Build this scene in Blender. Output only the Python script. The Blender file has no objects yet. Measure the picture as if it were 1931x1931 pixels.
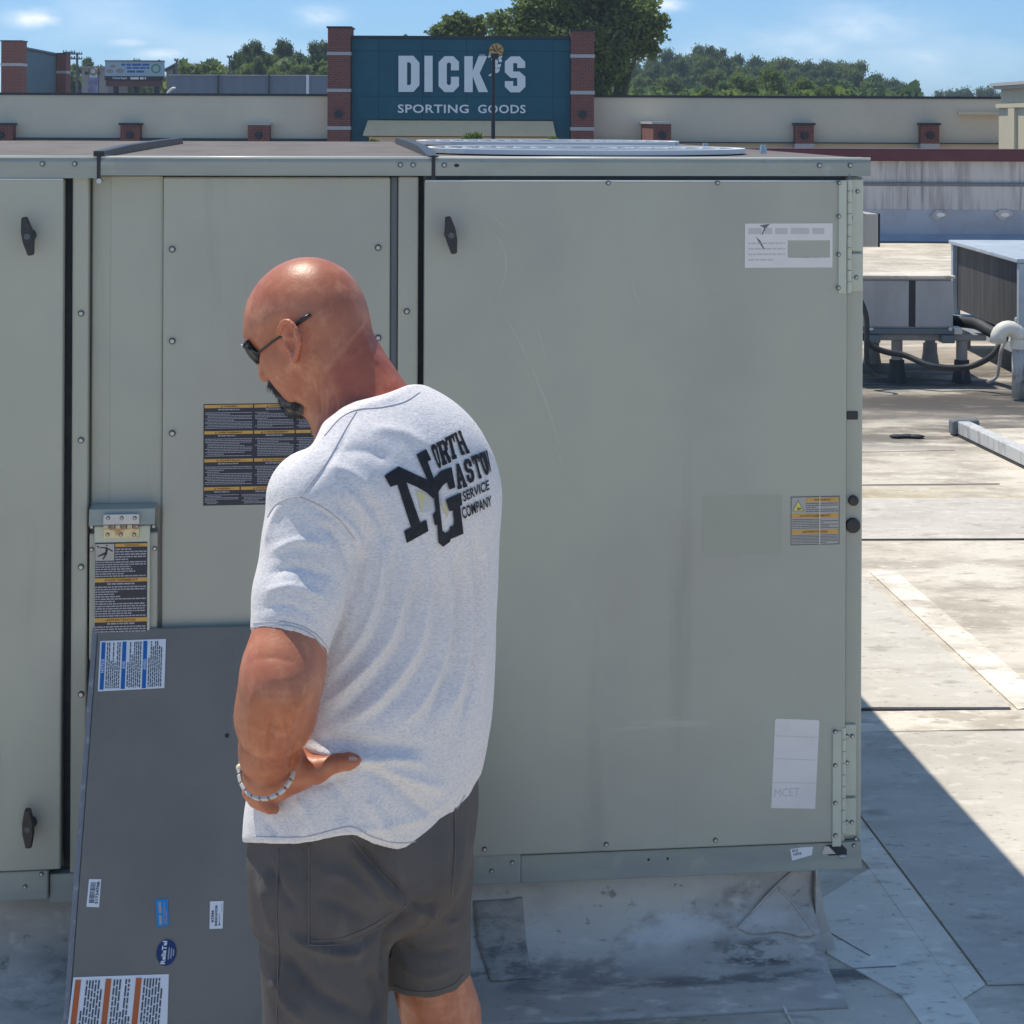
import bpy, bmesh, math, random
import numpy as np
from mathutils import Vector, Matrix
from mathutils.bvhtree import BVHTree
random.seed(7); np.random.seed(7)
R = math.radians
scene = bpy.context.scene
COL = scene.collection

# ------------------------------------------------------------------ camera
F, CX, HY, ROLL, ZC = 3200.0, 965.5, 225.0, 0.0042, 1.98     # focal length (px of a 1931 px frame), horizon row, eye height
cr, sr = math.cos(ROLL), math.sin(ROLL)
cam_data = bpy.data.cameras.new("camera")
cam = bpy.data.objects.new("camera", cam_data); COL.objects.link(cam)
cam_data.sensor_width = 36.0
cam_data.lens = 36.0 * F / 1931.0
cam_data.shift_y = -(965.5 - HY) / 1931.0
cam_data.clip_start = 0.05; cam_data.clip_end = 6000
cam.matrix_world = Matrix(((cr, -sr, 0, 0), (0, 0, -1, 0), (sr, cr, 0, ZC), (0, 0, 0, 1)))
scene.camera = cam

# ------------------------------------------------------------------ light
SUN_DIR = Vector((0.325, -0.30, -1.0)).normalized()           # the way sunlight travels
elev = math.asin(-SUN_DIR.z); azim = math.atan2(-SUN_DIR.x, -SUN_DIR.y)
world = bpy.data.worlds.new("World"); scene.world = world; world.use_nodes = True
wn = world.node_tree.nodes; wl = world.node_tree.links
wn.clear()
wout = wn.new("ShaderNodeOutputWorld"); bg = wn.new("ShaderNodeBackground")
sky = wn.new("ShaderNodeTexSky"); sky.sky_type = 'NISHITA'; sky.sun_disc = False
sky.sun_elevation = elev; sky.sun_rotation = azim
sky.air_density = 0.8; sky.dust_density = 0.0; sky.ozone_density = 3.0; sky.altitude = 300
bg.inputs[1].default_value = 0.11
geo = wn.new("ShaderNodeNewGeometry")                       # Incoming = -direction
tc = wn.new("ShaderNodeTexCoord")
def wmath(op, a, b=None):
    n = wn.new("ShaderNodeMath"); n.operation = op
    for i, v in enumerate((a, b)):
        if v is None: continue
        if isinstance(v, (int, float)): n.inputs[i].default_value = v
        else: wl.new(v, n.inputs[i])
    return n.outputs[0]
sep = wn.new("ShaderNodeSeparateXYZ"); wl.new(tc.outputs["Generated"], sep.inputs[0])
wx, wy, wz = sep.outputs
mp = wn.new("ShaderNodeMapping"); mp.inputs["Scale"].default_value = (1, 1, 2.4)
wl.new(tc.outputs["Generated"], mp.inputs[0])
nz = wn.new("ShaderNodeTexNoise"); nz.inputs["Scale"].default_value = 26; nz.inputs["Detail"].default_value = 7; nz.inputs["Roughness"].default_value = 0.6
wl.new(mp.outputs[0], nz.inputs["Vector"])
nz2 = wn.new("ShaderNodeTexNoise"); nz2.inputs["Scale"].default_value = 7; nz2.inputs["Detail"].default_value = 5
wl.new(mp.outputs[0], nz2.inputs["Vector"])
def puff(px, py, rx, ry, amp):
    """a small cumulus at a sky direction (tangents of azimuth and elevation)"""
    u = (px - CX) / F; v = (HY - py) / F
    a = wmath('DIVIDE', wx, wmath('MAXIMUM', wy, 0.01)); b = wmath('DIVIDE', wz, wmath('MAXIMUM', wy, 0.01))
    du = wmath('DIVIDE', wmath('SUBTRACT', a, u), rx / F); dv = wmath('DIVIDE', wmath('SUBTRACT', b, v), ry / F)
    r2 = wmath('ADD', wmath('MULTIPLY', du, du), wmath('MULTIPLY', dv, dv))
    g = wmath('POWER', 2.718, wmath('MULTIPLY', r2, -1.0))
    n = wmath('MULTIPLY', wmath('SUBTRACT', nz.outputs[0], 0.30), 4.0)
    m = wn.new("ShaderNodeClamp"); wl.new(wmath('MULTIPLY', wmath('MULTIPLY', g, n), amp), m.inputs[0])
    return m.outputs[0]
puffs = None
for args in [(70, 38, 50, 15, 1.05), (240, 82, 40, 9, .45), (600, 30, 40, 16, .5), (1250, 8, 34, 12, .9),
             (1630, 48, 120, 46, .26), (1500, 80, 130, 34, .28), (1740, 105, 60, 20, .3), (1340, 110, 60, 30, .25), (320, 105, 60, 12, .4)]:
    p = puff(*args)
    puffs = p if puffs is None else wmath('MAXIMUM', puffs, p)
veil = wn.new("ShaderNodeMapRange"); veil.inputs[1].default_value = 0.52; veil.inputs[2].default_value = 0.85; veil.inputs[3].default_value = 0; veil.inputs[4].default_value = 0.5
wl.new(nz2.outputs[0], veil.inputs[0])
cloudfac = wmath('MAXIMUM', puffs, veil.outputs[0])
tint = wn.new("ShaderNodeMix"); tint.data_type = 'RGBA'; tint.blend_type = 'MULTIPLY'; tint.inputs[0].default_value = 1.0
soft = wn.new("ShaderNodeGamma"); soft.inputs[1].default_value = 0.6; wl.new(sky.outputs[0], soft.inputs[0])     # multiple scattering evens the sky out
wl.new(soft.outputs[0], tint.inputs[6]); tint.inputs[7].default_value = (0.59, 0.89, 1.21, 1)
cm = wn.new("ShaderNodeMix"); cm.data_type = 'RGBA'
wl.new(cloudfac, cm.inputs[0]); wl.new(tint.outputs[2], cm.inputs[6]); cm.inputs[7].default_value = (5.0, 5.3, 5.6, 1)
wl.new(cm.outputs[2], bg.inputs[0]); wl.new(bg.outputs[0], wout.inputs[0])

sun_data = bpy.data.lights.new("sun", 'SUN'); sun_data.energy = 2.3; sun_data.angle = R(0.53); sun_data.color = (1.0, 0.93, 0.80)
sun = bpy.data.objects.new("sun", sun_data); COL.objects.link(sun)
sun.rotation_euler = SUN_DIR.to_track_quat('-Z', 'Y').to_euler()
vs = scene.view_settings
vs.view_transform = 'Standard'; vs.look = 'None'; vs.gamma = 1.0; vs.exposure = 1.04; vs.use_curve_mapping = False
scene.cycles.max_bounces = 6; scene.cycles.diffuse_bounces = 4; scene.cycles.glossy_bounces = 3
scene.cycles.use_denoising = True

# ------------------------------------------------------------------ geometry helpers
def P(px, py, Y):
    """the world point at distance Y in front of the lens that the photograph shows at (px, py)"""
    x, y = px - CX, py - HY
    x0 = x * cr + y * sr; y0 = -x * sr + y * cr
    return Vector((x0 / F * Y, Y, ZC - y0 / F * Y))
def project(pts):
    pts = np.asarray(pts, float)
    x0 = F * pts[..., 0] / pts[..., 1]; y0 = F * (ZC - pts[..., 2]) / pts[..., 1]
    return np.stack([x0 * cr - y0 * sr + CX, x0 * sr + y0 * cr + HY], -1)
def on_plane(px, py, p0, n):
    d = P(px, py, 1.0) - Vector((0, 0, ZC)); o = Vector((0, 0, ZC))
    t = (Vector(p0) - o).dot(n) / d.dot(n)
    return o + d * t
def G(px, py, z=0.0): return on_plane(px, py, (0, 0, z), Vector((0, 0, 1)))

class MB:
    def __init__(s): s.v = []; s.f = []; s.m = []
    def add(s, vs_, fs_, mi=0):
        o = len(s.v); s.v += [tuple(v) for v in vs_]
        s.f += [tuple(i + o for i in f) for f in fs_]; s.m += [mi] * len(fs_)
        return s
    def box(s, x0, x1, y0, y1, z0, z1, mi=0):
        vs_ = [(x, y, z) for x in (x0, x1) for y in (y0, y1) for z in (z0, z1)]
        return s.add(vs_, [(0, 1, 3, 2), (4, 6, 7, 5), (0, 4, 5, 1), (2, 3, 7, 6), (0, 2, 6, 4), (1, 5, 7, 3)], mi)
    def obox(s, c, ax, hx, ay, hy, az, hz, mi=0):
        c, ax, ay, az = Vector(c), Vector(ax), Vector(ay), Vector(az)
        vs_ = [c + ax * (i * hx) + ay * (j * hy) + az * (k * hz) for i in (-1, 1) for j in (-1, 1) for k in (-1, 1)]
        return s.add(vs_, [(0, 1, 3, 2), (4, 6, 7, 5), (0, 4, 5, 1), (2, 3, 7, 6), (0, 2, 6, 4), (1, 5, 7, 3)], mi)
    def prism(s, poly, o, ex, ey, ez, mi=0):
        """poly (2-D) in the plane o+x*ex+y*ey, extruded by the vector ez"""
        o, ex, ey, ez = map(Vector, (o, ex, ey, ez)); n = len(poly)
        a = [o + ex * p[0] + ey * p[1] for p in poly]; b = [q + ez for q in a]
        fs_ = [tuple(range(n)), tuple(range(2 * n - 1, n - 1, -1))] + [(i, i + n, (i + 1) % n + n, (i + 1) % n) for i in range(n)]
        return s.add(a + b, fs_, mi)
    def quad(s, a, b, c, d, mi=0): return s.add([a, b, c, d], [(0, 1, 2, 3)], mi)
    def tube(s, path, r, n=10, cap=True, mi=0, closed=False):
        path = [Vector(p) for p in path]; m = len(path)
        rs = r if isinstance(r, (list, tuple)) else [r] * m
        ref = None; vs_ = []
        for i, p in enumerate(path):
            if closed: t = path[(i + 1) % m] - path[i - 1]
            else: t = path[min(i + 1, m - 1)] - path[max(i - 1, 0)]
            t.normalize()
            if ref is None:
                ref = t.orthogonal().normalized()
            ref = (ref - t * ref.dot(t)).normalized(); b = t.cross(ref)
            vs_ += [p + (ref * math.cos(2 * math.pi * k / n) + b * math.sin(2 * math.pi * k / n)) * rs[i] for k in range(n)]
        fs_ = []
        for i in range(m if closed else m - 1):
            j = (i + 1) % m
            fs_ += [(i * n + k, i * n + (k + 1) % n, j * n + (k + 1) % n, j * n + k) for k in range(n)]
        if cap and not closed: fs_ += [tuple(range(n - 1, -1, -1)), tuple(range((m - 1) * n, m * n))]
        return s.add(vs_, fs_, mi)
    def cyl(s, a, b, r, n=12, r2=None, mi=0): return s.tube([a, b], [r, r if r2 is None else r2], n, True, mi)
    def ball(s, c, rx, ry=None, rz=None, nu=14, nv=9, mi=0):
        ry = rx if ry is None else ry; rz = rx if rz is None else rz; c = Vector(c)
        vs_ = [c + Vector((0, 0, rz))]
        for j in range(1, nv):
            t = math.pi * j / nv
            vs_ += [c + Vector((rx * math.sin(t) * math.cos(2 * math.pi * i / nu), ry * math.sin(t) * math.sin(2 * math.pi * i / nu), rz * math.cos(t))) for i in range(nu)]
        vs_.append(c - Vector((0, 0, rz)))
        fs_ = [(0, 1 + i, 1 + (i + 1) % nu) for i in range(nu)]
        for j in range(nv - 2):
            fs_ += [(1 + j * nu + i, 1 + (j + 1) * nu + i, 1 + (j + 1) * nu + (i + 1) % nu, 1 + j * nu + (i + 1) % nu) for i in range(nu)]
        last = len(vs_) - 1; b0 = 1 + (nv - 2) * nu
        fs_ += [(last, b0 + (i + 1) % nu, b0 + i) for i in range(nu)]
        return s.add(vs_, fs_, mi)
    def mesh(s, name, mats, smooth=False, off=(0, 0, 0), recalc=True):
        me = bpy.data.meshes.new(name)
        off = Vector(off)
        me.from_pydata([Vector(v) - off for v in s.v], [], s.f)
        for m in (mats if isinstance(mats, (list, tuple)) else [mats]): me.materials.append(m)
        if any(s.m): me.polygons.foreach_set("material_index", s.m)
        if recalc:
            bm = bmesh.new(); bm.from_mesh(me); bmesh.ops.recalc_face_normals(bm, faces=bm.faces); bm.to_mesh(me); bm.free()
        if smooth: me.polygons.foreach_set("use_smooth", [True] * len(me.polygons))
        me.update()
        return me
    def build(s, name, mats, parent=None, smooth=False, bevel=0, label=None, local=False, seg=2):
        """one mesh object; vertices are world coordinates unless local (then: of the parent's frame)"""
        off = Vector((0, 0, 0))
        if parent is not None and not local:
            q = parent
            while q is not None: off += q.location; q = q.parent
        o = bpy.data.objects.new(name, s.mesh(name, mats, smooth, off)); COL.objects.link(o)
        if parent is not None: o.parent = parent
        if bevel:
            b = o.modifiers.new("bevel", 'BEVEL'); b.width = bevel; b.segments = seg; b.limit_method = 'ANGLE'; b.angle_limit = R(35)
            b.harden_normals = False
        if label: o["label"] = label
        return o
def tag(o, label=None, cat=None, group=None, kind=None):
    if label: o["label"] = label
    if cat: o["category"] = cat
    if group: o["group"] = group
    if kind: o["kind"] = kind
    return o
def thing(name, label, cat, loc=(0, 0, 0), rotz=0.0, group=None):
    o = bpy.data.objects.new(name, None); COL.objects.link(o)
    o.location = loc; o.rotation_euler = (0, 0, rotz); o.empty_display_size = 0.1
    return tag(o, label, cat, group)
def inst(name, mesh, loc, parent, rot=None, scale=None):
    o = bpy.data.objects.new(name, mesh); COL.objects.link(o); o.parent = parent; o.location = loc
    if rot is not None: o.rotation_euler = rot
    if scale is not None: o.scale = scale
    return o

def text_mesh(txt, size=1.0, bold=0.0, align='CENTER', spacing=1.0):
    """outline text as flat polygons in the x/y plane: (verts, faces)"""
    cu = bpy.data.curves.new("t", 'FONT'); cu.body = txt; cu.size = size; cu.offset = bold; cu.align_x = align; cu.align_y = 'CENTER'
    cu.space_character = spacing; cu.resolution_u = 3; cu.fill_mode = 'FRONT'
    ob = bpy.data.objects.new("t", cu); COL.objects.link(ob)
    dg = bpy.context.evaluated_depsgraph_get(); dg.update()
    me = bpy.data.meshes.new_from_object(ob.evaluated_get(dg))
    vs_ = [v.co.copy() for v in me.vertices]; fs_ = [tuple(p.vertices) for p in me.polygons]
    bpy.data.objects.remove(ob); bpy.data.curves.remove(cu); bpy.data.meshes.remove(me)
    return vs_, fs_
def put_text(mb, txt, o, ex, ey, h, w=None, bold=0.0, mi=0, lift=None, spacing=1.0):
    """flat text centred on o, of cap height h and, if given, width w"""
    vs_, fs_ = text_mesh(txt, 1.0, bold, spacing=spacing)
    if not vs_: return
    x0, x1 = min(v.x for v in vs_), max(v.x for v in vs_); y0, y1 = min(v.y for v in vs_), max(v.y for v in vs_)
    sy = h / (y1 - y0); sx = sy if w is None else w / (x1 - x0)
    o, ex, ey = Vector(o), Vector(ex), Vector(ey); lift = Vector(lift) if lift is not None else Vector((0, 0, 0))
    mb.add([o + lift + ex * ((v.x - (x0 + x1) / 2) * sx) + ey * ((v.y - (y0 + y1) / 2) * sy) for v in vs_], fs_, mi)

# ------------------------------------------------------------------ materials
def lin(c):
    """sRGB 0-255 to linear"""
    return tuple(((v / 255) / 12.92 if v / 255 <= 0.04045 else ((v / 255 + 0.055) / 1.055) ** 2.4) for v in c)
def mat(name, base, rough=0.6, metal=0.0, layers=(), bump=(), spec=0.5, sss=0.0, sheen=0.0, coord="Object"):
    """principled material; layers = (colour, noise scale, lo, hi, amount, stretch) mixed over the base; bump = (scale, strength, stretch)"""
    m = bpy.data.materials.new(name); m.use_nodes = True
    nt = m.node_tree; N = nt.nodes; L = nt.links; b = N["Principled BSDF"]
    b.inputs["Roughness"].default_value = rough; b.inputs["Metallic"].default_value = metal
    b.inputs["Specular IOR Level"].default_value = spec
    base = tuple(base) + (1,)
    b.inputs["Base Color"].default_value = base
    if sss:
        b.inputs["Subsurface Weight"].default_value = sss; b.inputs["Subsurface Radius"].default_value = (0.012, 0.005, 0.003); b.inputs["Subsurface Scale"].default_value = 0.6
    if sheen: b.inputs["Sheen Weight"].default_value = sheen
    t = N.new("ShaderNodeTexCoord") if (layers or bump) else None
    def noise(scale, stretch, detail=6, rgh=0.6):
        mpn = N.new("ShaderNodeMapping"); mpn.inputs["Scale"].default_value = stretch
        L.new(t.outputs[coord], mpn.inputs[0])
        n = N.new("ShaderNodeTexNoise"); n.inputs["Scale"].default_value = scale; n.inputs["Detail"].default_value = detail; n.inputs["Roughness"].default_value = rgh
        L.new(mpn.outputs[0], n.inputs["Vector"]); return n.outputs[0]
    cur = None
    for i, (c, sc, lo, hi, amt, st) in enumerate(layers):
        mpn = noise(sc, st)
        r = N.new("ShaderNodeMapRange"); r.inputs[1].default_value = lo; r.inputs[2].default_value = hi; r.inputs[3].default_value = 0; r.inputs[4].default_value = amt
        L.new(mpn, r.inputs[0])
        mx = N.new("ShaderNodeMix"); mx.data_type = 'RGBA'; L.new(r.outputs[0], mx.inputs[0])
        if cur is None: mx.inputs[6].default_value = base
        else: L.new(cur, mx.inputs[6])
        mx.inputs[7].default_value = tuple(c) + (1,); cur = mx.outputs[2]
    if cur is not None: L.new(cur, b.inputs["Base Color"])
    prev = None
    for (sc, stg, st) in bump:
        bp = N.new("ShaderNodeBump"); bp.inputs["Strength"].default_value = stg; bp.inputs["Distance"].default_value = 0.01
        L.new(noise(sc, st), bp.inputs["Height"])
        if prev is not None: L.new(prev, bp.inputs["Normal"])
        prev = bp.outputs[0]
    if prev is not None: L.new(prev, b.inputs["Normal"])
    return m
U = (1, 1, 1)
MT = {}

def curve(pts, n=6):
    pts = [Vector(p) for p in pts]; out = []
    for i in range(len(pts) - 1):
        p0, p1, p2, p3 = pts[max(i - 1, 0)], pts[i], pts[i + 1], pts[min(i + 2, len(pts) - 1)]
        for k in range(n):
            t = k / n; out.append(.5 * ((2 * p1) + (p2 - p0) * t + (2 * p0 - 5 * p1 + 4 * p2 - p3) * t * t + (3 * p1 - p0 - 3 * p2 + p3) * t ** 3))
    return out + [pts[-1]]
def spl2(pts, n=5): return [(p.x, p.y) for p in curve([(a, b, 0) for a, b in pts], n)]
# ------------------------------------------------------------------ shared materials
MT['paint'] = mat('paint_grey_green', (0.425, 0.432, 0.358), 0.46, layers=[((0.385, 0.378, 0.330), 1.3, .44, .60, .8, U), ((0.462, 0.464, 0.376), 3.2, .5, .7, .5, (1, 1, .5)), ((0.28, 0.285, 0.245), 8, .60, .76, .55, (1, 1, .08)), ((0.52, 0.54, 0.44), 5, .66, .74, .5, (.25, 1, 3))], bump=[(1.7, .30, U), (160, .04, U)])
MT['paint_pale'] = mat('paint_pale_hinge', (0.53, 0.555, 0.455), 0.42, layers=[((0.44, 0.465, 0.39), 14, .5, .7, .5, U)], bump=[(90, .04, U)])  # paler paint of the hinges and the disconnect lid
MT['flange'] = mat('paint_weathered_flange', (0.36, 0.38, 0.33), 0.5, layers=[((0.24, 0.265, 0.265), 5, .45, .65, .6, (.4, 1, 2)), ((0.45, 0.46, 0.42), 22, .62, .75, .5, U)], bump=[(6, .12, U), (60, .06, U)])
MT['hem'] = mat('sunlit_edge_paint', (0.72, 0.73, 0.68), 0.35, 0.1)  # pale colour carries the sunlit line along the top edges
MT['gap'] = mat('black_gasket', (0.028, 0.034, 0.042), 0.75, layers=[((0.06, 0.065, 0.07), 20, .5, .7, .5, U)])
MT['groove'] = mat('grey_gasket_channel', (0.15, 0.17, 0.18), 0.6, layers=[((0.09, 0.1, 0.11), 12, .5, .7, .5, (1, 1, .2))])
MT['top'] = mat('top_sheet_stained', (0.150, 0.130, 0.118), 0.85, layers=[((0.10, 0.08, 0.068), 3, .45, .65, .7, (2.5, .7, 1)), ((0.19, 0.165, 0.145), 9, .55, .75, .5, U)], bump=[(30, .1, U)])
MT['screw'] = mat('zinc_screw', (0.52, 0.52, 0.50), 0.35, 0.75)
MT['washer'] = mat('rubber_washer', (0.10, 0.11, 0.11), 0.6)
MT['black'] = mat('black_plastic', (0.022, 0.024, 0.028), 0.42, layers=[((0.05, 0.05, 0.055), 40, .5, .7, .6, U)], bump=[(120, .08, U)])
MT['brass'] = mat('brass_hinge', (0.62, 0.55, 0.36), 0.42, 0.55, layers=[((0.35, 0.18, 0.08), 30, .58, .7, .7, U)])
MT['steel'] = mat('galvanized_steel', (0.50, 0.52, 0.54), 0.42, 0.65, layers=[((0.36, 0.39, 0.42), 9, .45, .6, .8, U)], bump=[(40, .05, U)])
MT['rust'] = mat('rusted_hinge_knuckle', (0.34, 0.22, 0.16), 0.7, 0.2, layers=[((0.55, 0.48, 0.38), 60, .5, .65, .7, U)])
MT['wire'] = mat('sunlit_guard_wire', (0.72, 0.73, 0.73), 0.4, 0.1)
MT['white_sticker'] = mat('worn_white_sticker', (0.76, 0.73, 0.71), 0.5, layers=[((0.66, 0.64, 0.63), 14, .5, .7, .6, U)])
MT['pale_print'] = mat('faded_print', (0.56, 0.54, 0.53), 0.55)
MT['paper'] = mat('sticker_white', (0.78, 0.80, 0.82), 0.42)
MT['ink'] = mat('ink_navy_black', (0.022, 0.026, 0.045), 0.4)
MT['ink_text'] = mat('print_pale_on_black', (0.36, 0.37, 0.42), 0.5)
MT['ink_dark'] = mat('print_dark', (0.08, 0.09, 0.11), 0.5)
MT['amber'] = mat('print_amber', (0.62, 0.36, 0.085), 0.45, layers=[((0.45, 0.24, 0.06), 60, .5, .7, .6, U)])
MT['amber_ink'] = mat('print_on_amber', (0.10, 0.05, 0.02), 0.5)
MT['yellow'] = mat('print_yellow', (0.68, 0.62, 0.16), 0.45)
MT['blue'] = mat('print_blue', (0.012, 0.13, 0.42), 0.42)
MT['bright_blue'] = mat('sticker_bright_blue', (0.01, 0.27, 0.64), 0.4)
MT['navy'] = mat('sticker_navy', (0.012, 0.04, 0.14), 0.4)
MT['rust_orange'] = mat('print_orange', (0.52, 0.13, 0.03), 0.45)
MT['grey_sticker'] = mat('aged_sticker_grey', (0.42, 0.40, 0.37), 0.5, layers=[((0.52, 0.50, 0.46), 40, .5, .7, .7, (.5, 1, 1))])
MT['ghost'] = mat('paint_under_old_sticker', (0.375, 0.385, 0.315), 0.55, layers=[((0.345, 0.355, 0.30), 8, .45, .65, .6, U)])
MT['panel'] = mat('dark_grey_access_panel', (0.205, 0.190, 0.163), 0.5, layers=[((0.172, 0.160, 0.140), 4, .4, .62, .8, U), ((0.26, 0.24, 0.22), 24, .66, .8, .5, (1, 1, .4))], bump=[(3, .08, U), (120, .04, U)])
MT['panel_edge'] = mat('access_panel_worn_edge', (0.20, 0.21, 0.23), 0.5, layers=[((0.34, 0.35, 0.37), 50, .55, .7, .8, U)])

# ------------------------------------------------------------------ the roof and its membrane sheets
def roof_mat(name, base, dirt, streak, rough=0.8, local=(), extra=()):
    m = mat(name, base, rough, layers=[(dirt, .8, .40, .58, .95, (.8, 1.3, 1)), (streak, 2.6, .47, .62, .80, (.7, 1.4, 1)), (tuple(c * .62 for c in streak), 9, .58, .70, .65, (.7, 1.5, 1)), (tuple(c * .45 for c in streak), 42, .61, .70, .7, (.7, 1.4, 1)), (tuple(min(1, c * 1.16) for c in base), 17, .55, .68, .6, (.7, 1.3, 1))] + list(extra), bump=[(22, .22, (.6, 1.5, 1)), (5, .12, U)])
    nt = m.node_tree; N = nt.nodes; L = nt.links; b = N["Principled BSDF"]
    t = N.new("ShaderNodeTexCoord"); sp = N.new("ShaderNodeSeparateXYZ"); L.new(t.outputs["Object"], sp.inputs[0])
    for (cx, cy, rx, ry, col, sc, lo, hi, amt) in local:           # stained patches with a place of their own
        def mm(op, a, v):
            n = N.new("ShaderNodeMath"); n.operation = op
            for i, q in enumerate((a, v)):
                if isinstance(q, (int, float)): n.inputs[i].default_value = q
                else: L.new(q, n.inputs[i])
            return n.outputs[0]
        dx = mm('DIVIDE', mm('SUBTRACT', sp.outputs[0], cx), rx); dy = mm('DIVIDE', mm('SUBTRACT', sp.outputs[1], cy), ry)
        r2 = mm('ADD', mm('MULTIPLY', dx, dx), mm('MULTIPLY', dy, dy))
        g = mm('POWER', 2.718, mm('MULTIPLY', mm('MULTIPLY', r2, r2), -1.0))
        n = N.new("ShaderNodeTexNoise"); n.inputs["Scale"].default_value = sc; n.inputs["Detail"].default_value = 8; n.inputs["Roughness"].default_value = .68
        mpn = N.new("ShaderNodeMapping"); mpn.inputs["Scale"].default_value = (.55, 1.5, 1); L.new(t.outputs["Object"], mpn.inputs[0]); L.new(mpn.outputs[0], n.inputs["Vector"])
        r = N.new("ShaderNodeMapRange"); r.inputs[1].default_value = lo; r.inputs[2].default_value = hi; r.inputs[4].default_value = amt; L.new(n.outputs[0], r.inputs[0])
        fac = mm('MULTIPLY', g, r.outputs[0])
        mx = N.new("ShaderNodeMix"); mx.data_type = 'RGBA'; L.new(fac, mx.inputs[0])
        src = b.inputs["Base Color"].links[0].from_socket; L.new(src, mx.inputs[6]); mx.inputs[7].default_value = tuple(col) + (1,)
        L.new(mx.outputs[2], b.inputs["Base Color"])
    return m
MT['roof'] = roof_mat('roof_membrane_dirty', (0.66, 0.60, 0.50), (0.52, 0.46, 0.37), (0.36, 0.31, 0.245),
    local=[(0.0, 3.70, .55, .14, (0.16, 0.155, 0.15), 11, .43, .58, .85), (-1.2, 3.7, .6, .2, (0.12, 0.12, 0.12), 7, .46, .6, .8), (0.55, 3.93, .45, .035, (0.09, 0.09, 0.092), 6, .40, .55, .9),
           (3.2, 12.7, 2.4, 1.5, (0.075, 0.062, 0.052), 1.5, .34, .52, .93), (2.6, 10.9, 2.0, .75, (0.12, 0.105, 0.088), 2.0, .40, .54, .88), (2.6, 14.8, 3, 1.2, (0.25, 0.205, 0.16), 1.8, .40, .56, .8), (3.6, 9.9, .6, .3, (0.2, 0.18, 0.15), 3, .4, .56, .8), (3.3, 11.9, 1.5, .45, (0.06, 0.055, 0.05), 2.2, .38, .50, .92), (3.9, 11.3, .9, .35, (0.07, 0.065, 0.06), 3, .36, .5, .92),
           (2.1, 8.9, .7, .35, (0.40, 0.32, 0.17), 4, .42, .6, .7)])
MT['pad'] = roof_mat('membrane_pad_clean', (0.60, 0.56, 0.485), (0.53, 0.49, 0.425), (0.45, 0.41, 0.35))
MT['cover_strip'] = roof_mat('membrane_strip_rough', (0.84, 0.78, 0.67), (0.68, 0.62, 0.52), (0.40, 0.345, 0.27))
MT['seam'] = mat('seam_bitumen', (0.05, 0.05, 0.055), 0.8)
MT['seam_soft'] = mat('seam_weathered', (0.24, 0.23, 0.22), 0.85, layers=[((0.38, 0.36, 0.33), 6, .45, .6, .9, U)])
roof = MB(); 
n = 24
roof.quad((-26, -16, 0), (46, -16, 0), (46, 28.6, 0), (-26, 28.6, 0))
o = roof.build('roof', MT['roof']); tag(o, kind='structure')
def sheet(name, pts, m, z, thick=0.0035, kind='structure'):
    mb = MB(); a = [Vector((p[0], p[1], z)) for p in pts]; b = [Vector((p[0], p[1], z - thick)) for p in pts]; n = len(a)
    mb.add(a + b, [tuple(range(n))] + [(i, i + n, (i + 1) % n + n, (i + 1) % n) for i in range(n)])
    o = mb.build(name, m); tag(o, kind=kind); return o
def strip(name, a, b, w, m, z):
    a, b = Vector(a), Vector(b); a.z = b.z = 0; d = (b - a).normalized(); s = Vector((-d.y, d.x, 0)) * w / 2
    return sheet(name, [a + s, b + s, b - s, a - s], m, z, 0.002)
def gp(*pts): return [G(x, y) for x, y in pts]
sheet('roof_membrane_pad', gp((1505, 1386), (1622, 1540), (1862, 1859), (2350, 1850), (2200, 1380)), MT['pad'], .008, .006)
sheet('roof_membrane_pad', gp((1480, 965), (1905, 1340), (1400, 1340)), MT['pad'], .012, .010)
sheet('roof_membrane_pad', gp((1500, 941), (2300, 941), (2300, 1017), (1500, 1019)), MT['pad'], .006, .004)
strip('roof_seam', G(1500, 1342), G(1906, 1341), .010, MT['seam'], .009)
strip('roof_seam', G(1500, 1020), G(2300, 1017), .010, MT['seam'], .008)
strip('roof_seam', G(1500, 917), G(1885, 914), .011, MT['seam'], .006)
strip('roof_seam', G(1400, 858), G(1800, 849), .010, MT['cover_strip'], .006)
sheet('roof_membrane_strip', gp((1600, 1345), (2200, 1339), (2200, 1372), (1600, 1384)), MT['cover_strip'], .006, .004)
sheet('roof_membrane_strip', gp((1640, 1080), (1690, 1080), (1985, 1330), (1920, 1340)), MT['cover_strip'], .006, .004)
strip('roof_seam', G(1377, 1843), G(1690, 1826), .0028, MT['seam_soft'], .006)
strip('roof_seam', G(920, 1858), G(1370, 1845), .0028, MT['seam_soft'], .006)
strip('roof_seam', G(1450, 1850), G(1500, 1945), .005, MT['cover_strip'], .006)
strip('roof_seam', G(1555, 1757), G(1640, 1806), .0028, MT['seam_soft'], .006)

# a scrap of black rubber lying on the roof
mb = MB(); c = G(1711, 826)
for i, (dx, dy) in enumerate([(-.06, 0), (.0, .008), (.055, -.004)]):
    mb.ball((c.x + dx, c.y + dy, .012), .055, .035, .012, 8, 5)
o = mb.build('rubber_scrap', MT['gap'], smooth=True); tag(o, 'small black scrap lying on the sunlit roof membrane', 'debris')

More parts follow.
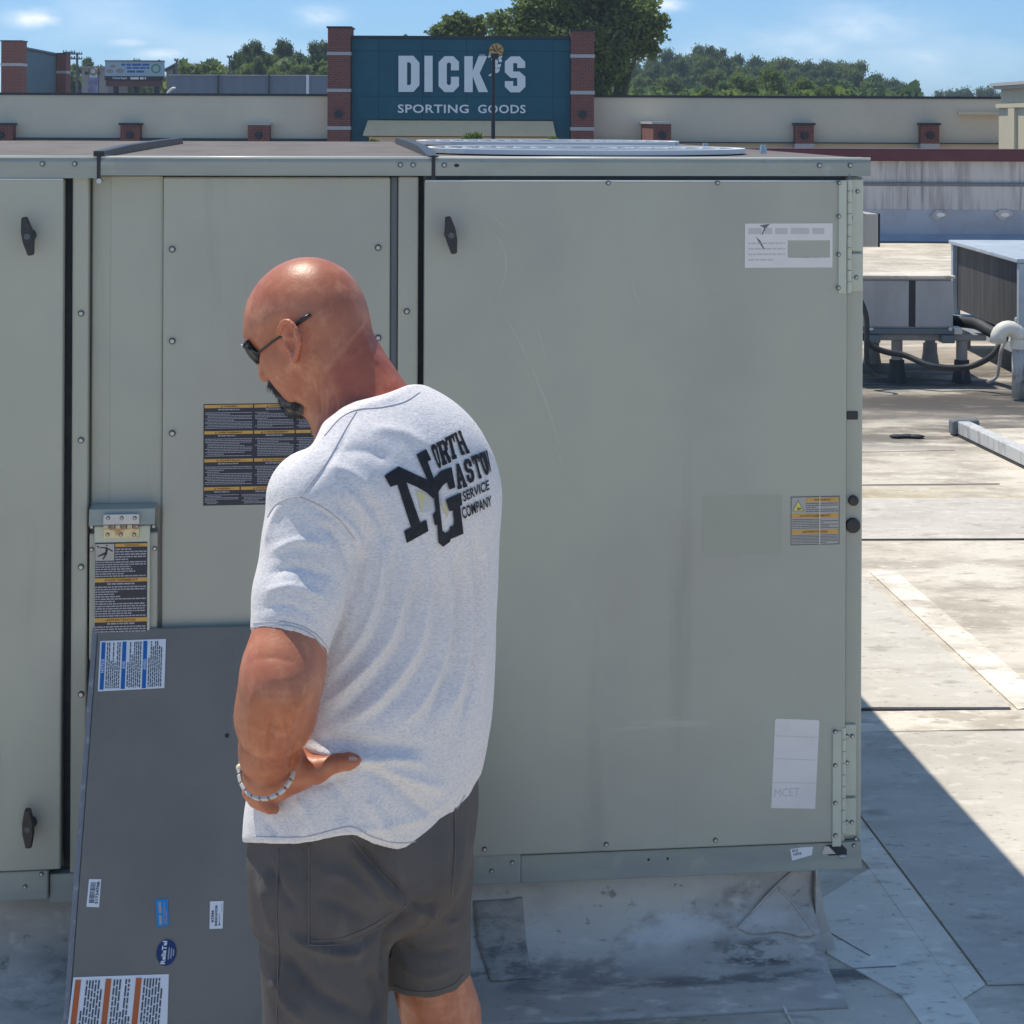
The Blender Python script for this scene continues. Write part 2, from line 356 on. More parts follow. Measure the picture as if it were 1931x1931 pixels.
# ------------------------------------------------------------------ parapet at the far edge of the roof
YP = 28.0
MT['coping'] = mat('maroon_coping', (0.085, 0.018, 0.028), 0.45, layers=[((0.12, 0.035, 0.045), 3, .5, .7, .5, U)])
MT['parapet_up'] = mat('parapet_membrane_stained', (0.52, 0.50, 0.49), 0.75, layers=[((0.31, 0.29, 0.29), 2.2, .45, .62, .85, (2.4, 1, .25)), ((0.17, 0.16, 0.16), 4, .58, .7, .8, (3, 1, .12))], bump=[(3, .2, U)])
MT['parapet_low'] = mat('parapet_base_flashing', (0.37, 0.40, 0.45), 0.7, layers=[((0.30, 0.32, 0.36), 1.6, .45, .62, .8, U), ((0.47, 0.48, 0.50), 5, .6, .75, .6, U)], bump=[(2, .25, U)])
pr = thing('parapet_wall', 'long grey stained roof parapet with maroon metal coping', 'parapet wall', (0, YP, 0))
z_top = P(1800, 281, YP).z; z_b = P(1800, 303, YP).z; z_mid = P(1800, 346, YP).z; z_lo = P(1800, 398, YP).z
MB().box(-26, 46, YP - .10, YP + .42, z_b, z_top).box(-26, 46, YP - .115, YP - .10, z_b - .01, z_top - .03).build('coping', MT['coping'], pr, bevel=.01)
MB().box(-26, 46, YP + .004, YP + .38, z_mid - .02, z_b - .001).build('upper_flashing', MT['parapet_up'], pr)
MB().box(-26, 46, YP - .05, YP - .002, z_mid - .045, z_mid + .012).build('seam_bar', MT['groove'], pr, bevel=.01)
MB().box(-26, 46, YP - .03, YP + .36, z_lo, z_mid - .045).build('wall_membrane', MT['parapet_up'], pr)
mb = MB(); mb.add([(x, y, z) for x in (-26, 46) for (y, z) in ((YP - .04, z_lo + .02), (YP - .06, .12), (YP - .34, .015), (YP + .3, .015), (YP + .3, z_lo + .02))], [(0, 1, 6, 5), (1, 2, 7, 6), (2, 3, 8, 7), (3, 4, 9, 8), (4, 0, 5, 9), (0, 1, 2, 3, 4), (5, 6, 7, 8, 9)])
mb.build('base_flashing', MT['parapet_low'], pr)
for px in (1772, 1893):
    c = P(px, 404, YP - .07); mb = MB(); q_ = random.Random(px); mb.prism([(q_.uniform(.10, .19) * math.cos(t), q_.uniform(.05, .10) * math.sin(t)) for t in [2 * math.pi * k / 18 for k in range(18)]], (c.x, YP - .052, c.z), (1, 0, 0), (0, 0, 1), (0, -.012, 0))
    dpt = mb.build('drain_patch', MT['parapet_up'], pr); MB().prism([(.07 * math.cos(t) + .02, .035 * math.sin(t) - .01) for t in [2 * math.pi * k / 12 for k in range(12)]], (c.x, YP - .0645, c.z), (1, 0, 0), (0, 0, 1), (0, -.004, 0)).build('bare_spot', MT['white_sticker'], dpt)

# ------------------------------------------------------------------ the rooftop unit
TH = math.atan(0.105); ct, st = math.cos(TH), math.sin(TH)
U0 = Vector((0, 3.92, 0)); EX = Vector((ct, st, 0)); EYD = Vector((-st, ct, 0))
def UF(px, py, yl=0.0):
    p = on_plane(px, py, U0 + EYD * yl, EYD) - U0
    return p.dot(EX), p.z
def ux(px, py=900, yl=0.0): return UF(px, py, yl)[0]
def uz(px, py, yl=0.0): return UF(px, py, yl)[1]
unit = thing('rooftop_unit', 'large grey green rooftop air conditioner with two hinged doors behind the man', 'air conditioner', U0, TH)
ZT, ZF = uz(965, 296), uz(965, 331)
XL, XR = ux(-560), ux(1627, 800)
Z_DT, Z_DB = uz(1147, 340), uz(1147, 1598)
Z_RB = uz(1147, 1655); DEP = 2.70
MB().box(XL, XR - .004, .035, DEP, Z_RB + .004, ZF + .03).build('cabinet', MT['paint'], unit, local=True)
def panel(name, x0, x1, z0, z1, y0, y1, m, bevel=.004, parent=None):
    return MB().box(x0, x1, y0, y1, z0, z1).build(name, m, parent or unit, local=True, bevel=bevel)
# posts, channels and gaskets
panel('corner_post', ux(1591.5), XR, Z_DB - .004, ZF - .002, -.002, .034, MT['paint'], .006)
panel('post', ux(135), ux(165.5), Z_RB + .03, ZF - .002, -.004, .034, MT['paint'], .004)
panel('gasket', ux(121), ux(134.7), Z_RB + .05, ZF - .004, .014, .034, MT['gap'], 0)
panel('post', ux(749), ux(787), Z_DB - .004, ZF - .002, -.002, .034, MT['paint'], .004)
panel('gasket', ux(734.5), ux(748.6), Z_DB - .002, ZF - .003, .010, .034, MT['groove'], .003)
panel('gasket', ux(787.4), ux(797), Z_DB - .002, ZF - .003, .016, .034, MT['gap'], 0)
panel('door_header', ux(797), ux(1591), Z_DT + .001, ZF - .001, .014, .034, MT['groove'], 0)
panel('door_header', XL, ux(120.5), uz(60, 336), ZF - .001, .014, .034, MT['groove'], 0)
# recessed pressed channel beside the left post
x0, x1 = ux(165.8), ux(305)
mb = MB(); prof = [(x0, .032), (x0 + .006, .020), (x0 + .045, .018), (x0 + .047, .016), (x1 - .03, .016), (x1 - .004, .010), (x1, .001), (x1, .033)]
zz = (Z_RB + .05, ZF - .003)
mb.add([(x, y, z) for z in zz for (x, y) in prof], [(i, i + 1, i + 1 + len(prof), i + len(prof)) for i in range(len(prof) - 1)])
mb.build('channel_panel', MT['paint'], unit, local=True, bevel=.004)
panel('middle_panel', ux(305.4), ux(734), Z_RB + .05, ZF - .003, -.001, .033, MT['paint'], .005)
door_r = panel('door', ux(797.6), ux(1590.8), Z_DB, Z_DT, -.022, .012, MT['paint'], .004)
door_l = panel('door', XL, ux(120.2), uz(60, 1634), uz(60, 337), -.022, .012, MT['paint'], .004)
for d_, xa_, xb_, zt_ in ((door_r, ux(798.5), ux(1590), Z_DT), (door_l, XL, ux(119.5), uz(60, 337))): MB().tube([(xa_, -.0205, zt_ - .0006), (xb_, -.0205, zt_ - .0006)], .0019, 8).build('hem', MT['hem'], d_, local=True, smooth=True)  # thin added lip; the sun on the door top is in its colour
# rails
panel('base_rail', ux(984), XR - .002, Z_RB, Z_DB - .005, -.012, .03, MT['flange'], .003)
panel('base_rail', ux(98), ux(886), Z_RB, Z_DB - .005, -.009, .03, MT['flange'], .003)
panel('splice_plate', ux(884), ux(983.6), uz(935, 1662), uz(935, 1605) , -.018, .028, MT['flange'], .004)
panel('splice_plate', XL, ux(97), uz(50, 1692), uz(50, 1636.5), -.018, .028, MT['flange'], .004)
# top flanges and sheets
for name, a, b, rise in (('top_flange', XL, ux(186.5, 310), 0), ('top_flange', ux(190, 310), ux(813, 310), 0), ('top_flange', ux(820, 310), ux(1637, 310), .0)):
    z0 = ZF - (.006 if a == XL else 0)
    mb = MB(); mb.box(a, b, -.020, -.006, z0, ZT - .012)
    mb.add([(x, y, z) for x in (a, b) for (y, z) in ((-.020, ZT - .0122), (-.014, ZT - .002), (.05, ZT), (.05, ZT - .014), (-.006, ZT - .014))], [(0, 1, 6, 5), (1, 2, 7, 6), (2, 3, 8, 7), (3, 4, 9, 8), (0, 1, 2, 3, 4), (5, 6, 7, 8, 9)])
    fl_ = mb.build(name, MT['flange'], unit, local=True)
    MB().tube([(a, -.0165, ZT - .0018), (b, -.0165, ZT - .0018)], .0026, 8).build('hem', MT['hem'], fl_, local=True, smooth=True)  # added edge tube, painted bright to stand for sunlight on the lip
for a, b in ((XL, ux(187, 310)), (ux(189, 310), ux(815, 310)), (ux(819, 310), ux(1636, 310))):
    mb = MB(); n = 10
    for j in range(n):
        y0, y1 = .0502 + (DEP - .0502) * j / n, .0502 + (DEP - .0502) * (j + 1) / n
        za, zb = [ZT - .002 + .0015 * math.sin(math.pi * (y / DEP)) for y in (y0, y1)]
        mb.add([(a, y0, za), (b, y0, za), (b, y1, zb), (a, y1, zb)], [(0, 1, 2, 3)])
    mb.box(a, b, DEP - .01, DEP + .004, ZT - .06, ZT - .003)
    mb.build('top_sheet', MT['top'], unit, local=True)
# raised caps over the joints between the top sheets
for pxa, pts in ((188.5, [(0, .012), (.5, .018), (1.3, .020), (2.0, .019)]), (816.5, [(0, .003), (.5, .018), (1.2, .022), (2.1, .020)])):
    xa = ux(pxa, 300); w = .012
    mb = MB(); vs_ = []
    for (y, h) in pts:
        for (dx, dz) in ((-w, 0.0), (-w, 1), (w, 1), (w, 0.0)): vs_.append((xa + dx, y - .018, ZT - .004 + (h + .004) * dz))
    m_ = len(pts); fs_ = []
    for i in range(m_ - 1): fs_ += [(4 * i + k, 4 * i + (k + 1) % 4, 4 * i + 4 + (k + 1) % 4, 4 * i + 4 + k) for k in range(4)]
    fs_ += [(0, 1, 2, 3), tuple(4 * (m_ - 1) + k for k in (3, 2, 1, 0))]
    mb.add(vs_, fs_)
    mb.box(xa - .004, xa + .004, -.021, -.0205 + .004, ZF - .01, ZT + .004)
    cap = mb.build('joint_cap', MT['black'], unit, local=True)
    if pxa < 500:
        MB().cyl((xa + .002, -.03, ZF - .012), (xa + .002, -.005, ZF - .012), .006, 8).build('rivet', MT['screw'], cap, local=True)
# screws
mb = MB()
mb.tube([(0, .0005, 0), (0, -.0022, 0)], .0086, 12, mi=1); mb.tube([(0, -.0022, 0), (0, -.0062, 0)], [.0058, .0052], 6, mi=0); mb.tube([(0, -.0061, 0), (0, -.0068, 0)], [.003, .002], 6, mi=0)
SCREW = mb.mesh('screw', [MT['screw'], MT['washer']])
def screw(px, py, yl, s=1.0, parent=None):
    x, z = UF(px, py, yl); return inst('screw', SCREW, (x, yl, z), parent or unit, scale=(s * .84, s, s * .84))
for px, py in ((153, 591), (153, 830), (153, 1069), (153, 1309)): screw(px, py, -.004)
screw(767, 587, -.002)
for px, py in ((325, 470), (325, 643), (325, 817), (713, 467), (713, 637)): screw(px, py, -.001, 1.08)
for px, py in ((80, 309), (141, 309), (755, 311), (779, 311), (837.5, 311.5), (1545, 312), (1603, 312)): screw(px, py, -.020, .85)
for px, py in ((1147, 345), (1353, 345), (1143, 1592), (1349, 1584), (914, 1601)): screw(px, py, -.022, .8, door_r)
for px, py in ((927, 1642), (966, 1626), (888, 1640), (47, 1672), (78, 1648)): screw(px, py, -.018, .7)
for px, py in ((1223, 1621), (1259, 1619)):
    x, z = UF(px, py, -.012); MB().cyl((x, -.0125, z), (x, -.0115, z), .0032, 8).build('drill_hole', MT['gap'], unit, local=True)
x, z = UF(861, 312, -.02); MB().ball((x, -.0205, z), .006, .001, .004, 8, 5).build('drill_hole', MT['gap'], unit, local=True)
# handles
def handle(px, py, door, rot):
    x, z = UF(px, py, -.03); hb = MB()
    pr_ = [(-.006, .043), (.006, .043), (.0125, .012), (.0125, -.012), (.0065, -.043), (-.0065, -.043), (-.0125, -.012), (-.0125, .012)]
    c, s = math.cos(rot), math.sin(rot)
    poly = [(a * c - b * s, a * s + b * c) for a, b in pr_]
    hb.prism(poly, (x, -.062, z), (1, 0, 0), (0, 0, 1), (0, .016, 0))
    h = hb.build('handle', MT['black'], door, local=True, bevel=.003)
    MB().tube([(x, -.047, z), (x, -.022, z)], [.011, .014], 14).build('spindle', MT['black'], h, local=True, smooth=False)
    MB().tube([(x, -.0645, z), (x, -.0615, z)], [.0065, .008], 12).build('lock', MT['washer'], h, local=True)
handle(56, 444, door_l, R(10)); handle(57, 1553, door_l, R(2)); handle(849, 442, door_r, R(10))
# hinges of the right door
def hinge(pts_leaf, pts_kn, pts_frame, split, scr_d, scr_f, nk):
    xa, xb = ux(pts_leaf[0], 500), ux(pts_leaf[1], 500)
    MBx = MB().box(xa, xb, -.0262, -.0222, uz(pts_leaf[0], pts_leaf[3]), uz(pts_leaf[0], pts_leaf[2]))
    h = MBx.build('hinge', MT['paint_pale'], unit, local=True, bevel=.002)
    fa, fb = ux(pts_frame[0], 500), ux(pts_frame[1], 500); zs = uz(pts_frame[0], split)
    for za, zb in ((uz(pts_frame[0], pts_frame[3]), zs - .003), (zs + .003, uz(pts_frame[0], pts_frame[2]))):
        MB().box(fa, fb, -.0098, -.0022, za, zb).build('leaf', MT['paint_pale'], h, local=True, bevel=.002)
    k0, k1 = uz(pts_kn[0], pts_kn[2]), uz(pts_kn[0], pts_kn[1]); xc = (ux(pts_kn[0], 500) + ux(pts_kn[3], 500)) / 2
    L_ = (k1 - k0) / nk; km = MB().cyl((0, 0, .0008), (0, 0, L_ - .0008), .0062, 12).mesh('knuckle', MT['paint_pale'], smooth=False)
    for i in range(nk): inst('knuckle', km, (xc, -.0185, k0 + i * L_), h)
    MB().cyl((xc, -.0185, k0 + .002), (xc, -.0185, k1 + .012), .0028, 8).build('pin', MT['groove'], h, local=True)
    for px, py in scr_d: screw(px, py, -.0262, .72, h)
    for px, py in scr_f: screw(px, py, -.0098, .72, h)
hinge((1575, 1590, 339, 551), (1592, 338, 551, 1601), (1601, 1625, 338, 548), 475, [(1582.5, 345), (1582, 408), (1581.5, 480), (1581, 543)], [(1604, 361), (1617, 361), (1604, 411), (1603, 474), (1602.5, 523), (1614.5, 523)], 10)
hinge((1568, 1585, 1372, 1588), (1585, 1366, 1564, 1594), (1594, 1616, 1364, 1573), 1500, [(1575, 1380), (1575, 1443), (1575, 1514), (1575, 1575)], [(1597, 1388), (1607, 1388), (1597, 1438), (1596, 1550), (1606, 1550)], 9)
for px, py in ((1613.5, 1581), (1610, 1594)): screw(px, py, -.012, .7)
# plugs in the corner post
x0, z0 = UF(1596, 791); x1, z1 = UF(1617, 775); MB().box(x0, x1, -.006, -.002, z0, z1).build('plug', MT['black'], unit, local=True, bevel=.002)
for px, py, r in ((1608, 943, 9.7), (1607, 990, 14.3)):
    x, z = UF(px, py); rr = r / 800; MB().tube([(x, -.001, z), (x, -.007, z), (x, -.011, z), (x, -.012, z)], [rr, rr, rr * .93, rr * .6], 28).build('plug', MT['black'], unit, local=True)
# lifting hole at the foot of the corner post
x0, z0 = UF(1553, 1614, -.013); x1, z1 = UF(1597, 1592, -.013)
hole = MB().prism([(x0 + .012, z0), (x1, z0), (x1 + .0, (z0 + z1) / 2), (x1 - .012, z1), (x0 + .006, z1)], (0, -.0128, 0), (1, 0, 0), (0, 0, 1), (0, .0008, 0)).build('lifting_hole', MT['gap'], unit, local=True)
MB().prism([(x0 - .005, z0 + .004), (x0 + .03, z0 + .004), (x0 + .012, z1 - .003), (x0 + .002, z1 - .003)], (0, -.0136, 0), (1, 0, 0), (0, 0, 1), (0, .0006, 0)).build('bright_edge', MT['steel'], hole, local=True)
MB().ball((ux(1585, 1609), -.0145, uz(1585, 1610)), .010, .003, .005, 10, 6).build('shackle', MT['steel'], hole, local=True)

# fan guard and fan openings on top
def fan(cx, cy, rad, zc):
    g = MB(); n = 56
    def band(r0, r1, z, t=.006):
        vs_ = [(cx + r * math.cos(2 * math.pi * i / n), cy + r * math.sin(2 * math.pi * i / n), zz_) for (r, zz_) in ((r0, z), (r1, z), (r1, z - t), (r0, z - t)) for i in range(n)]
        g.add(vs_, [(k * n + i, k * n + (i + 1) % n, ((k + 1) % 4) * n + (i + 1) % n, ((k + 1) % 4) * n + i) for k in range(4) for i in range(n)])
    band(rad - .03, rad, zc + .010, .012)
    for k in range(2, 9): band(rad * k / 9.5 - .004, rad * k / 9.5 + .004, zc + .010)
    for i in range(8):
        a = 2 * math.pi * i / 8 + .3; d = Vector((math.cos(a), math.sin(a), 0)); g.obox(Vector((cx, cy, zc + .0045)) + d * rad * .53, d, rad * .45, (-d.y, d.x, 0), .006, (0, 0, 1), .003)
    fg = g.build('fan_guard', MT['wire'], unit, local=True)
    MB().tube([(cx, cy, ZT - .03), (cx, cy, ZT + .004)], [rad * .97, rad * .97], 48).build('fan_opening', MT['gap'], fg, local=True)
fx = ux(1098, 285, .52); fan(fx, .52, .425, ZT + .004); fan(ux(1032, 275, 1.75), 1.75, .44, ZT + .006)
for px, py, yl in ((1275, 277, 1.0), (1330, 279, .8), (1439, 284, .5)):
    x, z = UF(px, py, yl); MB().tube([(x, yl, ZT), (x, yl, ZT + .012), (x, yl, ZT + .022)], [.012, .009, .007], 8).build('bolt', MT['screw'], unit, local=True)

# ------------------------------------------------------------------ stickers
def text_lines(mb, o, ex, ey, x0, x1, y0, y1, n, mi, rng, lift=(0, 0, 0), fill=.55, indent=0.0):
    """illegible small print: rows of word-sized dashes between y0 (top) and y1"""
    o, ex, ey, lift = map(Vector, (o, ex, ey, lift)); pitch = (y0 - y1) / n; h = pitch * fill
    for i in range(n):
        y = y0 - pitch * (i + .5); x = x0 + (indent if i and rng.random() < .5 else 0); end = x0 + (x1 - x0) * (1.0 if rng.random() < .7 else rng.uniform(.3, .9))
        while x < end:
            w = rng.uniform(1.2, 4.5) * h; w = min(w, end - x)
            if w > h * .5:
                a = o + ex * x + ey * (y - h / 2) + lift
                mb.quad(a, a + ex * w, a + ex * w + ey * h, a + ey * h, mi)
            x += w + h * .55
def rect(mb, o, ex, ey, x0, x1, y0, y1, mi, lift=(0, 0, 0)):
    o, ex, ey, lift = map(Vector, (o, ex, ey, lift)); q = lambda x, y: o + ex * x + ey * y + lift
    mb.quad(q(x0, y0), q(x1, y0), q(x1, y1), q(x0, y1), mi)
def slab(mb, o, ex, ey, nrm, x0, x1, y0, y1, mi, t=.0006):
    o, ex, ey, nrm = map(Vector, (o, ex, ey, nrm)); c = o + ex * ((x0 + x1) / 2) + ey * ((y0 + y1) / 2) + nrm * (t / 2)
    mb.obox(c, ex, (x1 - x0) / 2, ey, (y1 - y0) / 2, nrm, t / 2, mi)
rng = random.Random(3)
NX, NZ, NN = (1, 0, 0), (0, 0, 1), (0, -1, 0)
LIFT1, LIFT2 = Vector((0, -.0009, 0)), Vector((0, -.0013, 0))
# black and amber warning sheet on the middle panel
x0, z1 = UF(384, 762); x1, z0 = UF(664, 948); mb = MB(); o = (0, -.001, 0)
slab(mb, o, NX, NZ, NN, x0, x1, z0, z1, 0); H = z1 - z0; W = x1 - x0
cols3 = [(0.0, .333), (.333, .612), (.612, 1.0)]
words = ["WARNING", "AVERTISSEMENT", "ADVERTENCIA"]
zr = [0, .258, .533, .81, 1.0]
for r in range(4):
    cs = cols3 if r < 3 else [(0, .245), (.245, .60), (.60, 1.0)]
    for k, (a, b) in enumerate(cs):
        xa, xb = x0 + W * a + .002, x0 + W * b - .001; ya, yb = z1 - H * zr[r] - .002, z1 - H * (zr[r] + .04)
        rect(mb, o, NX, NZ, xa, xb, yb, ya, 1, LIFT1)
        word = words[r] if r < 3 else words[k]
        xc = (xa + xb) / 2 + .004; hh = (ya - yb) * .52
        put_text(mb, word, Vector((xc, -.001, (ya + yb) / 2)), NX, NZ, hh, min((xb - xa) * .62, hh * 1.15 * len(word)), bold=.02, mi=3, lift=LIFT2)
        s = hh * .6; tx = xc - min((xb - xa) * .62, hh * 1.15 * len(word)) / 2 - s * 2
        mb.add([Vector((tx - s, -.001, (ya + yb) / 2 - s)) + LIFT2, Vector((tx + s, -.001, (ya + yb) / 2 - s)) + LIFT2, Vector((tx, -.001, (ya + yb) / 2 + s)) + LIFT2], [(0, 1, 2)], 3)
        bot = z1 - H * zr[r + 1] + .003
        text_lines(mb, o, NX, NZ, (xa + xb) / 2 - (xb - xa) * .22, (xa + xb) / 2 + (xb - xa) * .22, yb - .0015, yb - .006, 1, 2, rng, LIFT1)
        text_lines(mb, o, NX, NZ, xa + .002, xb - .002, yb - .009, bot, 11 if r < 3 else 7, 2, rng, LIFT1, .42, .005)
mb.build('warning_label', [MT['ink'], MT['amber'], MT['ink_text'], MT['amber_ink']], unit, local=True, recalc=False) if False else mb.build('warning_label', [MT['ink'], MT['amber'], MT['ink_text'], MT['amber_ink']], unit, local=True, label='black warning sticker with amber headings')
# torn white sticker, upper right
x0, z0 = UF(1404.5, 505, -.022); x1, z1 = UF(1570, 421, -.022); o = (0, -.0222, 0); mb = MB()
hx0, hz0 = UF(1485, 487, -.022); hx1, hz1 = UF(1565, 453, -.022)
for a, b, c, d in ((x0, hx0, z0, z1), (hx1, x1, z0, z1), (hx0, hx1, z0, hz0), (hx0, hx1, hz1, z1)): slab(mb, o, NX, NZ, NN, a, b, c, d, 0)
for k in range(14): 
    xx = hx0 + (hx1 - hx0) * (k + .5) / 14; s = rng.uniform(.001, .0035)
    mb.add([Vector((xx - .004, -.0229, hz0)), Vector((xx + .004, -.0229, hz0)), Vector((xx + rng.uniform(-.003, .003), -.0229, hz0 + s))], [(0, 1, 2)], 0)
put_text(mb, "CARRIER OF CARTHAGE"[12:], Vector(((x0 + x1) / 2 + .02, -.0222, z1 - .018)), NX, NZ, .014, .10, mi=1, lift=LIFT1) if False else None
text_lines(mb, o, NX, NZ, x0 + .008, x1 - .02, z1 - .008, z1 - .028, 1, 1, rng, LIFT1, .7)
text_lines(mb, o, NX, NZ, x0 + .008, hx0 - .006, z1 - .04, z0 + .012, 4, 1, rng, LIFT1, .3)
for pts in ([(1432, 425), (1452, 422), (1444, 431), (1438, 443), (1436, 442), (1441, 430)], [(1425, 446), (1434, 454), (1442, 470), (1440, 470), (1431, 457)]):
    q = [UF(a, b, -.023) for a, b in pts]; mb.add([Vector((a, -.0231, b)) for a, b in q], [tuple(range(len(q)))], 2)
mb.build('sticker', [MT['white_sticker'], MT['pale_print'], MT['groove']], door_r, local=True, label='torn white sticker with a blank window')
# long white sticker, lower right
pts = [UF(a, b, -.022) for a, b in ((1461.5, 1358), (1464, 1355), (1542, 1357.5), (1545, 1360), (1537, 1525), (1454, 1523.5))]
mb = MB(); mb.prism(pts, (0, -.0222, 0), NX, NZ, (0, -.0006, 0))
for a, b, c, d in ((1463, 1388, 1542, 1391), (1461, 1431, 1539, 1434), (1457, 1476, 1537, 1477.5)):
    p, q = UF(a, b, -.023), UF(c, d, -.023); mb.add([(p[0], -.0231, p[1]), (q[0], -.0231, q[1]), (q[0], -.0231, q[1] + .0014), (p[0], -.0231, p[1] + .0014)], [(0, 1, 2, 3)], 1)
x, z = UF(1484, 1494, -.0225); put_text(mb, "MCET", Vector((x, -.0222, z)), Vector((1, 0, .02)), NZ, .019, .060, bold=0, mi=1, lift=LIFT1)
mb.build('sticker', [MT['white_sticker'], MT['pale_print']], door_r, local=True, label='long white sticker ruled in four boxes')
# small amber and grey warning sticker by the corner post
x0, z0 = UF(1491, 1028, -.022); x1, z1 = UF(1583, 935, -.022); o = (0, -.0222, 0); mb = MB(); W = x1 - x0; H = z1 - z0
slab(mb, o, NX, NZ, NN, x0, x1, z0, z1, 0)
for a, b, c, d in ((0, 1, .985, 1), (0, 1, 0, .015), (0, .012, 0, 1), (.985, 1, 0, 1)): rect(mb, o, NX, NZ, x0 + W * a, x0 + W * b, z0 + H * c, z0 + H * d, 2, LIFT1)
for (a, b, t, w_) in ((.30, .98, .93, words[0]), (.02, .98, .60, words[1]), (.02, .98, .27, words[2])):
    rect(mb, o, NX, NZ, x0 + W * a, x0 + W * b, z0 + H * (t - .045), z0 + H * (t + .045), 1, LIFT1)
    put_text(mb, w_, Vector((x0 + W * (a + b) / 2, -.0222, z0 + H * t)), NX, NZ, H * .045, H * .045 * len(w_) * 1.1, bold=.01, mi=4, lift=LIFT2)
text_lines(mb, o, NX, NZ, x0 + W * .31, x0 + W * .97, z0 + H * .875, z0 + H * .67, 5, 2, rng, LIFT1, .4)
text_lines(mb, o, NX, NZ, x0 + W * .03, x0 + W * .97, z0 + H * .545, z0 + H * .33, 6, 2, rng, LIFT1, .4)
text_lines(mb, o, NX, NZ, x0 + W * .03, x0 + W * .97, z0 + H * .215, z0 + H * .03, 6, 2, rng, LIFT1, .4)
tri = [(.03, .70), (.27, .70), (.15, .93)]
for sc, mi, lf in ((1.0, 2, LIFT1), (.86, 3, LIFT2)):
    cxx, cyy = .15, .775; mb.add([Vector((x0 + W * (cxx + (a - cxx) * sc), -.0222, z0 + H * (cyy + (b - cyy) * sc))) + lf for a, b in tri], [(0, 1, 2)], mi)
text_lines(mb, o, NX, NZ, x0 + W * .13, x0 + W * .22, z0 + H * .78, z0 + H * .725, 2, 4, rng, LIFT2 + Vector((0, -.0003, 0)), .7)
rect(mb, o, NX, NZ, x0 + W * .585, x0 + W * .60, z0, z0 + H, 5, LIFT2 + Vector((0, -.0004, 0)))
mb.build('warning_label', [MT['grey_sticker'], MT['amber'], MT['ink_dark'], MT['yellow'], MT['amber_ink'], MT['white_sticker']], door_r, local=True, label='small faded warning sticker with a yellow triangle')
# ghost of a removed sticker
x0, z0 = UF(1325, 1046, -.022); x1, z1 = UF(1475, 933, -.022); mb = MB(); rect(mb, (0, -.02235, 0), NX, NZ, x0, x1, z0, z1, 0); mb.build('sticker_mark', MT['ghost'], door_r, local=True)
# scuffs and drag marks in the paint
MT['scuff'] = mat('scuffed_paint', (0.475, 0.485, 0.405), 0.5, layers=[((0.435, 0.445, 0.36), 30, .42, .60, 1.0, (1, 1, .3))])
for pts, w in (([(948, 590), (985, 655), (1030, 760), (1062, 860)], 2.2), ([(905, 420), (940, 450), (955, 500), (940, 560)], 2.0), ([(880, 395), (930, 410), (975, 455)], 1.6), ([(1010, 600), (1035, 700)], 1.4), ([(1180, 480), (1200, 560), (1225, 620)], 1.2), ([(1010, 790), (1050, 850), (1075, 930)], 1.3)):
    q_ = [UF(a, b, -.0223) for a, b in spl2(pts)]; mb = MB(); vs_ = []
    for i, (a, b) in enumerate(q_): 
        ww = w / 816 * math.sin(math.pi * (i + .3) / (len(q_) - .4)); vs_ += [(a - ww, -.02235, b), (a + ww, -.02235, b)]
    mb.add(vs_, [(2 * i, 2 * i + 1, 2 * i + 3, 2 * i + 2) for i in range(len(q_) - 1)]); mb.build('scuff', MT['scuff'], door_r, local=True)
# little white tag on the base rail
pts = [UF(a, b, -.012) for a, b in ((1490, 1601), (1513, 1597.5), (1533, 1596.5), (1531, 1612), (1493.5, 1623))]
mb = MB(); mb.prism(pts, (0, -.0122, 0), NX, NZ, (0, -.0006, 0))
x, z = UF(1499, 1610, -.012); put_text(mb, "HERE", Vector((x + .006, -.0122, z)), Vector((1, 0, .12)), NZ, .006, .02, bold=.02, mi=1, lift=LIFT1)
x, z = UF(1496, 1604, -.012); put_text(mb, "RIG", Vector((x + .004, -.0122, z)), Vector((1, 0, .12)), NZ, .006, .014, bold=.02, mi=1, lift=LIFT1)
mb.build('tag', [MT['paper'], MT['ink_dark']], unit, local=True)

# ------------------------------------------------------------------ hinged disconnect cover in the channel
def cx_(px, py, yl): return UF(px, py, yl)
x0, z1 = UF(170, 1003, .0); x1, z0 = UF(297, 1240, .0)
cov = panel('disconnect_cover', x0, x1, z0, z1 - .001, -.012, .012, MT['paint'], .004)
x0, z1 = UF(168, 962, -.03); x1, z0 = UF(292, 988, -.03)
mb = MB(); mb.add([(x, y, z) for x in (x0, x1) for (y, z) in ((.012, z1 + .004), (-.026, z1), (-.034, z0), (-.030, z0), (-.022, z1 - .008), (.012, z1 - .006))], [(0, 1, 7, 6), (1, 2, 8, 7), (2, 3, 9, 8), (3, 4, 10, 9), (4, 5, 11, 10), (0, 1, 2, 3, 4, 5), (6, 7, 8, 9, 10, 11)])
mb.build('drip_hood', MT['flange'], cov, local=True)
x0, z1 = UF(178, 992, -.02); x1, z0 = UF(282, 1240, -.02)
lid = panel('lid', x0, x1, z0, z1, -.022, -.0125, MT['paint_pale'], .003, cov)
x0, z1 = UF(195, 970, -.036); x1, z0 = UF(263, 988, -.036); panel('hinge_leaf', x0, x1, z0, z1, -.038, -.0345, MT['steel'], .001, cov)
x0, z1 = UF(195, 996, -.03); x1, z0 = UF(262, 1015, -.03); panel('hinge_leaf', x0, x1, z0, z1, -.0262, -.0222, MT['brass'], .001, cov)
xa, za = UF(195, 993, -.03); xb, _ = UF(262, 993, -.03)
for k in range(6):
    a = xa + (xb - xa) * k / 6; MB().cyl((a + .001, -.031, za), (a + (xb - xa) / 6 - .001, -.031, za), .0072 if k % 2 else .0066, 10).build('hinge_knuckle', MT['rust' if k % 2 else 'brass'], cov, local=True)
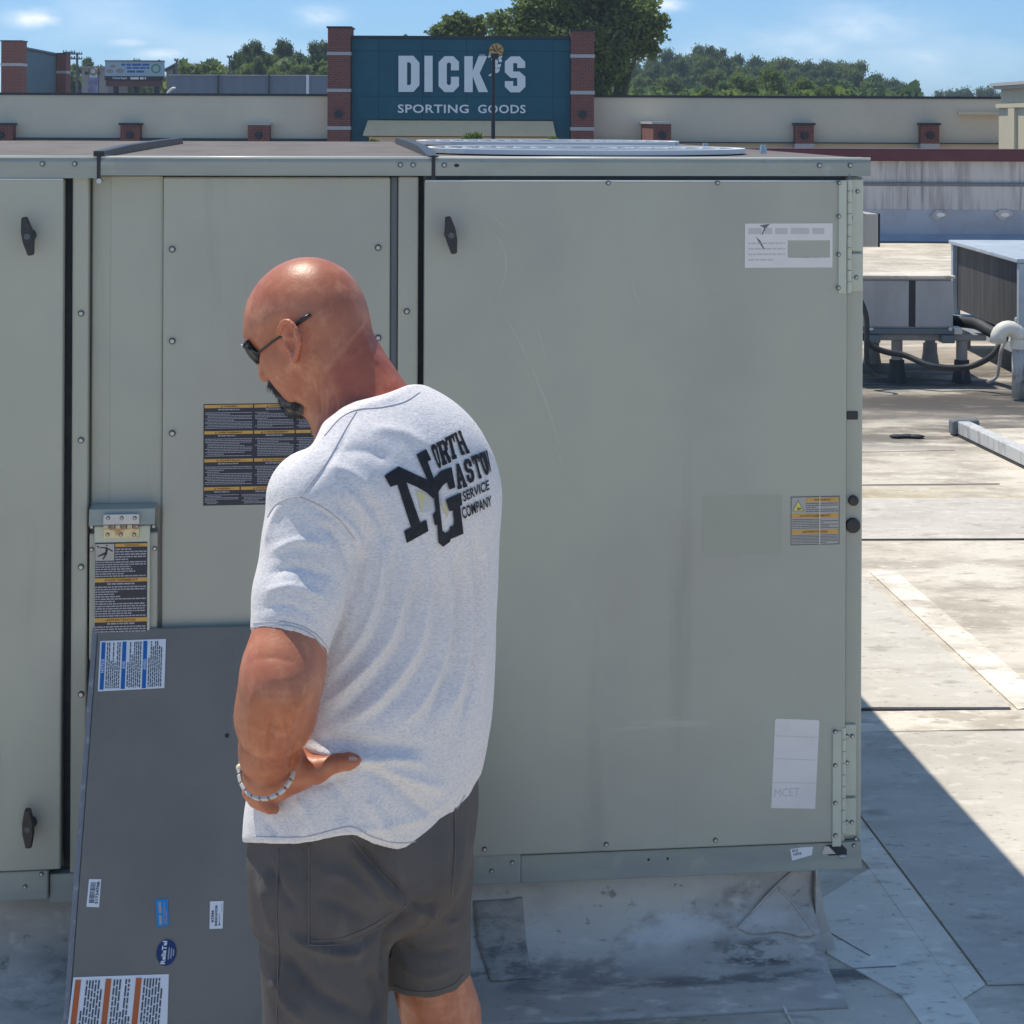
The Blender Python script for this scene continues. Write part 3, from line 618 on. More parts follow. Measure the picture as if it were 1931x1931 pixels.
for px, py, yl in ((204, 977, -.038), (229.5, 977, -.038), (254, 977, -.038), (203, 1008, -.0262), (228, 1008, -.0262), (253, 1008, -.0262)): screw(px, py, yl, .6, cov)
for px, py in ((173, 993), (290, 992), (173, 1036), (292, 1034)): screw(px, py, -.012, .75, cov)
x0, z1 = UF(179, 1023.5, -.022); x1, z0 = UF(277, 1240, -.022); o = (0, -.0222, 0); mb = MB(); W = x1 - x0
slab(mb, o, NX, NZ, NN, x0, x1, z0, z1, 0)
def zpx(py): return uz(228, py, -.022)
for pa, pb, w_, xs in ((1025, 1031, words[0], .39), (1089.5, 1097, words[1], 0.0), (1164.5, 1172.5, words[2], 0.0)):
    rect(mb, o, NX, NZ, x0 + W * xs, x1, zpx(pb), zpx(pa), 1, LIFT1)
    hh = (zpx(pa) - zpx(pb)) * .6; xc = x0 + W * (xs + 1) / 2
    put_text(mb, w_, Vector((xc, -.0222, zpx((pa + pb) / 2))), NX, NZ, hh, hh * len(w_) * 1.05, bold=.01, mi=3, lift=LIFT2)
# falling man pictogram
rect(mb, o, NX, NZ, x0 + W * .01, x0 + W * .37, zpx(1056.5), zpx(1025), 4, LIFT1)
def pic(poly): mb.add([Vector((ux(a, b, -.022), -.0222, uz(a, b, -.022))) + LIFT2 for a, b in poly], [tuple(range(len(poly)))], 0)
pic([(200.5, 1027), (203, 1027), (203, 1030), (200.5, 1030)]); pic([(189, 1031.5), (201, 1031.5), (213, 1038), (212, 1040.5), (201, 1034), (189, 1033.5)])
pic([(199.5, 1033), (204, 1034), (202.5, 1043), (198.5, 1042)]); pic([(202.5, 1041), (200, 1045.5), (184.5, 1050), (184.5, 1047.8), (198, 1041)]); pic([(200.5, 1041), (203, 1043), (195.5, 1055), (193, 1054)]); pic([(182, 1028), (188, 1031), (187, 1033), (190, 1035), (183, 1031)])
text_lines(mb, o, NX, NZ, x0 + W * .39, x1 - .002, zpx(1033), zpx(1057), 5, 2, rng, LIFT1, .5)
text_lines(mb, o, NX, NZ, x0 + .001, x1 - .003, zpx(1057.5), zpx(1088), 7, 2, rng, LIFT1, .5)
text_lines(mb, o, NX, NZ, x0 + W * .24, x1 - W * .24, zpx(1098), zpx(1103), 1, 2, rng, LIFT1, .55)
text_lines(mb, o, NX, NZ, x0 + .001, x1 - .003, zpx(1104), zpx(1163), 13, 2, rng, LIFT1, .5)
text_lines(mb, o, NX, NZ, x0 + W * .24, x1 - W * .24, zpx(1173), zpx(1178), 1, 2, rng, LIFT1, .55)
text_lines(mb, o, NX, NZ, x0 + .001, x1 - .003, zpx(1179), zpx(1238), 13, 2, rng, LIFT1, .5)
mb.build('warning_label', [MT['ink'], MT['amber'], MT['ink_text'], MT['amber_ink'], MT['grey_sticker']], cov, local=True)

# ------------------------------------------------------------------ the curb the unit stands on
MT['curb'] = mat('curb_flashing', (0.66, 0.59, 0.50), 0.8, layers=[((0.42, 0.36, 0.31), 2.6, .44, .60, .8, (1, 1, 1.6)), ((0.78, 0.73, 0.66), 6, .53, .66, .75, (.7, 1, 1.4)), ((0.10, 0.098, 0.095), 5.5, .58, .68, .6, (.6, 1, 1.8)), ((0.58, 0.57, 0.56), 34, .68, .74, .8, U)], bump=[(14, .35, U), (4, .25, U)])
MT['curb'] = roof_mat('curb_flashing', (0.72, 0.65, 0.56), (0.54, 0.48, 0.42), (0.44, 0.385, 0.34), local=[(.60, -.025, .12, .032, (0.085, 0.084, 0.083), 15, .44, .53, .9), (.50, -.085, .42, .022, (0.12, 0.118, 0.115), 13, .44, .56, .75), (-.02, -.055, .34, .05, (0.22, 0.21, 0.20), 15, .46, .58, .8), (.25, .03, .5, .03, (0.80, 0.77, 0.72), 10, .46, .60, .7), (-.9, -.03, .25, .07, (0.16, 0.16, 0.16), 7, .46, .6, .8)])
MT['curb_dark'] = roof_mat('curb_dark_strip', (0.54, 0.49, 0.43), (0.34, 0.31, 0.28), (0.62, 0.56, 0.49), local=[(-.1, -.01, .4, .07, (0.17, 0.165, 0.16), 17, .43, .55, .85), (-.08, .05, .12, .05, (0.62, 0.57, 0.5), 9, .5, .58, .9)])
curb = thing('roof_curb', 'membrane flashed curb carrying the rooftop air conditioner', 'roof curb', U0, TH)
XC = ux(1533, 1700, .07)
zt = Z_RB - .002
prof = [(.060, zt), (.062, .135), (.054, .112), (.020, .074), (-.030, .030), (-.080, .011), (-.20, .0060), (-.215, .0005), (.2, .0005), (.2, zt)]
mb = MB(); nx = 40; xs = [XL + (XC - XL) * i / nx for i in range(nx + 1)]
rr = random.Random(5)
vs_ = []
for i, x in enumerate(xs):
    for k, (y, z) in enumerate(prof): vs_.append((x, y + (rr.uniform(-.004, .004) if 0 < k < 6 else 0), z + (rr.uniform(-.0025, .0025) if 1 < k < 5 else 0)))
np_ = len(prof)
fs_ = [(i * np_ + k, (i + 1) * np_ + k, (i + 1) * np_ + (k + 1) % np_, i * np_ + (k + 1) % np_) for i in range(nx) for k in range(np_)] + [tuple(range(np_)), tuple(range(nx * np_, nx * np_ + np_))]
mb.add(vs_, fs_); mb.build('front_flashing', MT['curb'], curb, local=True, smooth=True)
MB().box(XL, XC - .01, .2, DEP - .1, .001, zt).build('curb_body', MT['curb'], curb, local=True)
# folded corner flap lying on the curb
def curb_pt(px, py, lift=.003):
    best = None
    for (ya, za), (yb, zb) in zip(prof[:6], prof[1:7]):
        for k in range(24):
            t = k / 24; y, z = ya + (yb - ya) * t, za + (zb - za) * t; x, zh = UF(px, py, y); e = abs(zh - z)
            if best is None or e < best[0]: best = (e, x, y, z)
    return (best[1], best[2] - lift, best[3] + lift)
def draped(name, outline, n, lift, m):
    """a piece of membrane lying on the curb: a fan of points on its surface"""
    cx0, cy0 = sum(p[0] for p in outline) / len(outline), sum(p[1] for p in outline) / len(outline); mb = MB(); rings = []
    pts = []
    for a, b in zip(outline, outline[1:] + outline[:1]): pts += [(a[0] + (b[0] - a[0]) * k / 4, a[1] + (b[1] - a[1]) * k / 4) for k in range(4)]
    m_ = len(pts)
    for r in range(n + 1): rings += [curb_pt(cx0 + (a - cx0) * r / n, cy0 + (b - cy0) * r / n, lift) for a, b in pts]
    mb.add(rings, [(r * m_ + i, r * m_ + (i + 1) % m_, (r + 1) * m_ + (i + 1) % m_, (r + 1) * m_ + i) for r in range(n) for i in range(m_)])
    o = mb.build(name, m, curb, local=True, smooth=True); so = o.modifiers.new('thick', 'SOLIDIFY'); so.thickness = .004; so.offset = 0; return o
draped('corner_flap', [(1500, 1639), (1463, 1670), (1425, 1712), (1389, 1752), (1415, 1764), (1470, 1758), (1510, 1768), (1541, 1764), (1534, 1720), (1527, 1688), (1532, 1639)], 6, .004, MT['curb'])
MB().tube(curve([curb_pt(*q, .006) for q in ((1466, 1676), (1490, 1700), (1515, 1735), (1536, 1764))], 4), .0035, 8).build('flap_crease', MT['curb'], curb, local=True, smooth=True)
MB().tube(curve([curb_pt(*q, .005) for q in ((1498, 1640), (1463, 1671), (1425, 1713), (1390, 1752))], 4), .0022, 6).build('flap_edge', MT['curb'], curb, local=True, smooth=True)
draped('flashing_strip', [(892, 1700), (985, 1694), (992, 1780), (1003, 1846), (925, 1850), (900, 1780)], 5, .0025, MT['curb_dark'])
mb = MB(); mb.prism([(XC - .002, .0005), (XC + .05, .0008), (XC + .02, .10), (XC - .002, zt)], (0, .04, 0), (1, 0, 0), (0, 0, 1), (0, DEP - .3, 0)); mb.build('side_flashing', MT['curb'], curb, local=True, smooth=False)
# patch of flashing with a rounded tongue on the ground in front of the corner
x = lambda a, b: (G(a, b) - U0)
pts = [G(a, b) for a, b in ((1390, 1756), (1470, 1740), (1550, 1752), (1640, 1806), (1628, 1815), (1610, 1838), (1590, 1852), (1560, 1858), (1530, 1854), (1455, 1820))]
sheet('roof_membrane_strip', gp((1560, 1560), (1617, 1538), (1857, 1859), (1815, 1886), (1632, 1630)), MT['cover_strip'], .0055, .004)
sheet('roof_membrane_strip', gp((1545, 1700), (1640, 1640), (1822, 1895), (1900, 2010), (1800, 2020), (1700, 1880), (1560, 1800)), MT['cover_strip'], .0042, .0035)
# ------------------------------------------------------------------ the removed access panel leaning on the unit
PT = P(179.5, 1183, 3.805)
def leaning(dy):
    up = (EYD * dy + Vector((0, 0, PT.z))).normalized(); return up, up.cross(EX)     # normal faces away
best = None
for k in range(60):
    dy = .12 + .01 * k; up, nn = leaning(dy); p = on_plane(124, 1931, PT, nn); e = abs((p - PT).dot(EX))
    if best is None or e < best[0]: best = (e, dy)
LUP, LN = leaning(best[1])
pn = thing('access_panel', 'dark grey metal access panel leaning against the air conditioner, stickers on its face', 'metal panel', (PT.x, PT.y - best[1] * ct, 0))
def PL(px, py): p = on_plane(px, py, PT, LN) - PT; return p.dot(EX), p.dot(LUP)
LH = PT.z / LUP.z; LW = .80
mb = MB(); c = PT + EX * (LW / 2) - LUP * (LH / 2)
mb.obox(c + LN * .012, EX, LW / 2 - .006, LUP, LH / 2 - .004, LN, .0118)
mb.build('sheet', MT['panel'], pn, bevel=.004)
for s in (0, LW):
    mb = MB(); mb.obox(PT + EX * s - LUP * (LH / 2) + LN * .0125, EX, .0058, LUP, LH / 2, LN, .0125); mb.build('edge_flange', MT['panel_edge'], pn, bevel=.003)
mb = MB(); mb.tube([PT + EX * PL(428, 1387)[0] + LUP * PL(428, 1387)[1] - LN * .0012, PT + EX * PL(428, 1387)[0] + LUP * PL(428, 1387)[1] + LN * .001], .0045, 12); mb.build('bolt_hole', MT['gap'], pn)
LFN = -LN
def lsheet(pts, mats, name, label=None):
    """a sticker slab on the leaning panel with its own (u, v) frame: v down the long side of its print"""
    mb = MB(); q = [PL(*p) for p in pts]; o = PT + LFN * .0004
    mb.prism(q, o, EX, LUP, LFN * .0006, 0); return mb, o
L1, L2 = LFN * .0014, LFN * .0018
def vlabel(pts, band_mi, nb, mats, label):
    mb, o = lsheet(pts, mats, 'x'); q = [Vector(PL(*p)) for p in pts]
    tl, tr, br, bl = q; ex = (tr - tl); ey = (bl - tl)                      # ex across, ey down
    W3 = lambda s, t: o + EX * (tl + ex * s + ey * t).x + LUP * (tl + ex * s + ey * t).y
    exw = (EX * ex.x + LUP * ex.y); eyw = (EX * ey.x + LUP * ey.y)
    for k in range(nb):
        s0 = .025 + k * .95 / nb
        mb.quad(W3(s0, .03) + L1, W3(s0 + .06, .03) + L1, W3(s0 + .06, .97) + L1, W3(s0, .97) + L1, 1)
        hh = exw.length
        for r in range(7):
            sx = s0 + .085 + r * (.95 / nb - .10) / 7
            y = .06 + rng.uniform(0, .12); end = .96 if rng.random() < .6 else rng.uniform(.55, .9)
            y0 = 1 - end
            y = y0
            while y < .94:
                w = min(rng.uniform(.03, .12), .95 - y)
                mb.quad(W3(sx, y) + L1, W3(sx + .017, y) + L1, W3(sx + .017, y + w) + L1, W3(sx, y + w) + L1, 2); y += w + .015
    return mb, W3, exw, eyw
mb, W3, exw, eyw = vlabel(((189, 1209), (313, 1205), (310, 1297.5), (184.5, 1304)), 1, 3, None, None)
for k, wd in enumerate(("NOTICE", "AVIS", "AVISO")):
    put_text(mb, wd, W3(.055 + k * .317, .5), -eyw.normalized(), -exw.normalized(), exw.length * .042, None, bold=.02, mi=3, lift=L2)
mb.build('notice_label', [MT['paper'], MT['blue'], MT['ink_dark'], MT['paper']], pn, label='white sticker with three blue bars')
mb, W3, exw, eyw = vlabel(((138.5, 1843), (318.5, 1837), (313, 2010), (118, 2020)), 1, 3, None, None)
mb.build('notice_label', [MT['paper'], MT['rust_orange'], MT['ink_dark']], pn, label='white sticker with three rust orange bars')
# barcode
pts = ((168, 1658), (191, 1658), (187, 1711), (163, 1710)); mb, o = lsheet(pts, None, 'x'); q = [Vector(PL(*p)) for p in pts]; tl, tr, br, bl = q; ex = tr - tl; ey = bl - tl
W3 = lambda s, t: o + EX * (tl + ex * s + ey * t).x + LUP * (tl + ex * s + ey * t).y
t = .12
while t < .87:
    w = rng.choice((.012, .02, .034)); mb.quad(W3(.16, t) + L1, W3(.6, t) + L1, W3(.6, t + w) + L1, W3(.16, t + w) + L1, 1); t += w + rng.choice((.012, .02, .03))
exw = EX * ex.x + LUP * ex.y; eyw = EX * ey.x + LUP * ey.y
put_text(mb, "317734708"[0:3] + "734708"[0:6] if False else "31734708", W3(.79, .5), -eyw.normalized(), -exw.normalized(), exw.length * .25, eyw.length * .80, bold=.03, mi=1, lift=L1)
mb.build('barcode_label', [MT['paper'], MT['ink_dark']], pn)
# bright blue sticker
pts = ((293.5, 1696), (316.5, 1695), (319, 1744), (296, 1748)); mb, o = lsheet(pts, None, 'x'); q = [Vector(PL(*p)) for p in pts]; tl, tr, br, bl = q; ex = tr - tl; ey = bl - tl
W3 = lambda s, t: o + EX * (tl + ex * s + ey * t).x + LUP * (tl + ex * s + ey * t).y
for s, a, b, w in ((.2, .1, .52, .24), (.2, .58, .92, .24), (.56, .3, .9, .05), (.68, .1, .9, .05), (.8, .4, .9, .05)):
    mb.quad(W3(s, a) + L1, W3(s + w, a) + L1, W3(s + w, b) + L1, W3(s, b) + L1, 1)
mb.build('blue_label', [MT['bright_blue'], MT['ink_text']], pn)
# RTRM INDICATOR
pts = ((396, 1700), (421.5, 1699), (420, 1751), (395, 1752)); mb, o = lsheet(pts, None, 'x'); q = [Vector(PL(*p)) for p in pts]; tl, tr, br, bl = q; ex = tr - tl; ey = bl - tl
W3 = lambda s, t: o + EX * (tl + ex * s + ey * t).x + LUP * (tl + ex * s + ey * t).y
exw = EX * ex.x + LUP * ex.y; eyw = EX * ey.x + LUP * ey.y
put_text(mb, "RTRM", W3(.22, .55), -eyw.normalized(), -exw.normalized(), exw.length * .17, eyw.length * .42, bold=.04, mi=1, lift=L1)
put_text(mb, "INDICATOR", W3(.48, .52), -eyw.normalized(), -exw.normalized(), exw.length * .17, eyw.length * .76, bold=.04, mi=1, lift=L1)
mb.add([W3(.66, .88) + L1, W3(.8, .88) + L1, W3(.73, .76) + L1], [(0, 1, 2)], 1); mb.quad(W3(.715, .45) + L1, W3(.745, .45) + L1, W3(.745, .78) + L1, W3(.715, .78) + L1, 1)
mb.quad(W3(.87, .1) + L1, W3(.89, .1) + L1, W3(.89, .4) + L1, W3(.87, .4) + L1, 1)
mb.build('indicator_label', [MT['paper'], MT['ink_dark']], pn)
# round navy sticker
cu, cv = PL(314, 1796); ra = abs(PL(333, 1796)[0] - cu); rb = abs(PL(314, 1821)[1] - cv); mb = MB(); o = PT + LFN * .0004
mb.prism([(cu + ra * math.cos(a), cv + rb * math.sin(a)) for a in [2 * math.pi * i / 32 for i in range(32)]], o, EX, LUP, LFN * .0006, 0)
dn = (LUP + EX * .06).normalized(); rt = (EX - LUP * .06).normalized()
cc = o + EX * cu + LUP * cv
put_text(mb, "ReliaTel", cc - EX * ra * .30, dn, -rt * -1, ra * .44, rb * 1.72, bold=.03, mi=1, lift=L1) if False else put_text(mb, "ReliaTel", cc - EX * ra * .25, dn, -rt, ra * .46, rb * 1.75, bold=.03, mi=1, lift=L1)
for d, l in ((.18, .9), (.42, .8), (.64, .5)):
    a = cc + EX * ra * d; mb.quad(a - dn * rb * l * .6 + L1, a - dn * rb * l * .6 + rt * ra * .12 + L1, a + dn * rb * l * .4 + rt * ra * .12 + L1, a + dn * rb * l * .4 + L1, 2)
mb.build('round_label', [MT['navy'], MT['paper'], MT['ink_text']], pn, label='round navy sticker with white lettering')

# ------------------------------------------------------------------ equipment to the right of the unit
MT['white_metal'] = mat('weathered_white_metal', (0.42, 0.40, 0.385), 0.6, layers=[((0.33, 0.31, 0.30), 4, .45, .65, .7, (1, 1, .3)), ((0.26, 0.24, 0.23), 12, .62, .75, .6, U)])
MT['galv'] = mat('galvanized_sheet_blue_grey', (0.42, 0.47, 0.52), 0.5, 0.2, layers=[((0.55, 0.58, 0.60), 3, .5, .68, .7, U), ((0.33, 0.38, 0.43), 7, .5, .65, .6, U)])
MT['coil'] = mat('dusty_coil_fins', (0.045, 0.045, 0.047), 0.75, layers=[((0.10, 0.095, 0.09), 7, .48, .68, .8, (1, 2, .15)), ((0.17, 0.16, 0.15), 18, .62, .75, .6, (1, 2, .2))], bump=[(60, .3, (1, 3, .1))])
MT['stand'] = mat('painted_steel_stand', (0.30, 0.28, 0.26), 0.65, layers=[((0.20, 0.17, 0.15), 6, .5, .7, .8, U)])
MT['rubber'] = mat('black_pipe_insulation', (0.03, 0.032, 0.036), 0.6, layers=[((0.07, 0.07, 0.075), 14, .5, .7, .6, U)])
MT['pvc'] = mat('weathered_white_pvc', (0.70, 0.66, 0.58), 0.5, layers=[((0.52, 0.47, 0.40), 8, .52, .7, .7, U)])
MT['pvc_tar'] = mat('pvc_smeared_with_tar', (0.48, 0.46, 0.43), 0.6, layers=[((0.06, 0.06, 0.065), 9, .48, .6, .9, (1, 1, .6))])
YC = 12.8
z0, z1 = P(1720, 619, YC).z, P(1720, 524, YC).z; xa, xb = P(1560, 570, YC).x, P(1797, 570, YC).x; xm = P(1720, 570, YC).x
cd = thing('condensing_unit', 'small weathered white condensing unit on a low steel stand', 'condensing unit', (xa, YC, z0))
MB().box(xa + .01, xb - .01, YC + .012, YC + 1.18, z0, z1 - .006).build('casing', MT['white_metal'], cd)
for a, b in ((xa, xm - .025), (xm + .025, xb)): MB().box(a, b, YC - .006, YC + .0115, z0 + .01, z1 - .02).build('side_panel', MT['white_metal'], cd, bevel=.006)
MB().box(xm - .0245, xm + .0245, YC + .002, YC + .0112, z0 + .01, z1 - .02).build('panel_gap', MT['rubber'], cd)
mb = MB().box(xa - .015, xb + .015, YC - .02, YC + 1.2, z1 - .0055, z1 + .018); mb.build('lid', MT['roof'], cd, bevel=.006)
MB().box(xa - .01, xb + .01, YC - .012, YC + 1.19, z0 - .045, z0 - .001).build('base_pan', MT['groove'], cd, bevel=.005)
mb = MB(); mb.ball((P(1642, 620, YC).x, YC - .02, P(1642, 620, YC).z), .02, .012, .012, 8, 5); mb.ball((P(1791, 620, YC).x, YC - .02, P(1791, 620, YC).z), .016, .012, .016, 8, 5); mb.build('cap', MT['pvc'], cd, smooth=True)
# stand
zb1 = z0 - .046; zb0 = P(1740, 643, YC).z
sd = thing('equipment_stand', 'low steel stand of beams and round legs under the condensing unit', 'equipment stand', (xa, YC, 0))
xs1 = P(1862, 635, YC).x
for yy in (YC + .02, YC + 1.0): MB().box(xa - .1, xs1, yy, yy + .09, zb0, zb1 - .001).build('beam', MT['stand'], sd, bevel=.008)
for xx in (P(1645, 635, YC).x, P(1785, 635, YC).x): MB().box(xx - .05, xx + .05, YC - .06, YC + 1.2, zb1 - .06, zb1 - .0012).build('cross_beam', MT['groove'], sd, bevel=.008)
for px, yy in ((1695, YC + .065), (1818, YC + .065), (1700, YC + 1.04), (1818, YC + 1.04)):
    xx = P(px, 650, YC).x; lg = MB().cyl((xx, yy, .01), (xx, yy, zb0 - .001), .042, 12).build('leg', MT['stand'], sd, smooth=False)
    MB().tube([(xx, yy, .002), (xx, yy, .10), (xx, yy, .17), (xx, yy, .172)], [.075, .058, .056, .043], 14).build('boot', MT['coil'] if yy < YC + .5 else MT['stand'], lg)
MB().box(P(1797, 612, YC).x, P(1815, 612, YC).x, YC + .0, YC + .12, zb1, zb1 + .05).build('shim_block', MT['pvc'], sd, bevel=.005)
# the larger unit with coil faces
YB, YN = 15.0, 13.04
bx = P(1797, 460, YB).x; bz = P(1797, 456, YB).z; b0 = P(1797, 592, YB).z
bu = thing('condensing_unit', 'larger dark coiled condensing unit with galvanized top at the right edge', 'condensing unit', (bx, YN, b0))
MB().box(bx - .03, bx + 2.4, YN - .04, YB + .04, bz - .02, bz + .015).build('top_panel', MT['galv'], bu, bevel=.008)
MB().box(bx + .03, bx + 2.34, YN + .03, YB - .03, b0 + .05, bz - .021).build('coil', MT['coil'], bu)
for (x_, y_) in ((bx, YB), (bx, YN), (bx + 2.3, YN)):
    MB().box(x_ - .01, x_ + .06, y_ - .035, y_ + .03, b0, bz - .021).build('corner_post', MT['galv'], bu, bevel=.006)
MB().box(bx - .02, bx + 2.38, YN - .03, YB + .03, b0 - .09, b0 - .001).build('base_rail', MT['galv'], bu, bevel=.008)
for (x_, y_) in ((bx + .06, YN + .2), (bx + .06, YB - .2), (bx + 2.2, YN + .2), (bx + 2.2, YB - .2)): MB().cyl((x_, y_, .0), (x_, y_, b0 - .091), .045, 12).build('leg', MT['stand'], bu)
# pipes and hoses
def pipe(name, label, cat, pts, r, m, group=None):
    o = MB().tube(pts, r, 10).build(name, m, smooth=True); return tag(o, label, cat, group)
pipe('insulated_pipe', 'thick black insulated pipe sagging beside the small condensing unit', 'pipe', curve([P(a, b, y) for a, b, y in ((1790, 604, 13.2), (1815, 607, 13.1), (1842, 611, 12.9), (1868, 625, 12.7), (1892, 638, 12.5))]), .045, MT['rubber'])
pipe('drain_hose', 'long dark hose looping low under the steel stand', 'hose', curve([P(a, b, y) for a, b, y in ((1625, 628, 12.6), (1642, 651, 12.6), (1672, 664, 12.6), (1706, 670, 12.6), (1752, 689, 12.5), (1790, 694, 12.5), (1830, 691, 12.5), (1866, 674, 12.4), (1886, 650, 12.4))]), .022, MT['rubber'])
pipe('cable', 'thin grey cable hanging to the roof by the white vent pipe', 'cable', curve([P(a, b, y) for a, b, y in ((1896, 642, 12.35), (1888, 660, 12.3), (1884, 690, 12.3), (1878, 712, 12.3), (1862, 721, 12.28))]), .013, MT['stand'])
pipe('cable', 'dark cable coiled behind the corner of the large air conditioner', 'cable', curve([P(a, b, y) for a, b, y in ((1620, 560, 12.5), (1634, 600, 12.5), (1634, 670, 12.5), (1640, 700, 12.5), (1655, 712, 12.5))]), .02, MT['rubber'])
vp = thing('vent_pipe', 'white gooseneck vent pipe with a tar smeared base', 'vent pipe', G(1921, 752))
c = G(1921, 750); zc_ = P(1921, 652, c.y).z
MB().cyl((c.x, c.y, .0), (c.x, c.y, zc_), .049, 20).build('riser', MT['pvc_tar'], vp, smooth=True)
MB().tube([(c.x, c.y, zc_ - .02), (c.x, c.y, zc_ + .05)], .060, 20).build('socket', MT['pvc'], vp)
a0 = Vector((c.x, c.y, zc_ + .05)); rr_ = .075
arc = [a0] + [a0 + Vector((-rr_ + rr_ * math.cos(t), 0, rr_ * math.sin(t))) for t in [math.pi * k / 10 for k in range(1, 10)]]
MB().tube(arc + [arc[-1] + Vector((-.004, 0, -.05))], .056, 20).build('gooseneck', MT['pvc'], vp, smooth=True)
MB().ball((c.x - .02, c.y, zc_ + .05 + rr_ + .065), .014, .014, .016, 8, 6).build('bolt', MT['steel'], vp)
# long white sleeper with its black end, lower right
A = G(1806, 823); B = G(1960, 898); d = (B - A).normalized(); s_ = Vector((-d.y, d.x, 0)); 
slp = thing('roof_sleeper', 'long white weathered support sleeper with a black rubber end', 'roof support', A)
MT['sleeper'] = mat('white_flaking_sleeper', (0.56, 0.555, 0.54), 0.6, layers=[((0.34, 0.335, 0.33), 22, .5, .66, .8, (1, 1, .2)), ((0.20, 0.20, 0.21), 40, .66, .74, .8, (1, 1, .2))], bump=[(40, .2, U)])
h_ = .085
MB().obox(A + d * 1.5 + s_ * .04 + Vector((0, 0, .012 + h_ / 2)), d, 1.5, s_, .04, Vector((0, 0, 1)), h_ / 2 - .002).build('beam', MT['sleeper'], slp, bevel=.006)
MB().obox(A + d * 1.5 + s_ * .04 + Vector((0, 0, .006)), d, 1.5, s_, .045, Vector((0, 0, 1)), .0055).build('foot_strip', MT['rubber'], slp)
MB().obox(A - d * .045 + s_ * .06 + Vector((0, 0, .052)), d, .043, s_, .09, Vector((0, 0, 1)), .05).build('end_cap', MT['groove'], slp, bevel=.02, seg=4)
pd = MB().obox(A + d * 1.5 + s_ * .62 + Vector((0, 0, .03)), d, 1.45, s_, .50, Vector((0, 0, 1)), .028).build('membrane_pad', MT['cover_strip'], slp, bevel=.02)
mb = MB(); q0 = A + d * .85 + s_ * .35; mb.ball((q0.x, q0.y, .06), .20, .16, .07, 14, 8); q0 = A + d * .25 + s_ * .75; mb.ball((q0.x, q0.y, .055), .16, .10, .05, 12, 7)
tag(mb.build('sandbag', MT['cover_strip'], smooth=True), 'pale lumpy sandbag lying beside the white sleeper', 'sandbag')
pipe('cable', 'thin black cable crossing the pad beside the white sleeper', 'cable', curve([A + d * .1 + s_ * 1.0 + Vector((0, 0, .07)), A + d * .5 + s_ * .75 + Vector((0, 0, .068)), A + d * 1.1 + s_ * .35 + Vector((0, 0, .068)), A + d * 1.8 + s_ * .2 + Vector((0, 0, .068))]), .008, MT['rubber'])
# switch box on the unit's far side
x0_, z0_ = UF(1634, 466, .14); x1_, z1_ = UF(1657, 403, .14)
sb = MB().box(XR - .006, x1_, .14, .30, z0_, z1_).build('switch_box', MT['white_metal'], unit, local=True, bevel=.004)
MB().box(x1_ + .0002, x1_ + .004, .141, .30, z0_, z1_).build('switch_box_edge', MT['gap'], sb, local=True)
MB().tube([Vector((XR + .001 + .011 * math.sin(t), .16, z1_ + .02 + .035 * math.cos(t))) for t in [math.pi * k / 10 for k in range(11)]], .006, 8).build('conduit', MT['groove'], sb, local=True, smooth=True)

# ------------------------------------------------------------------ the town beyond: ground, hill
MT['asphalt'] = mat('asphalt', (0.15, 0.145, 0.135), 0.9, layers=[((0.19, 0.185, 0.17), .5, .45, .65, .6, U)])
MT['hill'] = mat('wooded_hill', (0.035, 0.06, 0.022), 0.95, layers=[((0.06, 0.085, 0.03), .12, .45, .65, .8, U)])
ZG = -7.0
mb = MB(); mb.quad((-700, 28.6, ZG), (700, 28.6, ZG), (700, 1400, ZG), (-700, 1400, ZG)); tag(mb.build('parking_lot', MT['asphalt']), kind='structure')
def hill(name, cx, cy, rx, ry, h):
    mb = MB(); nu, nv = 40, 10; vs_ = [(cx, cy, ZG + h)]
    for j in range(1, nv + 1):
        r = j / nv; z = ZG - .3 + (h + .3) * (.5 + .5 * math.cos(math.pi * r))
        vs_ += [(cx + rx * r * math.cos(2 * math.pi * i / nu), cy + ry * r * math.sin(2 * math.pi * i / nu), z) for i in range(nu)]
    fs_ = [(0, 1 + i, 1 + (i + 1) % nu) for i in range(nu)] + [(1 + j * nu + i, 1 + (j + 1) * nu + i, 1 + (j + 1) * nu + (i + 1) % nu, 1 + j * nu + (i + 1) % nu) for j in range(nv - 1) for i in range(nu)]
    mb.add(vs_, fs_); tag(mb.build(name, MT['hill'], smooth=True), kind='structure')
hill('hill', 36, 300, 62, 90, 12); hill('hill', -45, 330, 80, 90, 11); hill('hill', 120, 520, 150, 120, 14)

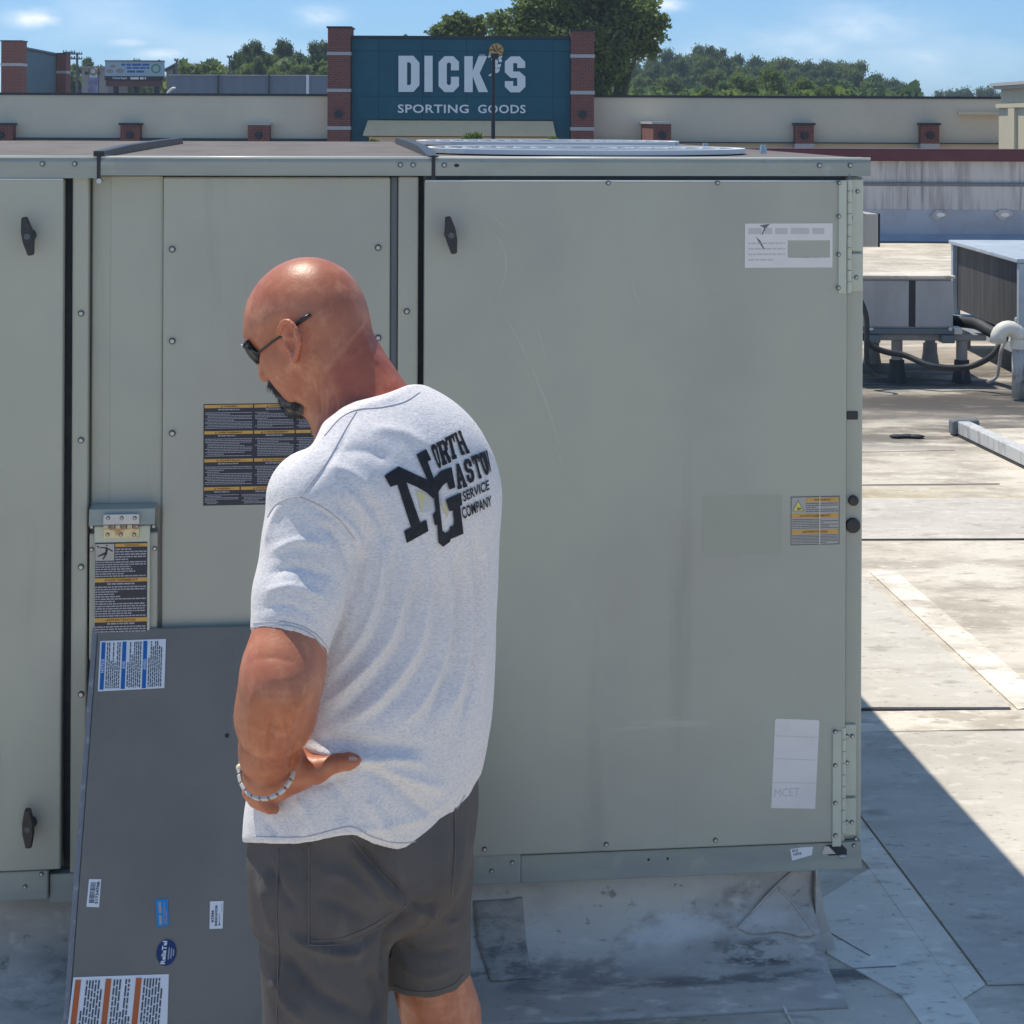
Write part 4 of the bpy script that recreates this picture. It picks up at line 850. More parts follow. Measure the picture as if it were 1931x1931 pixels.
# ------------------------------------------------------------------ the store across the parking lot
def brick_mat(name, c1, c2, mortar, sc):
    m = bpy.data.materials.new(name); m.use_nodes = True; nt = m.node_tree; N, L = nt.nodes, nt.links; b = N["Principled BSDF"]; b.inputs["Roughness"].default_value = .85
    t = N.new("ShaderNodeTexCoord"); sp = N.new("ShaderNodeSeparateXYZ"); L.new(t.outputs["Object"], sp.inputs[0])
    ad = N.new("ShaderNodeMath"); ad.operation = 'ADD'; L.new(sp.outputs[0], ad.inputs[0]); L.new(sp.outputs[1], ad.inputs[1])
    cb = N.new("ShaderNodeCombineXYZ"); L.new(ad.outputs[0], cb.inputs[0]); L.new(sp.outputs[2], cb.inputs[1])
    br = N.new("ShaderNodeTexBrick"); L.new(cb.outputs[0], br.inputs["Vector"]); br.inputs["Color1"].default_value = tuple(c1) + (1,); br.inputs["Color2"].default_value = tuple(c2) + (1,); br.inputs["Mortar"].default_value = tuple(mortar) + (1,)
    br.inputs["Scale"].default_value = 1; br.inputs["Brick Width"].default_value = .24; br.inputs["Row Height"].default_value = .09; br.inputs["Mortar Size"].default_value = .008; br.inputs["Bias"].default_value = 0
    L.new(br.outputs["Color"], b.inputs["Base Color"])
    bp = N.new("ShaderNodeBump"); bp.inputs["Strength"].default_value = .4; bp.inputs["Distance"].default_value = .01; L.new(br.outputs["Fac"], bp.inputs["Height"]); bp.invert = True; L.new(bp.outputs[0], b.inputs["Normal"])
    return m
MT['brick'] = brick_mat('red_brick', (0.26, 0.075, 0.055), (0.20, 0.06, 0.048), (0.27, 0.18, 0.15), 1)
MT['stucco'] = mat('cream_stucco', (0.80, 0.655, 0.48), 0.9, layers=[((0.73, 0.595, 0.445), .35, .42, .64, .8, (1, 1, 1.5)), ((0.84, 0.68, 0.48), 1.2, .55, .7, .5, U)])
MT['stucco_pale'] = mat('pale_stucco', (0.62, 0.55, 0.40), 0.9, layers=[((0.55, 0.48, 0.34), .8, .45, .65, .6, U)])
MT['band'] = mat('pale_stone_band', (0.52, 0.49, 0.46), 0.8, layers=[((0.44, 0.41, 0.39), 3, .5, .7, .6, U)])
MT['dark_trim'] = mat('dark_metal_trim', (0.025, 0.030, 0.038), 0.5, layers=[((0.05, 0.05, 0.06), 2, .5, .7, .6, U)])
MT['sign_teal'] = mat('sign_panel_dark_teal', (0.003, 0.090, 0.130), 0.6, layers=[((0.005, 0.105, 0.150), .7, .42, .62, .8, (1, 1, .5)), ((0.003, 0.076, 0.112), 2, .5, .7, .5, U)])
MT['sign_white'] = mat('sign_letter_white', (0.88, 0.86, 0.84), 0.5, layers=[((0.82, 0.80, 0.78), 1.5, .5, .7, .5, U)])
MT['ball_orange'] = mat('sign_ball_orange', (0.62, 0.36, 0.12), 0.55)
MT['ball_seam'] = mat('sign_ball_seam', (0.14, 0.055, 0.02), 0.6)
YS = 70.0
def sx(px, Y=YS): return P(px, 200, Y).x
def sz(py, px=965, Y=YS): return P(px, py, Y).z
st_ = thing('store_building', 'long cream sporting goods store with brick columns and a large dark teal sign', 'store', (0, YS, ZG))
zt = sz(183)
for a, b in ((sx(-260), sx(622)), (sx(1118), sx(1905))):
    MB().box(a, b, YS, YS + .4, ZG, zt).build('wall', MT['stucco'], st_)
    MB().box(a, b, YS - .06, YS + .5, zt + .002, zt + .10).build('coping', MT['dark_trim'], st_)
    MB().box(a, b, YS - .35, YS - .002, sz(268), sz(263) if a < 0 else sz(266)).build('ledge', MT['dark_trim'], st_)
MB().box(sx(-260), sx(1905), YS + .41, YS + 32, ZG, zt - .4).build('roof', MT['pad'], st_)
def column(parent, x0, x1, y0, y1, z1, bands, lamp=None):
    c = MB().box(x0, x1, y0, y1, ZG, z1).build('brick_column', MT['brick'], parent)
    MB().box(x0 - .05, x1 + .05, y0 - .05, y1 + .05, z1 + .001, z1 + .07).build('cap', MT['dark_trim'], c)
    for (a, b) in bands: MB().box(x0 - .03, x1 + .03, y0 - .03, y1 + .03, a, b).build('stone_band', MT['band'], c)
    if lamp is not None:
        MB().cyl(((x0 + x1) / 2, y0 - .12, lamp), ((x0 + x1) / 2, y0 - .001, lamp), .16, 16).build('wall_lamp', MT['dark_trim'], c)
column(st_, sx(622), sx(664), YS - .9, YS + .6, sz(55, 642), [(sz(b, 642), sz(a, 642)) for a, b in ((99.5, 105.5), (168, 174), (238, 244.5))], sz(215, 642))
column(st_, sx(1075.5), sx(1118), YS - .9, YS + .6, sz(61, 1097), [(sz(b, 1097), sz(a, 1097)) for a, b in ((104, 110.5), (172, 178.5), (239.5, 246))], sz(216, 1097))
# sign panel in rows and columns of cladding sheets
xs_ = [sx(v) for v in (665, 716, 798, 880, 960, 1042, 1075)]; zs_ = [sz(v) for v in (272, 226, 183, 98, 75)]
for i in range(6):
    for j in range(4):
        if j == 0 and 0 < i < 5: continue
        MB().box(xs_[i] + .006, xs_[i + 1] - .006, YS - .55, YS - .40, zs_[j] + .006, zs_[j + 1] - .006).build('cladding_sheet', MT['sign_teal'], st_)
MB().box(xs_[0], xs_[-1], YS - .398, YS + .5, sz(300), zs_[-1]).build('sign_backing', MT['sign_teal'], st_)
MB().box(xs_[0] - .02, xs_[-1] + .02, YS - .6, YS + .5, zs_[-1] + .001, zs_[-1] + .12).build('coping', MT['dark_trim'], st_)
# entrance canopy
MT['canopy'] = mat('cream_canopy', (0.92, 0.63, 0.35), 0.8, layers=[((0.82, 0.56, 0.31), 1.5, .45, .65, .6, (1, 1, .4))])
mb = MB(); x0, x1, x2, x3 = sx(696), sx(1042), sx(690), sx(1047)
za, zb, zc = sz(228), sz(256), sz(300)
mb.add([(x0, YS - .56, za), (x1, YS - .56, za), (x3, YS - 1.5, zb), (x2, YS - 1.5, zb), (x0, YS - .56, zb - .05), (x1, YS - .56, zb - .05)], [(0, 1, 2, 3), (0, 3, 4), (1, 5, 2), (3, 2, 5, 4)])
mb.build('entrance_canopy', MT['canopy'], st_)
MB().box(sx(700), sx(1040), YS - 1.0, YS - .56, ZG, zb - .06).build('entrance_wall', MT['stucco'], st_)
# lettering traced as the block capitals it is
def zpt(a, b): return (580 + a / 2.682, b / 2.682)
LET = {
 'D': [[(465, 285), (540, 285), (570, 320), (570, 432), (540, 466), (465, 466)], [(508, 318), (508, 432), (521, 432), (528, 424), (528, 326), (521, 318)]],
 'I': [[(595, 285), (636, 285), (636, 466), (595, 466)]],
 'C': [[(696, 287), (740, 287), (768, 315), (768, 358), (728, 358), (728, 326), (722, 319), (714, 319), (707, 326), (707, 424), (714, 432), (722, 432), (728, 424), (728, 390), (768, 390), (768, 437), (740, 467), (696, 467), (666, 437), (666, 317)]],
 'K': [[(795, 287), (837, 287), (837, 362), (866, 287), (910, 287), (872, 372), (914, 467), (866, 467), (837, 388), (837, 467), (795, 467)]],
 'S': [[(1028, 288), (1072, 288), (1100, 315), (1100, 346), (1060, 346), (1060, 322), (1040, 322), (1040, 364), (1072, 364), (1101, 390), (1101, 440), (1074, 468), (1026, 468), (998, 440), (998, 412), (1040, 412), (1040, 436), (1060, 436), (1060, 396), (1028, 396), (998, 368), (998, 314)]]}
yl_ = YS - .551
def flat_poly(mb, loops, Y, thick, mi=0):
    """a 2-D outline with holes, filled and given depth"""
    cu = bpy.data.curves.new("c", 'CURVE'); cu.dimensions = '2D'; cu.fill_mode = 'BOTH'; cu.extrude = thick / 2
    for lp in loops:
        s = cu.splines.new('POLY'); s.points.add(len(lp) - 1); s.use_cyclic_u = True
        for q, (a, b) in zip(s.points, lp): q.co = (a, b, 0, 1)
    ob = bpy.data.objects.new("c", cu); COL.objects.link(ob); dg = bpy.context.evaluated_depsgraph_get(); dg.update()
    me = bpy.data.meshes.new_from_object(ob.evaluated_get(dg))
    mb.add([(v.co.x, Y - thick / 2 - v.co.z, v.co.y) for v in me.vertices], [tuple(p.vertices) for p in me.polygons], mi)
    bpy.data.objects.remove(ob); bpy.data.curves.remove(cu); bpy.data.meshes.remove(me)
for k, loops in LET.items():
    mb = MB(); flat_poly(mb, [[(P(*zpt(a, b), YS).x, P(*zpt(a, b), YS).z) for a, b in lp] for lp in loops], yl_, .10)
    mb.build('sign_letter', MT['sign_white'], st_)
for txt, pa, pb in (("SPORTING", 752, 884.5), ("GOODS", 902, 991)):
    vs_, fs_ = text_mesh(txt, 1.0, .018, spacing=1.08); ax, bx_ = min(v.x for v in vs_), max(v.x for v in vs_); ay, by = min(v.y for v in vs_), max(v.y for v in vs_)
    X0, X1 = P(pa, 205, YS).x, P(pb, 205, YS).x; Z0, Z1 = P(880, 213.5, YS).z, P(880, 197.5, YS).z
    mb = MB(); vv = [(X0 + (v.x - ax) / (bx_ - ax) * (X1 - X0), yl_ - .004, Z0 + (v.y - ay) / (by - ay) * (Z1 - Z0)) for v in vs_]
    mb.add(vv, fs_); w_ = mb.build('sign_lettering', MT['sign_white'], st_); so = w_.modifiers.new('thick', 'SOLIDIFY'); so.thickness = .05; so.offset = 1
# the apostrophe: a ball held up by white strokes
def apx(a, b): return P(880 + a / 14.854, 70 + b / 14.854, YS)
mb = MB(); c = apx(835, 390); r_ = (apx(1035, 390).x - apx(635, 390).x) / 2
ball = MB().prism([(c.x + r_ * math.cos(t), c.z + r_ * .98 * math.sin(t)) for t in [2 * math.pi * k / 36 for k in range(36)]], (0, yl_, 0), (1, 0, 0), (0, 0, 1), (0, -.08, 0)).build('sign_ball', MT['ball_orange'], st_)
mb = MB()
for pts in ([(640, 385), (740, 375), (830, 430)], [(715, 255), (760, 330), (850, 440)], [(830, 225), (840, 320), (900, 400), (1020, 460)], [(985, 310), (900, 360), (860, 380)]):
    q_ = [apx(a, b) for a, b in pts]; mb.tube([(p.x, yl_ - .085, p.z) for p in curve(q_, 4)], .022, 5)
mb.build('ball_seam', MT['ball_seam'], ball)
mb = MB()
for pl in ([(800, 640), (870, 660), (890, 730), (840, 780), (950, 760), (970, 790), (930, 870), (800, 875)], [(890, 640), (960, 590), (1000, 690), (960, 720), (905, 700)], [(840, 600), (960, 520), (1005, 545), (980, 590), (870, 625)], [(800, 890), (930, 890), (925, 950), (880, 1010), (810, 1018)], [(610, 1075), (700, 1030), (720, 1060), (650, 1110)], [(640, 470), (690, 460), (690, 560), (650, 580), (605, 605), (610, 540)], [(690, 600), (720, 620), (725, 720), (705, 700)]):
    mb.prism([(apx(a, b).x, apx(a, b).z) for a, b in pl], (0, yl_, 0), (1, 0, 0), (0, 0, 1), (0, -.06, 0))
mb.build('sign_apostrophe', MT['sign_white'], st_)
# brick pier stubs in front of the wall
for a, b, dep, cap in ((-20, 23.5, .5, 'dark_trim'), (227, 263, .5, 'dark_trim'), (467.5, 508, .5, 'band'), (1232, 1266, 6.0, 'band'), (1500, 1535, .5, 'dark_trim'), (1737.5, 1771.5, .5, 'dark_trim')):
    Yf = YS - dep; x0, x1 = sx(a, Yf), sx(b, Yf); z1 = sz(236 if dep < 1 else 234, (a + b) / 2, Yf)
    p_ = MB().box(x0, x1, Yf, YS - .003, ZG, z1).build('brick_pier', MT['brick'], st_)
    MB().box(x0 - .06, x1 + .06, Yf - .06, YS - .003, z1 + .001, z1 + .09).build('cap', MT[cap], p_)
    zl = sz(255, (a + b) / 2, Yf); MB().cyl(((x0 + x1) / 2, Yf - .12, zl), ((x0 + x1) / 2, Yf - .001, zl), .15, 14).build('wall_lamp', MT['dark_trim'], p_)
    MB().box(x0 - .02, x1 + .02, Yf - .02, YS - .002, ZG, sz(271, (a + b) / 2, Yf)).build('base', MT['band'], p_)
MB().box(sx(1806), sx(1890), YS - .30, YS - .002, sz(216, 1850), sz(211, 1850)).build('ledge', MT['stucco'], st_)
# pale corniced building at the right edge
XB = P(1934, 200, 62.0).x
cb_ = thing('corniced_building', 'pale cream building with a stepped cornice at the right edge', 'building', (XB, 62, ZG))
zz = lambda y: P(1905, y, 63.5).z
MB().box(XB, XB + 9, 58, 65.4, ZG, zz(203)).build('wall', MT['stucco_pale'], cb_)
MB().box(XB - .10, XB + 9, 57.9, 65.5, zz(202.9), zz(195)).build('ledge', MT['stucco_pale'], cb_)
MB().box(XB + .05, XB + 9, 58.1, 65.3, zz(194.9), zz(167)).build('frieze', MT['stucco_pale'], cb_)
MB().box(XB - .18, XB + 9, 57.8, 65.6, zz(166.9), zz(161)).build('cornice', MT['band'], cb_)
MB().box(XB - .28, XB + 9, 57.7, 65.7, zz(160.9), zz(155)).build('cornice', MT['band'], cb_)
for y_ in (60.0, 63.0): MB().box(XB - .12, XB - .001, y_, y_ + .8, ZG, zz(204)).build('pilaster', MT['stucco_pale'], cb_)
# brick tower at the left edge
MT['teal_panel'] = mat('tower_teal_panel', (0.085, 0.145, 0.165), 0.6, layers=[((0.07, 0.125, 0.14), 1, .45, .65, .7, U)])
YT = 104.0
tw = thing('brick_tower', 'brick and teal entrance tower rising at the left edge behind the store', 'tower', (P(20, 150, YT).x, YT, ZG))
column(tw, P(2, 150, YT).x, P(40, 150, YT).x, YT, YT + 1.2, P(20, 78, YT).z, [(P(20, 124.5, YT).z, P(20, 119, YT).z)])
YT2 = 120.0
column(tw, P(107, 150, YT2).x, P(124, 150, YT2).x, YT2, YT2 + 1.2, P(115, 101.5, YT2).z, [(P(115, 138.5, YT2).z, P(115, 133.5, YT2).z)])
a0, a1 = P(40, 90, YT + .6), P(108, 103, YT2 + .6)
MB().add([(a0.x, a0.y, ZG), (a1.x, a1.y, ZG), (a1.x, a1.y, a1.z), (a0.x, a0.y, a0.z), (a0.x - .3, a0.y + .3, ZG), (a1.x - .3, a1.y + .3, ZG), (a1.x - .3, a1.y + .3, a1.z), (a0.x - .3, a0.y + .3, a0.z)], [(0, 1, 2, 3), (4, 7, 6, 5), (3, 2, 6, 7), (0, 3, 7, 4), (1, 5, 6, 2)]).build('teal_wall', MT['teal_panel'], tw)
MB().tube([Vector((a0.x, a0.y - .05, a0.z)), Vector((a1.x, a1.y - .05, a1.z))], .12, 6).build('coping', MT['dark_trim'], tw)
# grey warehouse
MT['ware'] = mat('grey_metal_siding', (0.20, 0.225, 0.265), 0.7, layers=[((0.17, 0.19, 0.225), .5, .42, .64, .8, (3, 1, .4))])
YW = 140.0
wh = thing('warehouse', 'low grey metal sided warehouse behind the store', 'warehouse', (P(470, 160, YW).x, YW, ZG))
MB().box(P(322, 160, YW).x, P(700, 160, YW).x, YW, YW + 25, ZG, P(470, 143, YW).z).build('wall', MT['ware'], wh)
MB().box(P(318, 160, YW).x, P(700, 160, YW).x, YW - .1, YW + 25, P(470, 142.9, YW).z, P(470, 141, YW).z).build('roof_edge', MT['band'], wh)
for px, w, m in ((412, 1.6, 'dark_trim'), (508, 2.2, 'dark_trim'), (580.5, 5, 'sign_white')): MB().box(P(px - w / 2, 160, YW).x, P(px + w / 2, 160, YW).x, YW - .25, YW - .002, ZG, P(px, 141, YW).z).build('wall_post', MT[m], wh)
# house with a gable roof
MT['shingle'] = mat('grey_shingles', (0.17, 0.155, 0.15), 0.9, layers=[((0.12, 0.11, 0.11), 2, .45, .65, .7, U)])
MT['siding'] = mat('beige_siding', (0.36, 0.31, 0.27), 0.85, layers=[((0.28, 0.24, 0.21), .8, .5, .7, .6, U)])
YH = 185.0
hs = thing('house', 'small house with a grey shingled gable roof beside the billboard', 'house', (P(337, 140, YH).x, YH, ZG))
x0, x1 = P(309, 130, YH).x, P(366, 130, YH).x; ze, zr_ = P(337, 133, YH).z, P(337, 120, YH).z; xm_ = (x0 + x1) / 2
MB().prism([(x0 + .3, ZG), (x1 - .3, ZG), (x1 - .3, ze), (xm_, zr_ - .15), (x0 + .3, ze)], (0, YH, 0), (1, 0, 0), (0, 0, 1), (0, 8, 0)).build('wall', MT['siding'], hs)
MB().prism([(x0, ze - .1), (xm_, zr_), (x1, ze - .1), (x1, ze + .1), (xm_, zr_ + .25), (x0, ze + .1)], (0, YH - .4, 0), (1, 0, 0), (0, 0, 1), (0, 9, 0)).build('roof', MT['shingle'], hs)
MB().box(xm_ - .6, xm_ + .6, YH - .05, YH - .002, ze - .9, ze + .2).build('window', MT['dark_trim'], hs)
bb = thing('house', 'beige block of a house between the utility poles and the billboard', 'house', (P(178, 140, 175).x, 175, ZG))
MB().box(P(154, 140, 175).x, P(203, 140, 175).x, 175, 184, ZG, P(178, 129, 175).z).build('wall', MT['siding'], bb)
MB().box(P(152, 140, 175).x, P(205, 140, 175).x, 174.7, 184.3, P(178, 128.9, 175).z, P(178, 125, 175).z).build('roof', MT['siding'], bb)
for px in (163, 186): MB().box(P(px - 3, 140, 175).x, P(px + 3, 140, 175).x, 174.95, 174.998, P(px, 141, 175).z, P(px, 135, 175).z).build('window', MT['dark_trim'], bb)
# billboard
MT['bill'] = mat('billboard_face', (0.42, 0.50, 0.56), 0.6, layers=[((0.38, 0.52, 0.46), .25, .45, .7, .8, U)])
MT['bill_green'] = mat('billboard_green', (0.07, 0.30, 0.17), 0.6)
MT['bill_brown'] = mat('billboard_skirt_brown', (0.14, 0.075, 0.07), 0.7, layers=[((0.2, 0.12, 0.11), .6, .5, .7, .6, (.3, 1, 1))])
YBL = 128.0
bl = thing('billboard', 'large pale billboard with a green round badge on tall posts', 'billboard', (P(252, 150, YBL).x, YBL, ZG))
def B(px, py): return P(px, py, YBL)
MB().box(B(198, 130).x, B(308, 130).x, YBL, YBL + .5, B(250, 143.6).z, B(250, 115.5).z).build('face_panel', MT['bill'], bl)
MB().box(B(197.5, 130).x, B(308.5, 130).x, YBL - .08, YBL + .55, B(250, 115.4).z, B(250, 113.8).z).build('frame_rail', MT['dark_trim'], bl)
MB().box(B(197.5, 130).x, B(308, 130).x, YBL - .02, YBL + .52, B(250, 151.6).z, B(250, 143.7).z).build('name_strip', MT['dark_trim'], bl)
MB().box(B(199, 130).x, B(305, 130).x, YBL + .1, YBL + .4, B(250, 163).z, B(250, 151.7).z).build('skirt', MT['bill_brown'], bl)
for px in (215, 253, 292): MB().cyl((B(px, 160).x, YBL + .6, ZG), (B(px, 160).x, YBL + .6, B(px, 120).z), .22, 10).build('post', MT['dark_trim'], bl)
ft = MB(); put_text(ft, "Charleys", (B(226, 148).x, YBL - .024, B(226, 147.6).z), (1, 0, 0), (0, 0, 1), .19, 1.08, bold=.02, mi=0)
text_lines(ft, (0, YBL - .024, 0), (1, 0, 0), (0, 0, 1), B(246, 148).x, B(296, 148).x, B(270, 145.2).z, B(270, 150.2).z, 1, 0, rng, fill=.8)
text_lines(ft, (0, YBL - .006, 0), (1, 0, 0), (0, 0, 1), B(229, 122).x, B(282, 122).x, B(255, 119.6).z, B(255, 124.6).z, 1, 1, rng, fill=.8)
text_lines(ft, (0, YBL - .006, 0), (1, 0, 0), (0, 0, 1), B(239, 122).x, B(282, 122).x, B(255, 126).z, B(255, 130).z, 1, 1, rng, fill=.8)
text_lines(ft, (0, YBL - .006, 0), (1, 0, 0), (0, 0, 1), B(240, 122).x, B(281, 122).x, B(255, 132.4).z, B(255, 137.4).z, 1, 1, rng, fill=.8)
for px, py, r in ((213, 125, .2), (207, 134, .26), (226, 133.5, .3)): ft.add([(B(px, py).x + r * 1.1 * math.cos(t), YBL - .006, B(px, py).z + r * .6 * math.sin(t)) for t in [k * math.pi / 6 for k in range(12)]], [tuple(range(12))], 3)
ft.add([(B(294, 129.5).x + .36 * math.cos(t), YBL - .006, B(294, 129.5).z + .36 * math.sin(t)) for t in [k * math.pi / 12 for k in range(24)]], [tuple(range(24))], 2)
ft.add([(B(294, 129.5).x + .24 * math.cos(t), YBL - .012, B(294, 129.5).z + .24 * math.sin(t)) for t in [k * math.pi / 12 for k in range(24)]], [tuple(range(24))], 4)
ft.build('print', [MT['sign_white'], MT['blue'], MT['bill_green'], MT['siding'], MT['bill']], bl)
# pylon signs, poles
MT['pole'] = mat('weathered_pole_wood', (0.16, 0.15, 0.145), 0.85, layers=[((0.10, 0.09, 0.09), 3, .5, .7, .6, (1, 1, .2))])
MT['pylon'] = mat('pylon_sign_lilac', (0.42, 0.42, 0.56), 0.6, layers=[((0.25, 0.22, 0.42), .9, .45, .6, .8, (1, 1, 1.6))])
MT['gold'] = mat('round_sign_gold', (0.48, 0.32, 0.16), 0.6)
YP2 = 122.0
py_ = thing('pylon_sign', 'tall roadside pylon sign topped by a round gold badge', 'sign', (P(175, 150, YP2).x, YP2, ZG))
c = P(175.5, 134.5, YP2)
MB().cyl((c.x, YP2, c.z), (c.x, YP2 + .3, c.z), .27, 20).build('badge', MT['gold'], py_)
MB().cyl((c.x, YP2 - .03, c.z), (c.x, YP2 - .001, c.z), .17, 20).build('badge_face', MT['paper'], py_)
for y0, y1, w, m in ((140, 146.5, 7, 'paper'), (147, 157, 8, 'pylon'), (158, 176, 8, 'pylon')): MB().box(P(175 - w, 150, YP2).x, P(175 + w, 150, YP2).x, YP2, YP2 + .3, P(175, y1, YP2).z, P(175, y0, YP2).z).build('sign_board', MT[m], py_)
for px in (166, 183): MB().cyl((P(px, 150, YP2).x, YP2 + .35, ZG), (P(px, 150, YP2).x, YP2 + .35, P(px, 130, YP2).z), .07, 8).build('post', MT['pole'], py_)
def upole(px, top, Y, arms, label, hw=.62):
    t = thing('utility_pole', label, 'utility pole', (P(px, 150, Y).x, Y, ZG), group='utility poles')
    b = P(px, top, Y); MB().tube([(b.x, Y, ZG), (b.x, Y, b.z)], [.17, .10], 8).build('pole', MT['pole'], t)
    for py in arms:
        z = P(px, py, Y).z; MB().box(b.x - hw, b.x + hw, Y - .2, Y - .101, z - .06, z + .06).build('crossarm', MT['pole'], t)
        mb = MB()
        for k in (-.9, -.45, .45, .9): mb.cyl((b.x + k * hw, Y - .15, z + .061), (b.x + k * hw, Y - .15, z + .2), .045, 6)
        mb.build('insulator', MT['dark_trim'], t)
upole(131, 97, 150, (99, 110), 'utility pole with two crossarms nearest the brick tower', .55); upole(145.5, 99, 152, (102, 111), 'utility pole with two crossarms, right one of the close pair', .5)
upole(333, 112, 170, (114,), 'short utility pole standing over the gable roofed house', .2); upole(433, 106, 175, (108,), 'short utility pole among the trees left of the sign', .25); upole(300, 112.5, 160, (), 'bare thin pole top behind the billboard')
YL = 46.0
lp = thing('parking_light', 'tall thin parking lot light pole in front of the teal sign', 'light pole', (P(930, 200, YL).x, YL, ZG))
b = P(930.5, 108, YL); MB().tube([(P(930.5, 265, YL).x, YL, ZG), (b.x, YL, b.z)], [.075, .05], 10).build('pole', MT['dark_trim'], lp)
MB().box(P(906, 104, YL).x, P(958, 104, YL).x, YL - .03, YL + .03, P(930, 104.6, YL).z, P(930, 103.2, YL).z).build('arm', MT['dark_trim'], lp)
a, b2 = P(926, 110, YL), P(940.5, 100.8, YL); MB().box(a.x, b2.x, YL - .3, YL + .1, a.z, b2.z).build('lamp_head', MT['dark_trim'], lp, bevel=.02)
a, b2 = P(904, 105.5, YL), P(915, 103, YL); MB().box(a.x, b2.x, YL - .2, YL + .1, a.z, b2.z).build('lamp_head', MT['galv'], lp)
rl = thing('street_light', 'short street light with a curved pale arm beside the warehouse', 'street light', (P(314, 178, 126).x, 126, ZG))
MB().tube(curve([P(314, 185, 126), P(315.5, 177, 126), P(321, 170, 126), P(327, 166, 126)], 5), .09, 8).build('arm', MT['sign_white'], rl, smooth=True)
MB().tube([(P(314, 185, 126).x, 126, ZG), P(314, 185, 126)], .11, 8).build('pole', MT['pole'], rl)
MB().ball(P(328, 166, 126), .16, .12, .08, 8, 5).build('lamp_head', MT['sign_white'], rl)

# ------------------------------------------------------------------ trees
def leaf_mat(name, a, b, c):
    m = mat(name, a, 0.6, layers=[(b, .55, .42, .62, .9, U), (c, 2.4, .5, .68, .7, U)], spec=.25)
    nt = m.node_tree; bs = nt.nodes["Principled BSDF"]; tr = nt.nodes.new("ShaderNodeBsdfTranslucent"); mx = nt.nodes.new("ShaderNodeMixShader"); mx.inputs[0].default_value = .45
    tr.inputs[0].default_value = (a[0] * 1.6, a[1] * 1.7, a[2] * 1.0, 1)
    nt.links.new(bs.outputs[0], mx.inputs[1]); nt.links.new(tr.outputs[0], mx.inputs[2]); nt.links.new(mx.outputs[0], nt.nodes["Material Output"].inputs[0]); return m
MT['leaf_dark'] = leaf_mat('foliage_dark', (0.074, 0.118, 0.058), (0.050, 0.090, 0.050), (0.105, 0.145, 0.062))
MT['leaf_mid'] = leaf_mat('foliage_mid', (0.125, 0.165, 0.064), (0.080, 0.118, 0.052), (0.175, 0.21, 0.085))
MT['leaf_light'] = leaf_mat('foliage_light', (0.135, 0.180, 0.055), (0.09, 0.13, 0.042), (0.19, 0.23, 0.075))
MT['bark'] = mat('bark', (0.075, 0.06, 0.048), 0.9, layers=[((0.045, 0.038, 0.03), 3, .45, .65, .8, (1, 1, .2))], bump=[(8, .4, (1, 1, .2))])
nr = np.random.RandomState(11)
def crown_mesh(name, lobes, n, size, m, core=.62):
    """leaf-sized faces through the volume of a set of lobes (x, y, z, rx, ry, rz)"""
    lobes = np.array(lobes, float); vol = lobes[:, 3] * lobes[:, 4] * lobes[:, 5]; pick = nr.choice(len(lobes), n, p=vol ** .75 / (vol ** .75).sum())
    d = nr.normal(size=(n, 3)); d /= np.linalg.norm(d, axis=1)[:, None]
    bump = 1 + .16 * np.sin(d[:, 0] * 7 + pick * 2.1) * np.sin(d[:, 1] * 6 + pick) + .14 * np.sin(d[:, 2] * 8 + pick * 1.3 + d[:, 0] * 5)
    r = (nr.uniform(size=n) ** .33) * (.62 + .38 * nr.uniform(size=n) ** .5) * bump
    c = lobes[pick, :3] + d * r[:, None] * lobes[pick, 3:]
    a = nr.normal(size=(n, 3)); a += d * .0; a /= np.linalg.norm(a, axis=1)[:, None]
    b = np.cross(a, nr.normal(size=(n, 3))); b /= np.linalg.norm(b, axis=1)[:, None]
    s = size * nr.uniform(.55, 1.25, size=(n, 1))
    v = np.stack([c - a * s, c - b * s * .55, c + a * s, c + b * s * .55], 1).reshape(-1, 3)
    f = np.arange(4 * n).reshape(n, 4)
    mb = MB()
    for (x, y, z, rx, ry, rz) in lobes: mb.ball((x, y, z), rx * core, ry * core, rz * core, 10, 7)
    ov = len(mb.v); me = bpy.data.meshes.new(name)
    allv = np.concatenate([np.array([tuple(p) for p in mb.v]), v]); me.from_pydata(allv.tolist(), [], mb.f + (f + ov).tolist()); me.materials.append(m); me.update()
    return me
def trunk_mesh(name, h, r, limbs):
    mb = MB(); mb.tube([(0, 0, 0), (.03 * h * .1, 0, h * .5), (0, .02, h)], [r * 1.25, r * .9, r * .4], 9)
    for (z, a, l, up) in limbs: mb.tube([(0, 0, z), (l * .5 * math.cos(a), l * .5 * math.sin(a), z + up * .45), (l * math.cos(a), l * math.sin(a), z + up)], [r * .5, r * .35, r * .12], 6)
    return mb.mesh(name, MT['bark'])
def unit_lobes(kind, seed):
    q = random.Random(seed); out = []
    if kind == 'round':
        for k in range(13):
            a = q.uniform(0, 6.28); rr = q.uniform(.1, .62); z = q.uniform(.30, .86)
            rr *= (1 - abs(z - .5) * 1.0); s = q.uniform(.24, .40); out.append((rr * math.cos(a), rr * math.sin(a), z, s, s, s * .62))
        out += [(0, 0, .55, .62, .62, .36), (.2, .1, .18, .55, .55, .24), (-.25, -.1, .10, .6, .6, .24), (.1, -.3, .0, .62, .6, .22)]
    else:
        for k in range(12):
            z = .18 + .72 * k / 12; w = .55 * (1 - z * .75); a = q.uniform(0, 6.28); out.append((w * .5 * math.cos(a), w * .5 * math.sin(a), z, w * .75, w * .75, .13))
    return out
PROTO = {}
